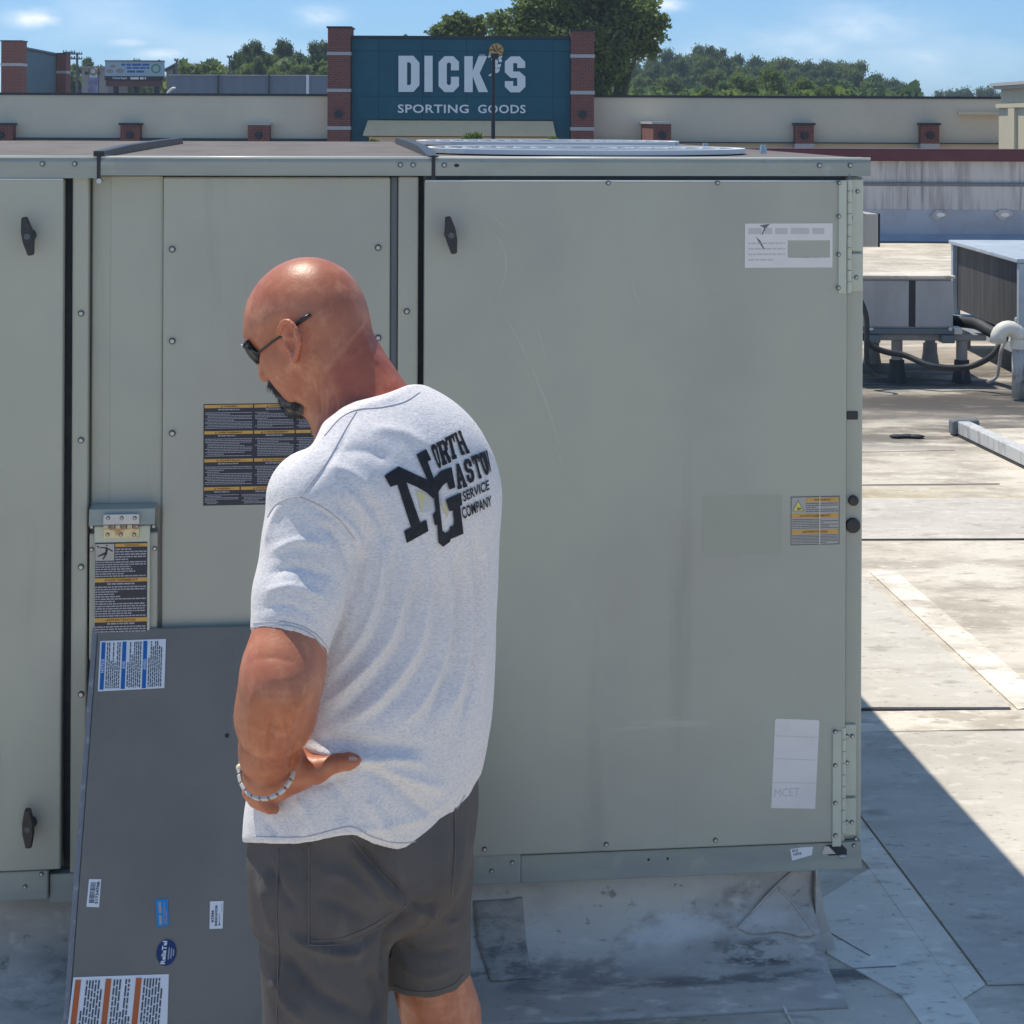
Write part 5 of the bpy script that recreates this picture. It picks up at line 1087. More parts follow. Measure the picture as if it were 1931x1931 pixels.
for i, (k, m) in enumerate((('round', 'leaf_dark'), ('round', 'leaf_mid'), ('round', 'leaf_dark'), ('round', 'leaf_light'), ('tall', 'leaf_dark'), ('round', 'leaf_mid'))):
    PROTO[i] = (crown_mesh('crown', unit_lobes(k, 30 + i), 6500, .045, MT[m]), trunk_mesh('trunk', .62, .03, [(.3, 1, .3, .2), (.35, 3.4, .28, .22), (.42, 5.2, .25, .2)]))
def tree(px, top, half, Y, proto, label, group, hw=None):
    """a tree with its crown top at (px, top) and half width half pixels"""
    a = P(px, top, Y); w = half / F * Y; H = max(a.z - ZG, 1.0)
    t = thing('tree', label, 'tree', (a.x, Y, ZG), group=group)
    s = w / .82; ch = s * (1.75 if proto != 4 else 3.0)
    for nm, me in (('crown', PROTO[proto][0]), ('trunk', PROTO[proto][1])):
        o = bpy.data.objects.new(nm, me); COL.objects.link(o); o.parent = t; o.rotation_euler = (0, 0, px * .7)
        if nm == 'crown': o.scale = (s, s, ch); o.location = (0, 0, H - ch * 1.03)
        else: o.scale = (s, s, max(H - ch * .45, .5) / .62)
    return t
# trees left of the sign, each with what sets it apart
for args in ((128, 128, 13, 160, 4, 'dark narrow tree just right of the brick tower'), (165, 107, 17, 215, 2, 'dark rounded tree between the utility poles and pylon sign'), (246, 111, 26, 200, 1, 'green tree top showing above the billboard'), (377, 119, 22, 215, 1, 'pale green tree right of the gable roofed house'),
             (418, 118, 26, 200, 5, 'mid green tree low in the row left of the tall trees'), (478, 77, 31, 185, 0, 'tall dark tree, left one of the three behind the warehouse'), (537, 73, 31, 195, 2, 'tallest dark tree with a ragged top behind the warehouse'), (602, 78, 36, 178, 0, 'broad dark tree against the left brick column'),
             (486, 105, 21, 172, 1, 'small round tree in front of the tall dark pair'), (450, 108, 22, 190, 5, 'mid green tree beside the short utility pole'), (560, 118, 34, 170, 1, 'low bushy tree beneath the tallest dark tree'), (612, 122, 28, 168, 3, 'bright low tree by the left brick column'), (398, 131, 20, 165, 3, 'bright low tree above the grey warehouse roof'), (520, 127, 24, 165, 3, 'bright bushy tree above the middle of the warehouse'), (456, 96, 27, 188, 0, 'dark rounded tree just left of the left tall tree'), (508, 94, 27, 190, 5, 'mid green tree filling the gap between the two left tall trees'), (571, 96, 28, 186, 2, 'dark tree filling the gap left of the broad dark tree'), (142, 118, 16, 205, 5, 'mid green tree behind the pair of utility poles'), (763, 64, 9, 160, 2, 'tiny dark tree top peeping over the teal sign')):
    tree(*args[:5], args[5], 'trees behind the warehouse and billboard')
# hillside trees right of the sign
rt_ = random.Random(21); prof = [(1140, 95), (1190, 108), (1240, 100), (1290, 92), (1340, 82), (1395, 103), (1440, 104), (1490, 106), (1545, 113), (1600, 112), (1650, 138), (1695, 146), (1722, 172)]
def ptop(px):
    for (a, b), (c, d) in zip(prof, prof[1:]):
        if a <= px <= c: return b + (d - b) * (px - a) / (c - a)
    return 178
n = 0
for row, (Y, off, step) in enumerate(((300, 0, 34), (262, 20, 38), (228, 42, 42))):
    Yr = Y
    px = 1160 + row * 11
    while px < 1715:
        top = ptop(px) + off * (.8 if px < 1600 else .5) + rt_.uniform(-4, 7)
        if top < 176: tree(px, top, rt_.uniform(26, 38), Y + rt_.uniform(-8, 8), rt_.choice((0, 2, 0, 5, 1)), ('skyline tree along the crest of the hillside wood right of the sign', 'dark leafy tree in the middle rank of the hillside wood', 'dark leafy tree in the front rank of the hillside wood, just over the store wall')[(300, 262, 228).index(Yr)], 'hillside wood trees'); n += 1
        px += step * rt_.uniform(.8, 1.15)
for args in ((1400, 134, 34, 165, 3), (1455, 122, 42, 170, 3), (1510, 143, 36, 160, 3), (1330, 163, 26, 150, 3), (1285, 172, 26, 150, 3), (1557, 156, 26, 150, 3), (1372, 152, 26, 158, 1)):
    tree(*args, {1400: 'bright green tree, left of the two big ones over the store wall', 1455: 'tallest bright green tree rising over the right store wall', 1510: 'bright green tree right of the tallest bright one', 1330: 'low bright bush top left of the bright trees', 1285: 'lowest bright bush top nearest the big dark tree', 1557: 'small bright rounded tree, rightmost of the bright row', 1372: 'mid green tree between the low bushes and bright trees'}[args[0]], 'bright trees over the store wall')
for px, top, lb in ((1785, 170, 'distant dark tree, leftmost of four low on the skyline'), (1820, 166, 'distant dark tree, second from the left of four low on the skyline'), (1858, 164, 'distant dark tree, second from the corniced building on the skyline'), (1895, 168, 'distant dark tree half hidden by the corniced building on the skyline')):
    tree(px, top, 30, 420, 0, lb, 'distant skyline trees')
# the great tree behind the sign
YG = 96.0
def Lb(px, py, rx, rz, dy=0): c = P(px, py, YG); s = YG / F; return (c.x, YG + dy, c.z, rx * s, (rx * .8) * s, rz * s)
bt = thing('big_tree', 'huge spreading tree with drooping boughs behind the right brick column', 'tree', (P(1145, 200, YG).x, YG, ZG))
lob = [Lb(1010, 50, 62, 42), Lb(965, 65, 48, 34), Lb(1060, 10, 75, 48), Lb(1130, 5, 80, 50, 1), Lb(1190, 25, 62, 44), Lb(1222, 62, 40, 34), Lb(1085, 70, 70, 40, -1), Lb(1150, 60, 72, 48), Lb(1145, 120, 44, 52), Lb(1200, 90, 36, 30, 1), Lb(1130, 165, 30, 42), Lb(1245, 40, 22, 20), Lb(1165, 110, 34, 40, -1), Lb(1215, 30, 40, 40, 1), Lb(1095, -40, 90, 50), Lb(940, 40, 30, 24), Lb(1000, 15, 40, 30), Lb(1232, 95, 18, 20), Lb(1172, 150, 18, 24)]
o = bpy.data.objects.new('crown', crown_mesh('crown', [(a - bt.location.x, b - YG, c - ZG, d, e, f) for a, b, c, d, e, f in lob], 34000, .15, MT['leaf_mid'], .24)); COL.objects.link(o); o.parent = bt
MB().tube([(bt.location.x, YG, ZG), (bt.location.x + .1, YG, ZG + 5), (bt.location.x - .3, YG, ZG + 11)], [.75, .6, .25], 12).build('trunk', MT['bark'], bt)
mb = MB()
for px, py in ((1010, 50), (1060, 20), (1190, 30), (1215, 60), (1100, 0)): e = P(px, py, YG); b_ = Vector((bt.location.x, YG, ZG + 7)); mb.tube([b_, (b_ + e) / 2 + Vector((0, 0, .4)), e], [.3, .18, .06], 6)
mb.build('limb', MT['bark'], bt)
bt2 = thing('tree', 'rounded green tree left of the huge one, behind the sign', 'tree', (P(860, 200, 104).x, 104, ZG)); YG = 104.0
lob = [Lb(862, 48, 36, 26), Lb(838, 60, 32, 20), Lb(885, 62, 34, 24), Lb(860, 80, 50, 24), Lb(900, 48, 22, 20)]
o = bpy.data.objects.new('crown', crown_mesh('crown', [(a - bt2.location.x, b - YG, c - ZG, d, e, f) for a, b, c, d, e, f in lob], 9000, .15, MT['leaf_mid'], .4)); COL.objects.link(o); o.parent = bt2
MB().tube([(bt2.location.x, YG, ZG), (bt2.location.x, YG, ZG + 10)], [.35, .15], 8).build('trunk', MT['bark'], bt2)
# young trees in the parking lot by the entrance
for px, py, r, lab in ((886, 258, 24, 'bright young tree in front of the store canopy, tallest of three'), (705, 268, 13, 'tiny bright tree top by the left foot of the canopy'), (1046, 266, 18, 'small bright tree top by the right foot of the canopy')):
    Yq = 52.0; c = P(px, py + 6, Yq); s = r / F * Yq; t = thing('young_tree', lab, 'tree', (c.x, Yq, ZG), group='young trees in the parking lot')
    q = random.Random(px); lob = [(q.uniform(-.6, .6) * s, q.uniform(-.4, .4) * s, c.z - ZG + q.uniform(-.7, .55) * s, s * .55, s * .55, s * .45) for _ in range(7)] + [(0, 0, c.z - ZG - s * 1.4, s * 1.1, s * 1.1, s * 1.2)]
    o = bpy.data.objects.new('crown', crown_mesh('crown', lob, 2600, .06, MT['leaf_light'], .35)); COL.objects.link(o); o.parent = t
    MB().tube([(c.x, Yq, ZG), (c.x, Yq, c.z)], [.09, .03], 7).build('trunk', MT['bark'], t)

def undergrowth(name, x0, x1, y0, y1, Ya, Yb, n, size, m):
    """a bank of scrub that nobody could count"""
    c = []
    for k in range(n):
        Y = nr.uniform(Ya, Yb); px = nr.uniform(x0, x1); t = P(px, y0 + (y1 - y0) * .35 * (1 + math.sin(px * .09) * .6 + math.sin(px * .031) * .4) + (y1 - y0) * nr.uniform(0, .9) ** .7, Y); c.append(t)
    c = np.array(c); a = nr.normal(size=(n, 3)); a /= np.linalg.norm(a, axis=1)[:, None]; b = np.cross(a, nr.normal(size=(n, 3))); b /= np.linalg.norm(b, axis=1)[:, None]; s = size * nr.uniform(.5, 1.3, size=(n, 1))
    v = np.stack([c - a * s, c - b * s * .6, c + a * s, c + b * s * .6], 1).reshape(-1, 3); me = bpy.data.meshes.new(name); me.from_pydata(v.tolist(), [], np.arange(4 * n).reshape(n, 4).tolist()); me.materials.append(m)
    o = bpy.data.objects.new(name, me); COL.objects.link(o); tag(o, kind='stuff')
undergrowth('undergrowth', 340, 625, 110, 150, 176, 200, 14000, .55, MT['leaf_mid'])
undergrowth('undergrowth', 124, 200, 122, 180, 195, 215, 4000, .6, MT['leaf_dark'])
undergrowth('undergrowth', 195, 345, 124, 190, 205, 225, 5000, .6, MT['leaf_mid'])
undergrowth('undergrowth', 1118, 1730, 150, 195, 175, 215, 14000, .6, MT['leaf_dark'])
undergrowth('undergrowth', 1118, 1600, 168, 192, 150, 160, 4000, .45, MT['leaf_light'])
# the summer air between here and the hills
MT['haze'] = bpy.data.materials.new('haze'); MT['haze'].use_nodes = True; nt = MT['haze'].node_tree; nt.nodes.clear()
ho = nt.nodes.new("ShaderNodeOutputMaterial"); pv = nt.nodes.new("ShaderNodeVolumePrincipled"); pv.inputs["Color"].default_value = (.72, .84, 1, 1); pv.inputs["Density"].default_value = .00040; pv.inputs["Anisotropy"].default_value = .2
nt.links.new(pv.outputs[0], ho.inputs["Volume"])
o = MB().box(-720, 720, -30, 1420, ZG - 1.5, 26).build('haze', MT['haze']); tag(o, kind='stuff')
# ------------------------------------------------------------------ the man: solids blended in a grid, then meshed
Y0 = 2.54
def M(px, py, dy=0.0): return np.array(P(px, py, Y0 + dy))
class Field:
    def __init__(s, lo, hi, h):
        s.lo = np.array(lo, float); s.h = h; s.n = np.ceil((np.array(hi) - s.lo) / h).astype(int) + 1
        s.F = np.full(s.n, 1.0, np.float32); s.rs = 1.0
        s.ax = [(s.lo[i] + h * np.arange(s.n[i])).astype(np.float32) for i in range(3)]
    def sub(s, lo, hi):
        a = np.clip(np.floor((np.array(lo) - s.lo) / s.h).astype(int), 0, s.n); b = np.clip(np.ceil((np.array(hi) - s.lo) / s.h).astype(int) + 1, 0, s.n)
        sl = tuple(slice(int(i), int(j)) for i, j in zip(a, b))
        X = s.ax[0][sl[0]][:, None, None]; Y = s.ax[1][sl[1]][None, :, None]; Z = s.ax[2][sl[2]][None, None, :]
        return sl, X, Y, Z
    def put(s, d, sl, k, op='add'):
        A = s.F[sl]
        if op == 'cut':
            d = -d; hh = np.clip(.5 - .5 * (A - d) / k, 0, 1) if k else 0
            s.F[sl] = (A * (1 - hh) + d * hh + k * hh * (1 - hh)) if k else np.maximum(A, d)
        else:
            hh = np.clip(.5 + .5 * (A - d) / k, 0, 1); s.F[sl] = A * (1 - hh) + d * hh - k * hh * (1 - hh)
    def cone(s, a, b, ra, rb, k=.02, op='add'):
        ra, rb, k = ra * s.rs, rb * s.rs, k * s.rs
        a, b = np.array(a, np.float32), np.array(b, np.float32); m = max(ra, rb) + .03 + k
        sl, X, Y, Z = s.sub(np.minimum(a, b) - m, np.maximum(a, b) + m); ab = b - a; L2 = float(ab @ ab) + 1e-9
        t = np.clip(((X - a[0]) * ab[0] + (Y - a[1]) * ab[1] + (Z - a[2]) * ab[2]) / L2, 0, 1)
        d = np.sqrt((X - a[0] - ab[0] * t) ** 2 + (Y - a[1] - ab[1] * t) ** 2 + (Z - a[2] - ab[2] * t) ** 2) - (ra + (rb - ra) * t)
        s.put(d, sl, k, op)
    def ell(s, c, r, A=None, k=.02, op='add'):
        """ellipsoid of radii r along the rows of A"""
        c = np.array(c, np.float32); r = np.array(r, np.float32) * s.rs; k = k * s.rs; A = np.eye(3) if A is None else np.array(A); m = float(r.max()) + .03 + k
        sl, X, Y, Z = s.sub(c - m, c + m); q = 0; q2 = 0
        for i in range(3):
            u = (X - c[0]) * float(A[i][0]) + (Y - c[1]) * float(A[i][1]) + (Z - c[2]) * float(A[i][2]); q = q + (u / r[i]) ** 2; q2 = q2 + (u / r[i] ** 2) ** 2
        k0 = np.sqrt(q); s.put(k0 * (k0 - 1) / np.sqrt(q2 + 1e-9), sl, k, op)
    def chain(s, pts, rs, k=.01, op='add'):
        for i in range(len(pts) - 1): s.cone(pts[i], pts[i + 1], rs[i], rs[i + 1], k, op)
    def mesh(s):
        Fd = s.F; S = Fd < 0; n = Fd.shape
        c = np.zeros(tuple(i - 1 for i in n), np.uint8)
        for dx in (0, 1):
            for dy in (0, 1):
                for dz in (0, 1): c += S[dx:n[0] - 1 + dx, dy:n[1] - 1 + dy, dz:n[2] - 1 + dz]
        act = np.argwhere((c > 0) & (c < 8)); idx = np.full(c.shape, -1, np.int32); idx[act[:, 0], act[:, 1], act[:, 2]] = np.arange(len(act))
        V = np.zeros((len(act), 3), np.float64); W = np.zeros(len(act))
        cor = [(a, b, d) for a in (0, 1) for b in (0, 1) for d in (0, 1)]; val = {q: Fd[act[:, 0] + q[0], act[:, 1] + q[1], act[:, 2] + q[2]].astype(float) for q in cor}
        for p in cor:
            for ax in range(3):
                if p[ax]: continue
                q = list(p); q[ax] = 1; q = tuple(q); a, b = val[p], val[q]; m = (a < 0) != (b < 0); t = np.where(m, a / np.where(m, a - b, 1), 0)
                pt = np.tile(np.array(p, float), (len(act), 1)); pt[:, ax] += t; V[m] += pt[m]; W[m] += 1
        V = (V / W[:, None] + act) * s.h + s.lo
        quads = []
        for ax in range(3):
            o1, o2 = [i for i in range(3) if i != ax]
            a = [slice(1, n[i] - 1) for i in range(3)]; a[ax] = slice(0, n[ax] - 1); b = list(a); b[ax] = slice(1, n[ax])
            sa, sb = S[tuple(a)], S[tuple(b)]; e = np.argwhere(sa != sb)
            off = np.array([1, 1, 1]); off[ax] = 0; e = e + off
            flip = S[e[:, 0], e[:, 1], e[:, 2]]
            d1 = np.zeros(3, int); d1[o1] = 1; d2 = np.zeros(3, int); d2[o2] = 1
            g = lambda q: idx[q[:, 0], q[:, 1], q[:, 2]]
            Q = np.stack([g(e - d1 - d2), g(e - d2), g(e), g(e - d1)], 1)
            if ax == 1: flip = ~flip
            Q[~flip] = Q[~flip][:, ::-1]; quads.append(Q)
        return V, np.concatenate(quads)
def vnormals(V, Q):
    n = np.cross(V[Q[:, 2]] - V[Q[:, 0]], V[Q[:, 3]] - V[Q[:, 1]]); N = np.zeros_like(V)
    for i in range(4): np.add.at(N, Q[:, i], n)
    return N / (np.linalg.norm(N, axis=1)[:, None] + 1e-12)
def smooth_mesh(V, Q, it=2, w=None):
    e = np.concatenate([Q[:, [0, 1]], Q[:, [1, 2]], Q[:, [2, 3]], Q[:, [3, 0]]]); e = np.concatenate([e, e[:, ::-1]])
    cnt = np.bincount(e[:, 0], minlength=len(V))[:, None]
    for _ in range(it):
        S_ = np.stack([np.bincount(e[:, 0], V[e[:, 1], i], minlength=len(V)) for i in range(3)], 1) / np.maximum(cnt, 1)
        V = V + .6 * (S_ - V) * (1 if w is None else w[:, None])
    return V
def to_obj(name, V, Q, m, parent):
    loc = np.array(parent.location) if parent is not None else 0
    me = bpy.data.meshes.new(name); me.vertices.add(len(V)); me.vertices.foreach_set("co", (V - loc).astype(np.float32).ravel())
    me.loops.add(Q.size); me.loops.foreach_set("vertex_index", Q.astype(np.int32).ravel()); me.polygons.add(len(Q))
    me.polygons.foreach_set("loop_start", np.arange(0, Q.size, 4, dtype=np.int32)); me.polygons.foreach_set("use_smooth", np.ones(len(Q), bool))
    me.update(calc_edges=True); me.validate()
    me.materials.append(m); o = bpy.data.objects.new(name, me); COL.objects.link(o)
    if parent is not None: o.parent = parent
    return o
def near_poly(pp, line):
    """distance of picture points to a polyline and the fraction along it"""
    best = np.full(len(pp), 1e9); frac = np.zeros(len(pp)); L = [0]
    for a, b in zip(line, line[1:]): L.append(L[-1] + math.hypot(b[0] - a[0], b[1] - a[1]))
    for i, (a, b) in enumerate(zip(line, line[1:])):
        a, b = np.array(a, float), np.array(b, float); ab = b - a; t = np.clip(((pp - a) @ ab) / (ab @ ab), 0, 1); d = np.linalg.norm(pp - a - t[:, None] * ab, axis=1)
        m = d < best; best[m] = d[m]; frac[m] = (L[i] + t[m] * (L[i + 1] - L[i])) / L[-1]
    return best, frac
def spl(pts, n=5): return [(p.x, p.y) for p in curve([(a, b, 0) for a, b in pts], n)]
def folds(V, N, lst):
    """raise (amp > 0) or sink cloth along curves drawn on the side that faces the lens"""
    pp = project(V); view = V - np.array([0, 0, ZC]); view /= np.linalg.norm(view, axis=1)[:, None]; face = np.clip(-(N * view).sum(1) * 2.5, 0, 1)
    D = np.zeros(len(V))
    for line, amp, sig in lst:
        ln = spl(line, 4); xs, ys = [q[0] for q in ln], [q[1] for q in ln]
        m = (pp[:, 0] > min(xs) - 4 * sig) & (pp[:, 0] < max(xs) + 4 * sig) & (pp[:, 1] > min(ys) - 4 * sig) & (pp[:, 1] < max(ys) + 4 * sig)
        if not m.any(): continue
        d, f = near_poly(pp[m], ln); D[m] += amp * (.6 * np.exp(-(d / sig) ** 2) + .4 / (1 + (d / (.35 * sig)) ** 2) * np.exp(-(d / (2 * sig)) ** 2)) * np.clip(np.minimum(f, 1 - f) * 5, 0.12, 1)
    return V + N * (D * face)[:, None]

man = thing('person', 'bald man in grey printed T-shirt and dark shorts, hand on hip, looking down', 'person', (float(M(690, 900)[0]), Y0, 0.0))
AN = R(48)                                                    # the body faces left of straight away
NB = np.array([math.sin(AN), -math.cos(AN), 0]); LB = np.array([-math.cos(AN), -math.sin(AN), 0])   # out of the back; to his left
# ---- T-shirt
SL, SR = {}, {}
rows = [(726, 716, 784), (744, 676, 816), (770, 640, 850), (800, 612, 882), (840, 588, 908), (880, 570, 926), (940, 556, 936), (1020, 550, 935), (1100, 546, 932), (1200, 542, 928), (1300, 530, 925), (1380, 512, 919), (1440, 492, 909), (1500, 478, 893), (1560, 474, 868), (1620, 474, 838), (1680, 474, 820)]
wf = math.sqrt(math.cos(AN) ** 2 + (.74 * math.sin(AN)) ** 2)
zk = np.array([M(700, r[0])[2] for r in rows])[::-1]; cxk = np.array([(M(r[1], r[0])[0] + M(r[2], r[0])[0]) / 2 for r in rows])[::-1]; ak = np.array([(r[2] - r[1]) / 2 / F * Y0 / wf for r in rows])[::-1]
def smooth1(a, n=2):
    a = a.copy()
    for _ in range(n): a[1:-1] = (a[:-2] + 2 * a[1:-1] + a[2:]) / 4
    return a
zf = np.linspace(zk[0], zk[-1], 120); cxf = smooth1(np.interp(zf, zk, cxk), 10); af = smooth1(np.interp(zf, zk, ak), 10)
def torso(fl, shrink=0.0, ztop=None, k=.03, zmin=-9):
    sl, X, Y, Z = fl.sub((-.6, 2.0, zk[0] - .02), (.3, 3.1, zk[-1] + .05))
    z = Z[0, 0, :]; cx = np.interp(z, zf, cxf).astype(np.float32); a = (np.interp(z, zf, af) - shrink).astype(np.float32); b = a * .74
    dx = X - cx[None, None, :]; dyv = Y - np.float32(Y0)
    l = dx * np.float32(LB[0]) + dyv * np.float32(LB[1]); nn_ = dx * np.float32(NB[0]) + dyv * np.float32(NB[1])
    q = (np.abs(l) / a) ** 2.25 + (np.abs(nn_) / b) ** 2.25
    d = (q ** (1 / 2.25) - 1) * b
    zt_ = zk[-1] - .01 - shrink; d = np.maximum(d, Z - np.float32(zt_)); d = np.maximum(d, np.float32(zmin) - Z)
    fl.put(d, sl, k)
fs = Field((-.50, 2.14, M(700, 1630)[2]), (.03, 2.84, M(700, 700)[2]), .0036)
torso(fs, 0.0, k=.03)
fs.ell(M(838, 920, .12), (.072, .075, .080), k=.06)                                # far shoulder
fs.cone(M(604, 922, -.13), M(700, 810, -.02), .070, .060, .05)                     # near shoulder slope
fs.ell(M(785, 915, -.02), (.095, .085, .125), k=.06)                                  # upper back
# neck opening
NA, NBs = M(716, 770, .0), M(650, 700, .02)
fs.cone(M(712, 800, .02), M(640, 690, .08), .064, .082, .004, 'cut')
# sleeve, cut along its hem
hem_s = np.array([(380, 1196), (466, 1192), (500, 1187), (545, 1193), (585, 1213), (612, 1245), (640, 1275), (720, 1300)], float)
f2 = Field(fs.lo, fs.lo + fs.h * (fs.n - 1), fs.h); f2.F = f2.F[:fs.n[0], :fs.n[1], :fs.n[2]]
f2.chain([M(596, 940, -.14), M(585, 1030, -.155), M(564, 1120, -.18), M(541, 1235, -.21)], [.071, .0645, .061, .0545], .02)
g = [q[:f2.F.shape[i]] for i, q in enumerate(fs.ax)]
XX = np.broadcast_to(g[0][:, None, None], f2.F.shape); YY = np.broadcast_to(g[1][None, :, None], f2.F.shape); ZZ = np.broadcast_to(g[2][None, None, :], f2.F.shape)
x0g = F * XX / YY; y0g = F * (ZC - ZZ) / YY; PXg = x0g * cr - y0g * sr + CX; PYg = x0g * sr + y0g * cr + HY
sc_ = (YY / F).astype(np.float32)
outer2 = f2.F.copy(); f2.F = np.maximum(f2.F, (PYg - np.interp(PXg, hem_s[:, 0], hem_s[:, 1])) * sc_)
f2.F = np.maximum(f2.F, -np.where(PYg > 1120, outer2 + .0074, 1.0))               # hollow cuff
hem_b = np.array([(380, 1588), (475, 1590), (510, 1592), (560, 1592), (600, 1586), (640, 1576), (667, 1573), (700, 1591), (745, 1603), (790, 1599), (830, 1576), (860, 1546), (880, 1512), (895, 1478), (920, 1440), (990, 1400)], float)
outer1 = fs.F.copy(); fs.F = np.maximum(fs.F, (PYg - np.interp(PXg, hem_b[:, 0], hem_b[:, 1])) * sc_)
collar = np.array([(470, 1010), (500, 978), (509, 955), (521, 930), (545, 896), (566, 870), (584, 847), (594, 829), (609, 797), (646, 768), (670, 757), (690, 752), (720, 744), (750, 734), (768, 727), (790, 724), (800, 640), (960, 600)], float)
fs.F = np.maximum(fs.F, (np.interp(PXg, collar[:, 0], collar[:, 1]) - PYg) * sc_)
fs.F = np.maximum(fs.F, -np.where(PYg > 1440, outer1 + .0074, 1.0))
hh = np.clip(.5 + .5 * (fs.F - f2.F) / .012, 0, 1); fs.F = fs.F * (1 - hh) + f2.F * hh - .012 * hh * (1 - hh)
del f2, outer1, outer2, XX, YY, ZZ, x0g, y0g, PXg, PYg, sc_
V, Q = fs.mesh(); V = smooth_mesh(V, Q, 3)
N = vnormals(V, Q)
FOLD = []
# drapes falling from the shoulder blades and gathering at the waist
for line, amp, sig in [
    ([(690, 1010), (672, 1100), (640, 1180), (618, 1235)], -.008, 9), ([(722, 1000), (716, 1100), (680, 1200), (625, 1270)], .007, 9), ([(738, 1010), (736, 1110), (700, 1210), (620, 1300)], -.008, 10),
    ([(760, 1030), (762, 1110), (730, 1210), (660, 1290), (612, 1330)], .009, 9), ([(782, 1050), (784, 1130), (752, 1225), (680, 1310), (610, 1362)], -.010, 11), ([(800, 1040), (806, 1130), (780, 1230), (715, 1315), (640, 1375)], .009, 10),
    ([(820, 1050), (828, 1140), (806, 1240), (760, 1310), (690, 1370)], -.010, 13), ([(846, 1040), (850, 1150), (832, 1250), (790, 1330), (740, 1380)], .007, 10), ([(862, 1030), (866, 1160), (850, 1270), (800, 1370)], -.011, 13),
    ([(880, 1010), (884, 1150), (872, 1270), (830, 1380)], .008, 9), ([(897, 1000), (900, 1150), (890, 1290), (860, 1390)], -.008, 8), ([(912, 980), (914, 1150), (908, 1300)], .006, 7),
    ([(566, 1405), (620, 1420), (680, 1432), (760, 1430), (810, 1445)], .010, 12), ([(600, 1388), (660, 1402), (730, 1410), (800, 1412)], -.010, 13), ([(680, 1445), (740, 1478), (790, 1520), (830, 1545)], -.007, 12), ([(700, 1440), (780, 1470), (850, 1490)], .006, 12),
    ([(620, 1470), (650, 1510), (640, 1560)], -.006, 12), ([(560, 1500), (580, 1540), (570, 1580)], .006, 10), ([(690, 1500), (720, 1550), (740, 1590)], .006, 13), ([(500, 1545), (520, 1580)], -.005, 8), ([(530, 1475), (600, 1480), (660, 1460)], -.006, 10),
    ([(640, 1575), (720, 1560), (800, 1540), (860, 1490)], .004, 10),
    ([(600, 838), (622, 806), (655, 782), (690, 764), (730, 754), (775, 735)], .0028, 9), ([(672, 780), (640, 845), (600, 900), (566, 940)], -.0030, 4), ([(562, 935), (600, 960), (640, 985), (672, 1020)], -.004, 5), ([(535, 945), (512, 985), (502, 1030)], .004, 8), ([(620, 960), (668, 1005), (688, 1060)], .006, 10), ([(600, 985), (640, 1020), (662, 1080)], -.006, 9),
    ([(610, 880), (660, 890), (700, 930)], .004, 14), ([(640, 850), (690, 850), (740, 870)], -.004, 14), ([(690, 810), (760, 815), (820, 850)], .004, 14), ([(690, 935), (720, 985), (730, 1040)], -.006, 12), ([(650, 920), (690, 970), (700, 1010)], .005, 10),
    ([(506, 1045), (560, 1020), (620, 1030)], .004, 9), ([(498, 1085), (560, 1070), (630, 1090)], -.004, 10), ([(492, 1120), (550, 1105), (620, 1130)], .004, 9), ([(484, 1150), (540, 1140), (605, 1165)], -.003, 8), ([(474, 1178), (520, 1174), (570, 1180), (612, 1218)], -.0025, 3)]:
    FOLD.append((line, amp, sig))
V = folds(V, N, FOLD)
pp = project(V); rs_ = np.random.RandomState(4)
wr = sum(np.sin(V[:, 0] * a + V[:, 2] * b + V[:, 1] * c_ + d_) for a, b, c_, d_ in rs_.uniform(-70, 70, (7, 4))) / 7
V = V + vnormals(V, Q) * (wr * .0010)[:, None]
V = smooth_mesh(V, Q, 1)
MT['shirt'] = mat('heather_grey_cotton', (0.77, 0.74, 0.74), 0.92, layers=[((0.57, 0.55, 0.575), 170, .45, .62, .75, (1, 1, 2.6)), ((0.86, 0.83, 0.82), 230, .54, .66, .8, (1, 1, 2.2)), ((0.66, 0.635, 0.65), 55, .5, .66, .45, (1, 1, 2))], bump=[(420, .20, U), (95, .10, U), (15, .30, (1, 1, .4)), (32, .16, (1.4, 1, .6))], spec=.15, sheen=.15)
shirt = to_obj('t_shirt', V, Q, MT['shirt'], man)
SBVH = BVHTree.FromPolygons([tuple(v) for v in V], [tuple(q) for q in Q])
EYE = Vector((0, 0, ZC))
def on_cloth(px, py, lift=0.0, bvh=None):
    d = (P(px, py, 1.0) - EYE).normalized(); h = (bvh or SBVH).ray_cast(EYE, d)
    if h[0] is None: return None
    return h[0] + h[1] * (lift if h[1].dot(d) < 0 else -lift)
# collar rib and seams
def seam(name, pts, r, m, parent, bvh=None, lift=.0005, n=8):
    q = [on_cloth(a, b, lift, bvh) for a, b in spl(pts, 6)]; q = [v for v in q if v is not None]
    if len(q) > 2: return MB().tube(q, r, n).build(name, m, parent, smooth=True)
MT['seam_thread'] = mat('shirt_seam', (0.50, 0.48, 0.50), 0.9)
for pts in ([(672, 776), (650, 812), (618, 868), (590, 905), (566, 938)], [(478, 1577), (530, 1579), (580, 1577), (640, 1562), (668, 1560), (700, 1577), (745, 1589), (788, 1585), (826, 1562), (856, 1532), (876, 1500)], [(505, 975), (520, 952), (548, 938), (566, 938), (600, 952), (640, 980), (668, 1016)], [(472, 1176), (520, 1172), (560, 1178), (596, 1196), (622, 1228)], [(791, 740), (762, 758), (720, 768), (673, 773), (640, 790), (612, 822)], [(468, 1183), (520, 1179), (560, 1184), (592, 1201), (614, 1232)]):
    seam('seam', pts, .0007, MT['seam_thread'], shirt)
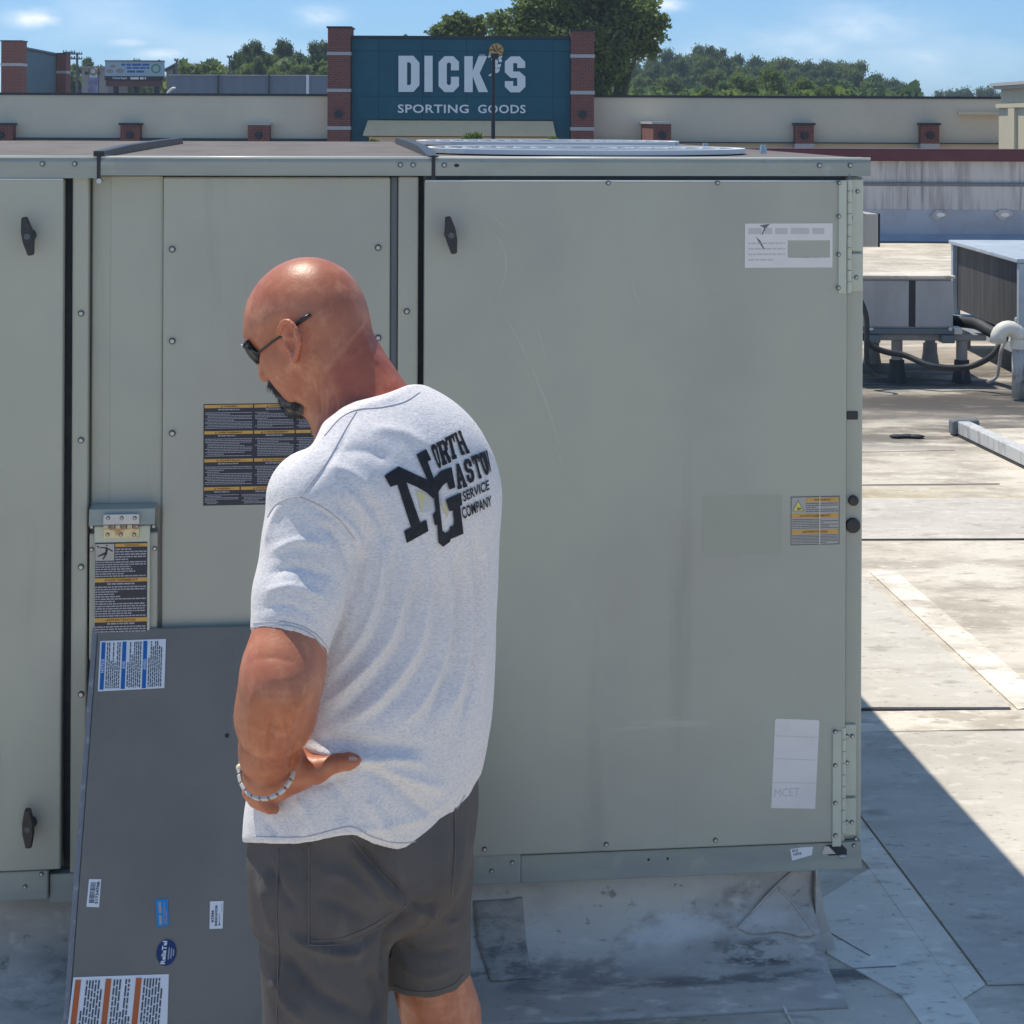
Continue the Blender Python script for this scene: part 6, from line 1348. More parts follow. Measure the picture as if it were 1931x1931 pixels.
# ---- print on the back of the shirt
MT['print'] = mat('shirt_print_charcoal', (0.028, 0.030, 0.036), 0.85, layers=[((0.05, 0.052, 0.06), 90, .5, .7, .7, U)], spec=.2)
MT['print_yellow'] = mat('shirt_print_worn_yellow', (0.62, 0.56, 0.28), 0.9, layers=[((0.55, 0.55, 0.58), 60, .42, .56, 1.0, U)], spec=.2)
def cloth_print(polys, m, lift, step=5.0):
    """2-D outlines (picture points) cut into small cells and laid on the cloth"""
    out = MB()
    for loops in polys:
        bm = bmesh.new(); cu = bpy.data.curves.new("c", 'CURVE'); cu.dimensions = '2D'; cu.fill_mode = 'BOTH'
        for lp in loops:
            s = cu.splines.new('POLY'); s.points.add(len(lp) - 1); s.use_cyclic_u = True
            for q, (a, b) in zip(s.points, lp): q.co = (a, b, 0, 1)
        ob = bpy.data.objects.new("c", cu); COL.objects.link(ob); dg = bpy.context.evaluated_depsgraph_get(); dg.update()
        me = bpy.data.meshes.new_from_object(ob.evaluated_get(dg)); bm.from_mesh(me); bpy.data.objects.remove(ob); bpy.data.curves.remove(cu); bpy.data.meshes.remove(me)
        xs = [v.co.x for v in bm.verts]; ys = [v.co.y for v in bm.verts]
        for axis, lo, hi in ((Vector((1, 0, 0)), min(xs), max(xs)), (Vector((0, 1, 0)), min(ys), max(ys))):
            t = lo + step / 2
            while t < hi:
                bmesh.ops.bisect_plane(bm, geom=bm.verts[:] + bm.edges[:] + bm.faces[:], plane_co=axis * t, plane_no=axis, dist=1e-5); t += step
        bmesh.ops.triangulate(bm, faces=bm.faces)
        bm.verts.index_update(); co = [on_cloth(v.co.x, v.co.y, lift) for v in bm.verts]
        out.add([c if c is not None else (0, 0, 0) for c in co], [tuple(v.index for v in f.verts) for f in bm.faces if all(co[v.index] is not None for v in f.verts)])
        bm.free()
    o = out.build('print', m, shirt, smooth=True); return o
lz = lambda pts: [(660 + a / 6.437, 760 + b / 6.437) for a, b in pts]
BIG_N = lz([(410, 885), (585, 772), (932, 932), (800, 630), (918, 560), (980, 690), (938, 715), (1010, 915), (1100, 960), (1060, 1060), (1000, 1160), (930, 1090), (800, 1015), (680, 965), (848, 1450), (920, 1412), (945, 1550), (683, 1697), (650, 1550), (735, 1505), (570, 990), (485, 1020)])
BIG_G = lz([(1010, 915), (1095, 825), (1222, 780), (1268, 1025), (1195, 1050), (1165, 960), (1110, 1010), (1062, 1080), (1112, 1545), (1145, 1575), (1195, 1550), (1205, 1500), (1252, 1480), (1240, 1300), (1195, 1310), (1150, 1170), (1335, 1085), (1350, 1230), (1325, 1250), (1365, 1580), (1210, 1645), (1200, 1680), (1118, 1740), (1063, 1690), (1048, 1470), (1020, 1485), (995, 1350), (1030, 1310), (1010, 1150), (930, 1090), (985, 1000)])
def slanted(chars):
    """block letters: outlines in a unit box set on a slanted cell given by four picture corners"""
    res = []
    for ch, c4 in chars:
        tl, tr, br, bl = [np.array(q, float) for q in lz(c4)]
        f = lambda u, v: tuple((tl * (1 - u) + tr * u) * (1 - v) + (bl * (1 - u) + br * u) * v)
        for grp in SLAB[ch]: res.append([[f(u, v) for u, v in lp] for lp in grp])
    return res
SLAB = {
 'O': [[[(.25, 0), (.75, 0), (1, .15), (1, .85), (.75, 1), (.25, 1), (0, .85), (0, .15)], [(.42, .2), (.36, .25), (.36, .75), (.42, .8), (.58, .8), (.64, .75), (.64, .25), (.58, .2)]]],
 'R': [[[(0, 0), (.75, 0), (1, .14), (1, .42), (.84, .54), (1, .80), (1, 1), (.66, 1), (.62, .72), (.52, .60), (.44, .60), (.44, .84), (.54, .84), (.54, 1), (0, 1), (0, .84), (.10, .84), (.10, .16), (0, .16)], [(.44, .17), (.44, .43), (.62, .43), (.66, .38), (.66, .22), (.62, .17)]]],
 'T': [[[(0, 0), (1, 0), (1, .34), (.84, .34), (.80, .17), (.68, .17), (.68, .84), (.80, .84), (.80, 1), (.20, 1), (.20, .84), (.32, .84), (.32, .17), (.20, .17), (.16, .34), (0, .34)]]],
 'H': [[[(0, 0), (.42, 0), (.42, .15), (.36, .15), (.36, .42), (.64, .42), (.64, .15), (.58, .15), (.58, 0), (1, 0), (1, .15), (.94, .15), (.94, .85), (1, .85), (1, 1), (.58, 1), (.58, .85), (.64, .85), (.64, .58), (.36, .58), (.36, .85), (.42, .85), (.42, 1), (0, 1), (0, .85), (.06, .85), (.06, .15), (0, .15)]]],
 'A': [[[(.30, 0), (.72, 0), (.94, .85), (1, .85), (1, 1), (.56, 1), (.56, .85), (.62, .85), (.60, .70), (.40, .70), (.38, .85), (.44, .85), (.44, 1), (0, 1), (0, .85), (.06, .85), (.24, .14)], [(.50, .28), (.43, .56), (.57, .56)]]],
 'S': [[[(.25, 0), (.75, 0), (1, .15), (1, .36), (.64, .36), (.64, .22), (.58, .18), (.42, .18), (.36, .22), (.36, .34), (.42, .40), (.75, .44), (1, .58), (1, .85), (.75, 1), (.25, 1), (0, .85), (0, .64), (.36, .64), (.36, .78), (.42, .82), (.58, .82), (.64, .78), (.64, .66), (.58, .60), (.25, .56), (0, .42), (0, .15)]]],
 'N': [[[(0, 0), (.42, 0), (.66, .55), (.66, 0), (1, 0), (1, 1), (.66, 1), (.36, .4), (.36, 1), (0, 1)]]],
}
WORDS = slanted([('O', [(960, 520), (1040, 495), (1105, 775), (1075, 810)]), ('R', [(1035, 490), (1150, 440), (1225, 720), (1118, 765)]), ('T', [(1140, 430), (1245, 375), (1310, 668), (1215, 700)]), ('H', [(1245, 375), (1330, 335), (1448, 610), (1345, 640)]),
                 ('A', [(1255, 755), (1335, 725), (1418, 1015), (1300, 1050)]), ('S', [(1360, 700), (1450, 670), (1510, 940), (1425, 985)]), ('T', [(1455, 655), (1540, 620), (1600, 905), (1545, 930)]), ('O', [(1540, 625), (1605, 590), (1680, 850), (1635, 890)]), ('N', [(1600, 600), (1650, 575), (1700, 830), (1682, 850)])])
def thin_text(word, base, size, step, dirx, diry):
    """a small grotesque line set along a slanted baseline"""
    res = []; 
    vs_, fs_ = text_mesh(word, 1.0, .03)
    return vs_, fs_
cloth_print([[BIG_N]], MT['print'], .0021); cloth_print([[BIG_G]], MT['print'], .0026)
cloth_print(WORDS, MT['print'], .0021, 4.0)
def text_print(word, tl, tr, br, bl, bold=.02):
    vs_, fs_ = text_mesh(word, 1.0, bold); x0, x1 = min(v.x for v in vs_), max(v.x for v in vs_); y0, y1 = min(v.y for v in vs_), max(v.y for v in vs_)
    tl, tr, br, bl = [np.array(q, float) for q in lz([tl, tr, br, bl])]; mb = MB(); co = []
    for v in vs_:
        u, t = (v.x - x0) / (x1 - x0), 1 - (v.y - y0) / (y1 - y0); p = (tl * (1 - u) + tr * u) * (1 - t) + (bl * (1 - u) + br * u) * t; co.append(on_cloth(p[0], p[1], .0021))
    mb.add([c if c is not None else (0, 0, 0) for c in co], [f for f in fs_ if all(co[i] is not None for i in f)]); mb.build('print', MT['print'], shirt, smooth=True)
text_print("SERVICE", (1352, 1080), (1668, 930), (1680, 1050), (1372, 1200)); text_print("COMPANY", (1340, 1270), (1700, 1120), (1712, 1245), (1362, 1410))
cloth_print([[lz([(800, 1050), (930, 1120), (1000, 1190), (1010, 1290), (930, 1330), (860, 1320)])], [lz([(1070, 1060), (1120, 1150), (1190, 1330), (1180, 1380), (1120, 1280)])]], MT['print_yellow'], .0013)

# ---- shorts
fh = Field((-.50, 2.15, .42), (.06, 2.92, M(700, 1430)[2]), .0045)
torso(fh, .013, k=.03); fh.cone(M(608, 1560, -.04), M(612, 1640, -.06), .094, .098, .03); fh.cone(M(788, 1520, .04), M(788, 1640, .06), .084, .081, .05); fh.ell(M(690, 1560, .02), (.135, .13, .13), k=.05)
fh.cone(M(612, 1640, -.06), M(613, 1990, -.08), .098, .089, .03); fh.cone(M(788, 1640, .06), M(806, 1900, .08), .083, .066, .018)
fh.ell(M(745, 1620, -.02), (.10, .09, .10), k=.04)
g = fh.ax; shp = fh.F.shape
XX = np.broadcast_to(g[0][:, None, None], shp); YY = np.broadcast_to(g[1][None, :, None], shp); ZZ = np.broadcast_to(g[2][None, None, :], shp)
x0g = F * XX / YY; y0g = F * (ZC - ZZ) / YY; PXg = x0g * cr - y0g * sr + CX; PYg = x0g * sr + y0g * cr + HY
hem = np.array([(380, 2040), (728, 2020), (732, 1868), (770, 1881), (815, 1884), (858, 1870), (880, 1845), (960, 1800)], float); hem2 = np.array([(380, 2050), (1000, 2050)], float)
near = (PXg - 733) + 250 * (YY - Y0) < 0
hy = np.where(near, 2050.0, np.interp(PXg, hem[:, 0], hem[:, 1])); outer = fh.F.copy(); sc_ = YY / F
fh.F = np.maximum(fh.F, ((PYg - hy) * sc_).astype(np.float32)); fh.F = np.maximum(fh.F, -np.where(PYg > 1800, outer + .009, 1.0).astype(np.float32))
V, Q = fh.mesh(); V = smooth_mesh(V, Q, 3); N = vnormals(V, Q)
rs_ = np.random.RandomState(8); V = V + N * (sum(np.sin(V[:, 0] * a + V[:, 2] * b + V[:, 1] * c_ + d_) for a, b, c_, d_ in rs_.uniform(-55, 55, (6, 4))) / 6 * .0022)[:, None]
V = folds(V, N, [([(663, 1580), (700, 1625), (745, 1670), (772, 1702)], -.010, 9), ([(650, 1590), (690, 1640), (730, 1690), (755, 1715)], .010, 12), ([(775, 1704), (755, 1735), (732, 1760), (728, 1800), (722, 1860)], -.012, 9),
                 ([(772, 1702), (800, 1712), (830, 1705)], -.008, 8), ([(800, 1720), (840, 1740), (870, 1730)], .006, 10), ([(745, 1770), (790, 1800), (845, 1795), (870, 1780)], -.007, 10), ([(745, 1810), (800, 1840), (860, 1825)], .005, 10),
                 ([(540, 1760), (590, 1785), (650, 1800), (700, 1785)], .008, 12), ([(520, 1780), (560, 1830), (610, 1880), (690, 1915)], -.009, 16), ([(510, 1840), (540, 1890), (580, 1930)], .007, 14), ([(600, 1770), (650, 1783), (700, 1765), (740, 1735)], -.006, 9),
                 ([(600, 1640), (660, 1660), (720, 1720)], .006, 18), ([(590, 1690), (650, 1710), (700, 1740)], -.005, 14), ([(500, 1620), (530, 1680), (560, 1720)], -.006, 12), ([(492, 1660), (505, 1720), (520, 1770)], .006, 10), ([(690, 1830), (712, 1880), (700, 1930)], -.008, 12),
                 ([(855, 1520), (858, 1600), (850, 1680)], -.004, 7), ([(875, 1560), (868, 1640), (860, 1720)], .004, 8), ([(525, 1600), (520, 1700), (524, 1800), (520, 1930)], -.003, 5), ([(583, 1595), (582, 1690), (583, 1790)], -.004, 4)])
MT['shorts'] = mat('dark_taupe_canvas', (0.110, 0.101, 0.100), 0.85, layers=[((0.080, 0.074, 0.074), 7, .45, .65, .8, U), ((0.155, 0.14, 0.132), 26, .58, .72, .6, (1, 1, .4))], bump=[(300, .20, (1, 1, .5)), (22, .30, (1, 1, .5)), (55, .12, U)], spec=.2)
shorts = to_obj('shorts', V, Q, MT['shorts'], man)
HBVH = BVHTree.FromPolygons([tuple(v) for v in V], [tuple(q) for q in Q])
MT['shorts_seam'] = mat('shorts_stitching', (0.14, 0.125, 0.115), 0.85)
for pts in ([(583, 1592), (582, 1690), (582, 1782)], [(582, 1782), (640, 1780), (700, 1756), (745, 1728), (766, 1705)], [(586, 1774), (640, 1770), (696, 1748), (740, 1720)], [(526, 1600), (521, 1700), (525, 1800), (522, 1925)], [(857, 1500), (858, 1600), (852, 1690)], [(742, 1858), (772, 1868), (815, 1870), (855, 1857), (872, 1838)], [(662, 1580), (700, 1628), (742, 1672)]):
    seam('stitching', pts, .0009, MT['shorts_seam'], shorts, HBVH)

# ---- skin: head, neck, arm, hand and legs as one surface
fb = Field((-.46, 2.10, .06), (.05, 2.86, M(600, 470, .1)[2] + .012), .0024)
PH, YW_ = R(33), R(25)
Fd = np.array([-math.cos(PH) * math.cos(YW_), math.cos(PH) * math.sin(YW_), -math.sin(PH)]); Ud = np.array([-math.sin(PH) * math.cos(YW_), math.sin(PH) * math.sin(YW_), math.cos(PH)]); Ld = np.cross(Ud, Fd)
HC = M(571.5, 592, .06); AH = np.array([Fd, Ld, Ud])
HS = .935
def H(f, l, u): return HC + (Fd * f + Ld * l + Ud * u) * HS
fb.rs = HS
fb.ell(H(.0, 0, .004), (.099, .078, .086), AH, .02); fb.ell(H(-.034, 0, -.018), (.064, .069, .066), AH, .03)
fb.ell(H(.034, 0, -.002), (.064, .066, .068), AH, .025)
fb.ell(H(.040, 0, -.060), (.050, .056, .062), AH, .03)
for s in (1, -1):
    fb.ell(H(.058, s * .043, -.050), (.024, .020, .019), AH, .025)                  # cheekbone
    fb.cone(H(.004, s * .056, -.072), H(.072, s * .020, -.116), .017, .017, .035)   # jaw
    fb.ell(H(.052, s * .040, -.075), (.030, .018, .034), AH, .02)
    fb.cone(H(.087, s * .012, .012), H(.076, s * .042, .010), .012, .011, .02)     # brow
    fb.ell(H(.088, s * .031, -.012), (.012, .016, .010), AH, .012, 'cut')           # eye socket
    fb.ell(H(.078, s * .031, -.012), (.012, .012, .012), AH, .004)                  # eyeball
    fb.ell(H(.0975, s * .013, -.055), (.010, .008, .008), AH, .008)                 # nostril wing
fb.ell(H(.078, 0, -.112), (.020, .026, .020), AH, .02)
fb.chain([H(.094, 0, .002), H(.106, 0, -.028), H(.117, 0, -.048)], [.008, .010, .0125], .012)
fb.ell(H(.093, 0, -.077), (.010, .022, .007), AH, .008); fb.ell(H(.091, 0, -.089), (.010, .020, .007), AH, .008)      # lips
fb.ell(H(.022, 0, -.088), (.055, .044, .034), AH, .03)
# neck
fb.rs = 1.0
fb.cone(H(-.026, 0, -.050), M(700, 795, .01), .058, .064, .03); fb.cone(M(676, 690, .04), M(728, 780, .01), .030, .046, .03)
fb.cone(M(622, 745, .04), M(655, 815, .03), .040, .050, .03)
pass
# ears
fb.rs = HS
for s in (1, -1):
    ec = H(-.010, s * .079, -.044); e1 = -Fd * .34 + Ud * .94; e1 /= np.linalg.norm(e1); out = Ld * s * .97 + Fd * .16 ; out -= e1 * (out @ e1); out /= np.linalg.norm(out); e2 = np.cross(e1, out)
    if e2 @ Fd > 0: e2 = -e2                                                          # e2 points to the back of the head
    AE = np.array([e1, e2, out])
    fb.ell(ec + out * .004, (.030, .0190, .0055), AE, .005)
    q = [ec + e1 * (.0295 * math.cos(t)) + e2 * (.0185 * math.sin(t)) * (1.0 if math.cos(t) > -.3 else .8) + out * .010 for t in np.linspace(-1.1, 2.5, 11)]
    fb.chain(q, [.0042] * len(q), .003)
    fb.ell(ec - e1 * .027 + out * .006 - e2 * .001, (.0085, .0075, .006), AE, .006)   # lobe
    fb.ell(ec - e1 * .006 - e2 * .001 + out * .008, (.0115, .0075, .0095), AE, .002, 'cut')
    fb.ell(ec + e1 * .012 + e2 * .003 + out * .009, (.0105, .0055, .0065), AE, .002, 'cut')
    fb.cone(ec - e1 * .006 - e2 * .010 + out * .008, ec - e1 * .012 - e2 * .008 + out * .008, .004, .0035, .004)
    fb.ell(ec - out * .008, (.022, .012, .012), AE, .012)
# torso inside the clothes
fb.rs = 1.0
torso(fb, .028, k=.03, zmin=.95); 
fb.cone(M(600, 915, -.12), M(690, 830, .0), .045, .045, .05)
# near arm
SH, EL, WR = M(592, 950, -.14), M(527, 1292, -.245), M(505, 1462, -.145)
fb.chain([SH, M(556, 1150, -.185), M(534, 1250, -.225), EL], [.053, .0475, .0465, .043], .03)
fb.chain([EL, M(515, 1352, -.215), M(508, 1415, -.175), WR], [.047, .0445, .036, .0315], .03)
fb.ell(M(494, 1335, -.225), (.022, .026, .045), k=.03); fb.ell(M(558, 1325, -.22), (.023, .028, .05), k=.03); fb.ell(M(535, 1296, -.262), (.022, .018, .024), k=.025)
fb.ell(M(566, 1240, -.205), (.026, .034, .05), k=.03)
# far arm, hidden behind the body
SH2 = M(850, 915, .13); EL2 = SH2 + np.array([-.04, .14, -.27]); fb.chain([SH2, EL2, EL2 + np.array([-.17, .03, -.10])], [.055, .046, .033], .03)
# hand
def near_surface(px, py, r, bvh=SBVH):
    h = on_cloth(px, py, 0, bvh); return M(px, py, -.10) if h is None else np.array(h) - np.array((P(px, py, 1.0) - EYE).normalized()) * (r * .62)
T0, T1, T2, T3 = M(540, 1448, -.150), near_surface(596, 1452, .017), near_surface(634, 1439, .0125), near_surface(671, 1434, .009)
fb.chain([WR, M(516, 1466, -.150), M(548, 1458, -.155)], [.032, .028, .026], .015)
fb.chain([T0, T1], [.027, .0185], .014); fb.chain([T1, T2], [.0165, .0122], .008); fb.chain([T2, T2 * .35 + T3 * .65, T3], [.0120, .0117, .0080], .005)
fb.ell(M(568, 1449, -.15), (.028, .024, .026), k=.012)
for i in range(4):                                                                     # fingers bent round the hip, little finger lowest
    b0 = M(500 - 5 * i, 1484 - 6 * i, -.160 + .016 * i); b1 = M(497 - 9 * i, 1509 - 5 * i, -.168 + .017 * i); b2 = M(508 - 9 * i, 1522 - 4 * i, -.168 + .018 * i); b3 = M(518 - 8 * i, 1526 - 4 * i, -.162 + .018 * i)
    s = (.92, 1.0, 1.04, .98)[i]
    fb.chain([WR * .5 + b0 * .5, b0], [.017, .0118], .006); fb.chain([b0, b1], [.0118 * s, .0105 * s], .003); fb.chain([b1, b2], [.0105 * s, .0098 * s], .003); fb.chain([b2, b3], [.0098 * s, .0078 * s], .003)
# legs
fb.chain([M(793, 1640, .06), M(814, 1850, .075), M(832, 1915, .085), M(838, 1990, .09)], [.060, .052, .0545, .054], .03)
kx = M(838, 1990, .09); fb.chain([kx, kx + np.array([.004, -.02, -.12]), kx + np.array([.0, -.005, -.42])], [.054, .056, .036], .03)
fb.chain([M(612, 1640, -.06), M(612, 2040, -.08)], [.075, .062], .03); kx2 = M(612, 2040, -.08); fb.chain([kx2, kx2 + np.array([.0, -.02, -.12]), np.array([kx2[0], kx2[1], .10])], [.060, .056, .036], .03)
V, Q = fb.mesh(); del fb; V = smooth_mesh(V, Q, 3, np.where(np.linalg.norm(V - H(-.010, .08, -.044), axis=1) < .04, .3, 1.0)); N = vnormals(V, Q)
V = folds(V, N, [([(632, 1418), (634, 1440), (636, 1456)], -.0016, 2.2), ([(640, 1420), (642, 1440), (643, 1454)], -.0014, 2.0), ([(604, 705), (602, 745), (606, 795)], -.0022, 4), ([(618, 720), (622, 760), (616, 800)], .0020, 5), ([(628, 735), (634, 765), (626, 800)], -.0020, 4), ([(588, 690), (588, 715), (594, 745)], -.0018, 3),
                 ([(693, 600), (660, 640), (640, 672)], .0012, 4), ([(690, 640), (700, 668), (716, 690)], .0016, 8), ([(558, 1400), (552, 1430), (548, 1450)], -.003, 4), ([(475, 1246), (515, 1240), (560, 1252)], -.0012, 10), ([(495, 1303), (522, 1312), (548, 1304)], -.0006, 4), ([(505, 1275), (525, 1282), (545, 1276)], .0008, 9),
                 ([(478, 1300), (470, 1360), (474, 1420)], .0030, 11), ([(570, 1290), (556, 1350), (535, 1420)], .0030, 11), ([(520, 1330), (512, 1380), (508, 1440)], -.0026, 9), ([(490, 1390), (488, 1430), (494, 1460)], .0016, 4), ([(530, 1350), (540, 1390), (536, 1430)], .0012, 3), ([(496, 1340), (500, 1380), (496, 1410)], .0010, 3)])
def skin_mat():
    m = mat('sunburnt_skin', (0.47, 0.175, 0.095), 0.40, layers=[((0.37, 0.118, 0.064), 13, .42, .60, .8, U), ((0.60, 0.27, 0.155), 34, .50, .68, .65, U), ((0.33, 0.105, 0.058), 95, .60, .74, .5, U)], bump=[(330, .09, U), (90, .06, U), (28, .04, U)], spec=.5, sss=.08)
    nt = m.node_tree; Nn, L = nt.nodes, nt.links; b = Nn["Principled BSDF"]; at = Nn.new("ShaderNodeAttribute"); at.attribute_name = "tone"; at.attribute_type = 'GEOMETRY'
    mx = Nn.new("ShaderNodeMix"); mx.data_type = 'RGBA'; mx.blend_type = 'MULTIPLY'; mx.inputs[0].default_value = 1.0
    L.new(b.inputs["Base Color"].links[0].from_socket, mx.inputs[6]); L.new(at.outputs["Color"], mx.inputs[7]); L.new(mx.outputs[2], b.inputs["Base Color"]); return m
MT['skin'] = skin_mat()
body = to_obj('body', V, Q, MT['skin'], man)
# sunburn, tan and worn skin tones: true colours of the skin, per vertex
pp = project(V); tone = np.ones((len(V), 4), np.float32)
def blend(mask, col):
    for i in range(3): tone[:, i] = tone[:, i] * (1 - mask) + tone[:, i] * col[i] * mask
rel = (V - HC); hf, hl, hu = rel @ Fd, rel @ Ld, rel @ Ud; head = np.clip((.16 - np.linalg.norm(rel, axis=1)) / .02, 0, 1)
up_z = V[:, 2] > M(600, 900)[2]
side = ((pp[:, 0] - 693) * 72 + (pp[:, 1] - 600) * 58) / 92.5
low = np.clip((pp[:, 1] - 592) / 8, 0, 1) * up_z
nape = np.clip((side - 1) / 9, 0, 1) * low * np.clip((pp[:, 0] - 585) / 50, 0, 1); blend(nape * .8, (.86, .58, .58))
blend(np.exp(-((side + 1.5) / 2.2) ** 2) * low * np.clip((690 - pp[:, 1]) / 30, 0, 1) * (pp[:, 0] > 620) * .4, (1.25, 1.35, 1.35))
blend(head * np.clip((hu - .02) / .05, 0, 1) * .5, (1.02, .90, .86))
earm = np.clip((.034 - np.linalg.norm(V - H(-.010, .082, -.044), axis=1)) / .006, 0, 1); blend(earm * .55, (1.16, .92, .92))
armm = np.clip((M(600, 1180)[2] - V[:, 2]) / .02, 0, 1) * np.clip((V[:, 2] - M(600, 1470)[2]) / .05, 0, 1)
blend(armm * .8, (.88, .76, .66)); elb = np.exp(-((pp[:, 0] - 522) ** 2 / 24 ** 2 + (pp[:, 1] - 1285) ** 2 / 38 ** 2)) * armm; blend(elb * .8, (1.20, 1.36, 1.50))
ca = body.data.color_attributes.new("tone", 'FLOAT_COLOR', 'POINT'); ca.data.foreach_set("color", tone.ravel())
BBVH = BVHTree.FromPolygons([tuple(v) for v in V], [tuple(q) for q in Q])
# thumb nail
MT['nail'] = mat('nail', (0.52, 0.30, 0.24), 0.3)
q = [on_cloth(a, b, .0008, BBVH) for a, b in ((658, 1427), (668, 1427.5), (674, 1430), (674, 1434), (667, 1435), (658, 1434.5))]
if all(v is not None for v in q): MB().add(q, [tuple(range(6))]).build('nail', MT['nail'], body)
# the pale line a cap band leaves above the burnt nape
MT['tan_line'] = mat('pale_tan_line', (0.56, 0.34, 0.25), 0.45)
# fine hair on the forearm
MT['hair'] = mat('forearm_hair', (0.34, 0.20, 0.11), 0.6)
rh = np.random.RandomState(9); fo = np.where((armm > .6) & (pp[:, 1] > 1225) & (pp[:, 1] < 1450) & (pp[:, 0] < 625))[0]; hb = MB(); NV = vnormals(V, Q)
for i in rh.choice(fo, 1500):
    p, n_ = V[i], NV[i]; dr = n_ * .55 + np.array([-.25, 0, -.7]) + rh.normal(size=3) * .3; dr /= np.linalg.norm(dr); sd = np.cross(dr, rh.normal(size=3)); sd /= np.linalg.norm(sd); sd *= .00013
    hb.add([p - sd, p + sd, p + dr * rh.uniform(.004, .010)], [(0, 1, 2)])
o = hb.build('arm_hair', MT['hair'], body); o['kind'] = 'stuff'
# goatee and moustache
fg = Field(HC - .17, HC + .17, .0024); fg.rs = HS
for s in (1, -1):
    fg.chain([H(.106, s * .004, -.066), H(.100, s * .022, -.072), H(.090, s * .030, -.088), H(.083, s * .028, -.108)], [.0055, .0065, .0075, .009], .008)
fg.chain([H(.088, .026, -.112), H(.097, 0, -.118), H(.088, -.026, -.112)], [.012, .015, .012], .012); fg.cone(H(.090, 0, -.122), H(.078, 0, -.138), .018, .010, .012)
fg.chain([H(.084, .028, -.116), H(.066, .034, -.128), H(.046, .034, -.130), H(.030, .032, -.126)], [.012, .011, .009, .005], .01)
fg.chain([H(.088, .0, -.132), H(.060, .012, -.142), H(.035, .02, -.136)], [.009, .008, .006], .010)
V2, Q2 = fg.mesh(); V2 = smooth_mesh(V2, Q2, 2)
MT['beard'] = mat('salt_and_pepper_beard', (0.030, 0.028, 0.028), 0.75, layers=[((0.20, 0.195, 0.19), 55, .52, .64, .75, (.3, .3, 1))], bump=[(200, .6, (.3, .3, 1))])
beard = to_obj('goatee', V2, Q2, MT['beard'], man)
rb = np.random.RandomState(2); hb = MB(); N2 = vnormals(V2, Q2)
for i in rb.choice(len(V2), 1500):
    p, n_ = V2[i], N2[i]; dr = n_ * .35 - Ud * .8 - Fd * .1 + rb.normal(size=3) * .25; dr /= np.linalg.norm(dr); L_ = rb.uniform(.006, .013); sd = np.cross(dr, rb.normal(size=3)); sd /= np.linalg.norm(sd); sd *= .0004
    hb.add([p - sd, p + sd, p + dr * L_], [(0, 1, 2)])
o = hb.build('whiskers', MT['beard'], beard); o['kind'] = 'stuff'
# shoes, outside the frame
MT['shoe'] = mat('brown_work_shoe', (0.09, 0.06, 0.04), 0.6)
fw_dir = np.array([-math.sin(AN), math.cos(AN), 0])
for c in (np.array([kx[0], kx[1] - .005, 0]), np.array([kx2[0], kx2[1], 0])):
    f_ = Field(c - [.25, .3, .0], c + [.25, .3, .16], .006); f_.chain([c + [0, 0, .055] - fw_dir * .05, c + fw_dir * .08 + [0, 0, .048], c + fw_dir * .18 + [0, 0, .042]], [.042, .046, .036], .03); f_.cone(c + [0, 0, .06], c + [0, 0, .13], .046, .042, .03)
    v_, q_ = f_.mesh(); v_[:, 2] = np.maximum(v_[:, 2], .012); to_obj('shoe', v_, q_, MT['shoe'], man)
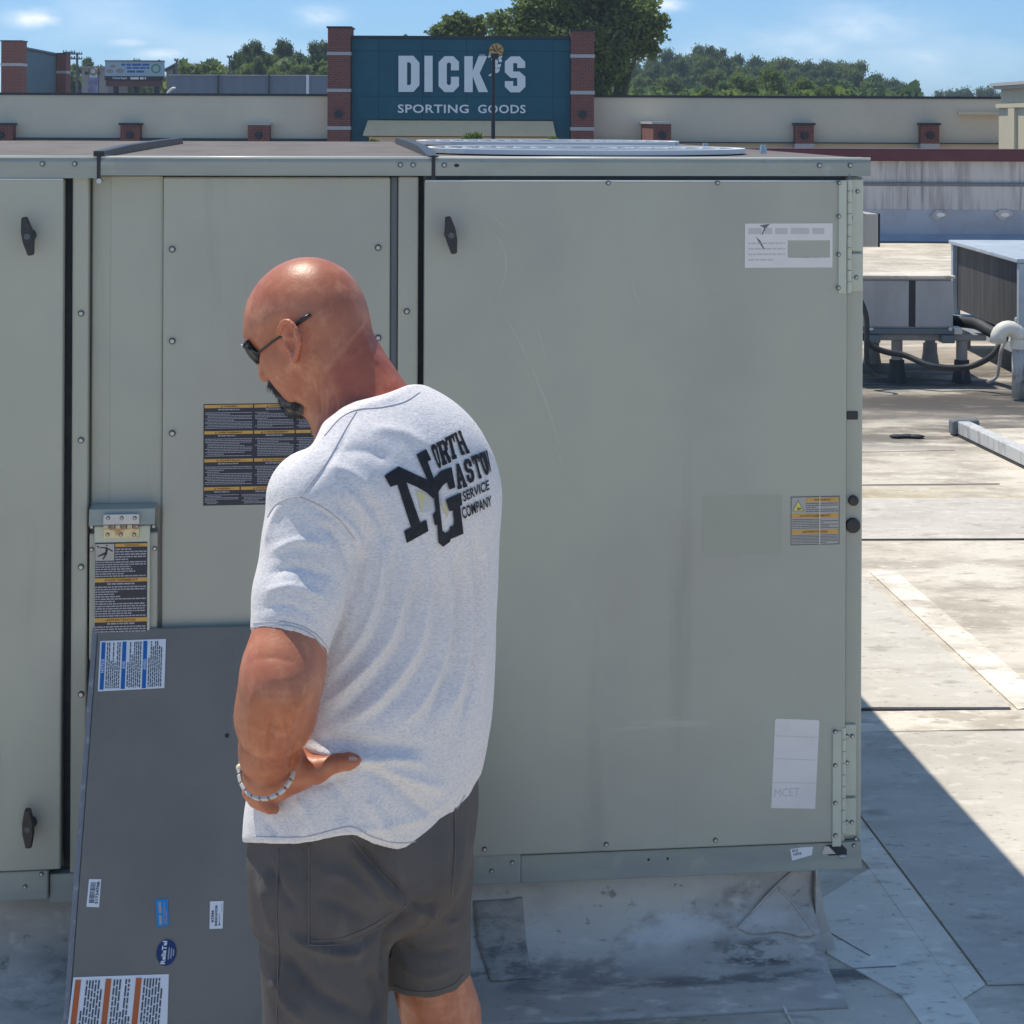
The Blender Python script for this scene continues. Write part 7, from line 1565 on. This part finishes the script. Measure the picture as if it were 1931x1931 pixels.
# ---- sunglasses
MT['frame'] = mat('sunglass_frame_black', (0.012, 0.013, 0.018), 0.3)
MT['lens'] = mat('sunglass_lens_dark', (0.006, 0.008, 0.014), 0.22, spec=.35)
sg = thing('sunglasses', 'dark wraparound sunglasses worn by the bald man', 'sunglasses', tuple(HC))
def on_head(px, py, lift):
    q = on_cloth(px, py, lift, BBVH); return q
for s in (1, -1):
    if s == 1:
        pts = [(585, 593.5), (570, 603), (553, 615), (541, 625), (530, 634), (512, 646), (495, 659), (487, 666)]
        lat = [.0755, .0760, .0755, .0745, .0735, .0715, .0680, .0640]
        q = [on_plane(a, b, tuple(HC + Ld * l_), Vector(Ld)) for (a, b), l_ in zip(pts, lat)]
        hin = Vector(H(.086, .064, -.006)); q.append(hin)
        rs2 = [.0028, .0036, .0036, .0030, .0020, .0016, .0016, .0016, .0018][:len(q)]
        MB().tube(q, rs2, 8).build('temple_arm', MT['frame'], sg, smooth=True)
    else:
        MB().tube([Vector(H(a, -l, u)) for a, l, u in ((-.04, .079, .008), (.03, .078, .002), (.086, .064, -.006))], [.003, .002, .0018], 8).build('temple_arm', MT['frame'], sg, smooth=True)
    mb = MB(); nu, nv = 10, 7; vs_ = []
    for j in range(nv):
        for i in range(nu):
            t = i / (nu - 1); a = R(6 + 62 * t); v = j / (nv - 1); hh = .019 * (1 - .25 * abs(2 * t - 1) ** 3)
            rr2 = .071; vs_.append(H(.052 + rr2 * math.cos(a) * .90 - .012 * (v - .2) ** 2, s * (rr2 * math.sin(a)), .002 - 2 * hh * v * (.92 + .1 * t)))
    mb.add(vs_, [(j * nu + i, j * nu + i + 1, (j + 1) * nu + i + 1, (j + 1) * nu + i) for j in range(nv - 1) for i in range(nu - 1)])
    ln = mb.build('lens', MT['lens'], sg, smooth=True); so = ln.modifiers.new('thick', 'SOLIDIFY'); so.thickness = .002
    MB().tube([vs_[i] for i in range(nu)], .0017, 7).build('brow_bar', MT['frame'], ln, smooth=True)
MB().tube([Vector(H(.122, .010, .001)), Vector(H(.124, 0, .001)), Vector(H(.122, -.010, .001))], .0018, 7).build('bridge', MT['frame'], sg, smooth=True)
MB().ball(Vector(H(.090, .064, .000)), .0024, nu=8, nv=6).build('hinge', MT['steel'], sg, smooth=True)
# ---- bracelet
MT['silver'] = mat('brushed_silver', (0.64, 0.61, 0.56), 0.38, 0.45)
MT['bone'] = mat('cream_bead', (0.70, 0.62, 0.40), 0.4)
bc = M(504, 1447, -.178); br_ = thing('bracelet', 'silver link bracelet hanging round the man\'s left wrist', 'bracelet', tuple(bc))
ax_arm = WR - M(508, 1415, -.175); ax_arm /= np.linalg.norm(ax_arm)
e1 = M(556, 1450, -.190) - M(452, 1440, -.170); e1 /= np.linalg.norm(e1); e2 = M(505, 1500, -.202) - bc; e2 -= e1 * (e2 @ e1); e2 /= np.linalg.norm(e2); nb_ = np.cross(e1, e2)
ra_, rb_ = .0400, .042
ring = lambda t: bc + e1 * (ra_ * math.cos(t)) + e2 * (rb_ * math.sin(t))
MB().tube([ring(t) for t in np.linspace(0, 2 * math.pi, 40, endpoint=False)], .0014, 6, closed=True).build('inner_band', MT['groove'], br_, smooth=True)
NL = 20
for k in range(NL):
    t0 = 2 * math.pi * (k + .5) / NL; a, b = ring(t0 - math.pi / NL * .80), ring(t0 + math.pi / NL * .80); d = Vector(b - a); L_ = d.length; d.normalize(); w = Vector(nb_); o_ = d.cross(w)
    MB().obox(Vector(ring(t0)), d, L_ / 2, w, .0046, o_, .0024).build('link', MT['silver'], br_, bevel=.0008)
MB().ball(Vector(ring(math.pi * .97)), .0058, nu=10, nv=7).build('bead', MT['bone'], br_, smooth=True); MB().ball(Vector(ring(math.pi * 1.06)), .0055, nu=10, nv=7).build('bead', MT['silver'], br_, smooth=True)
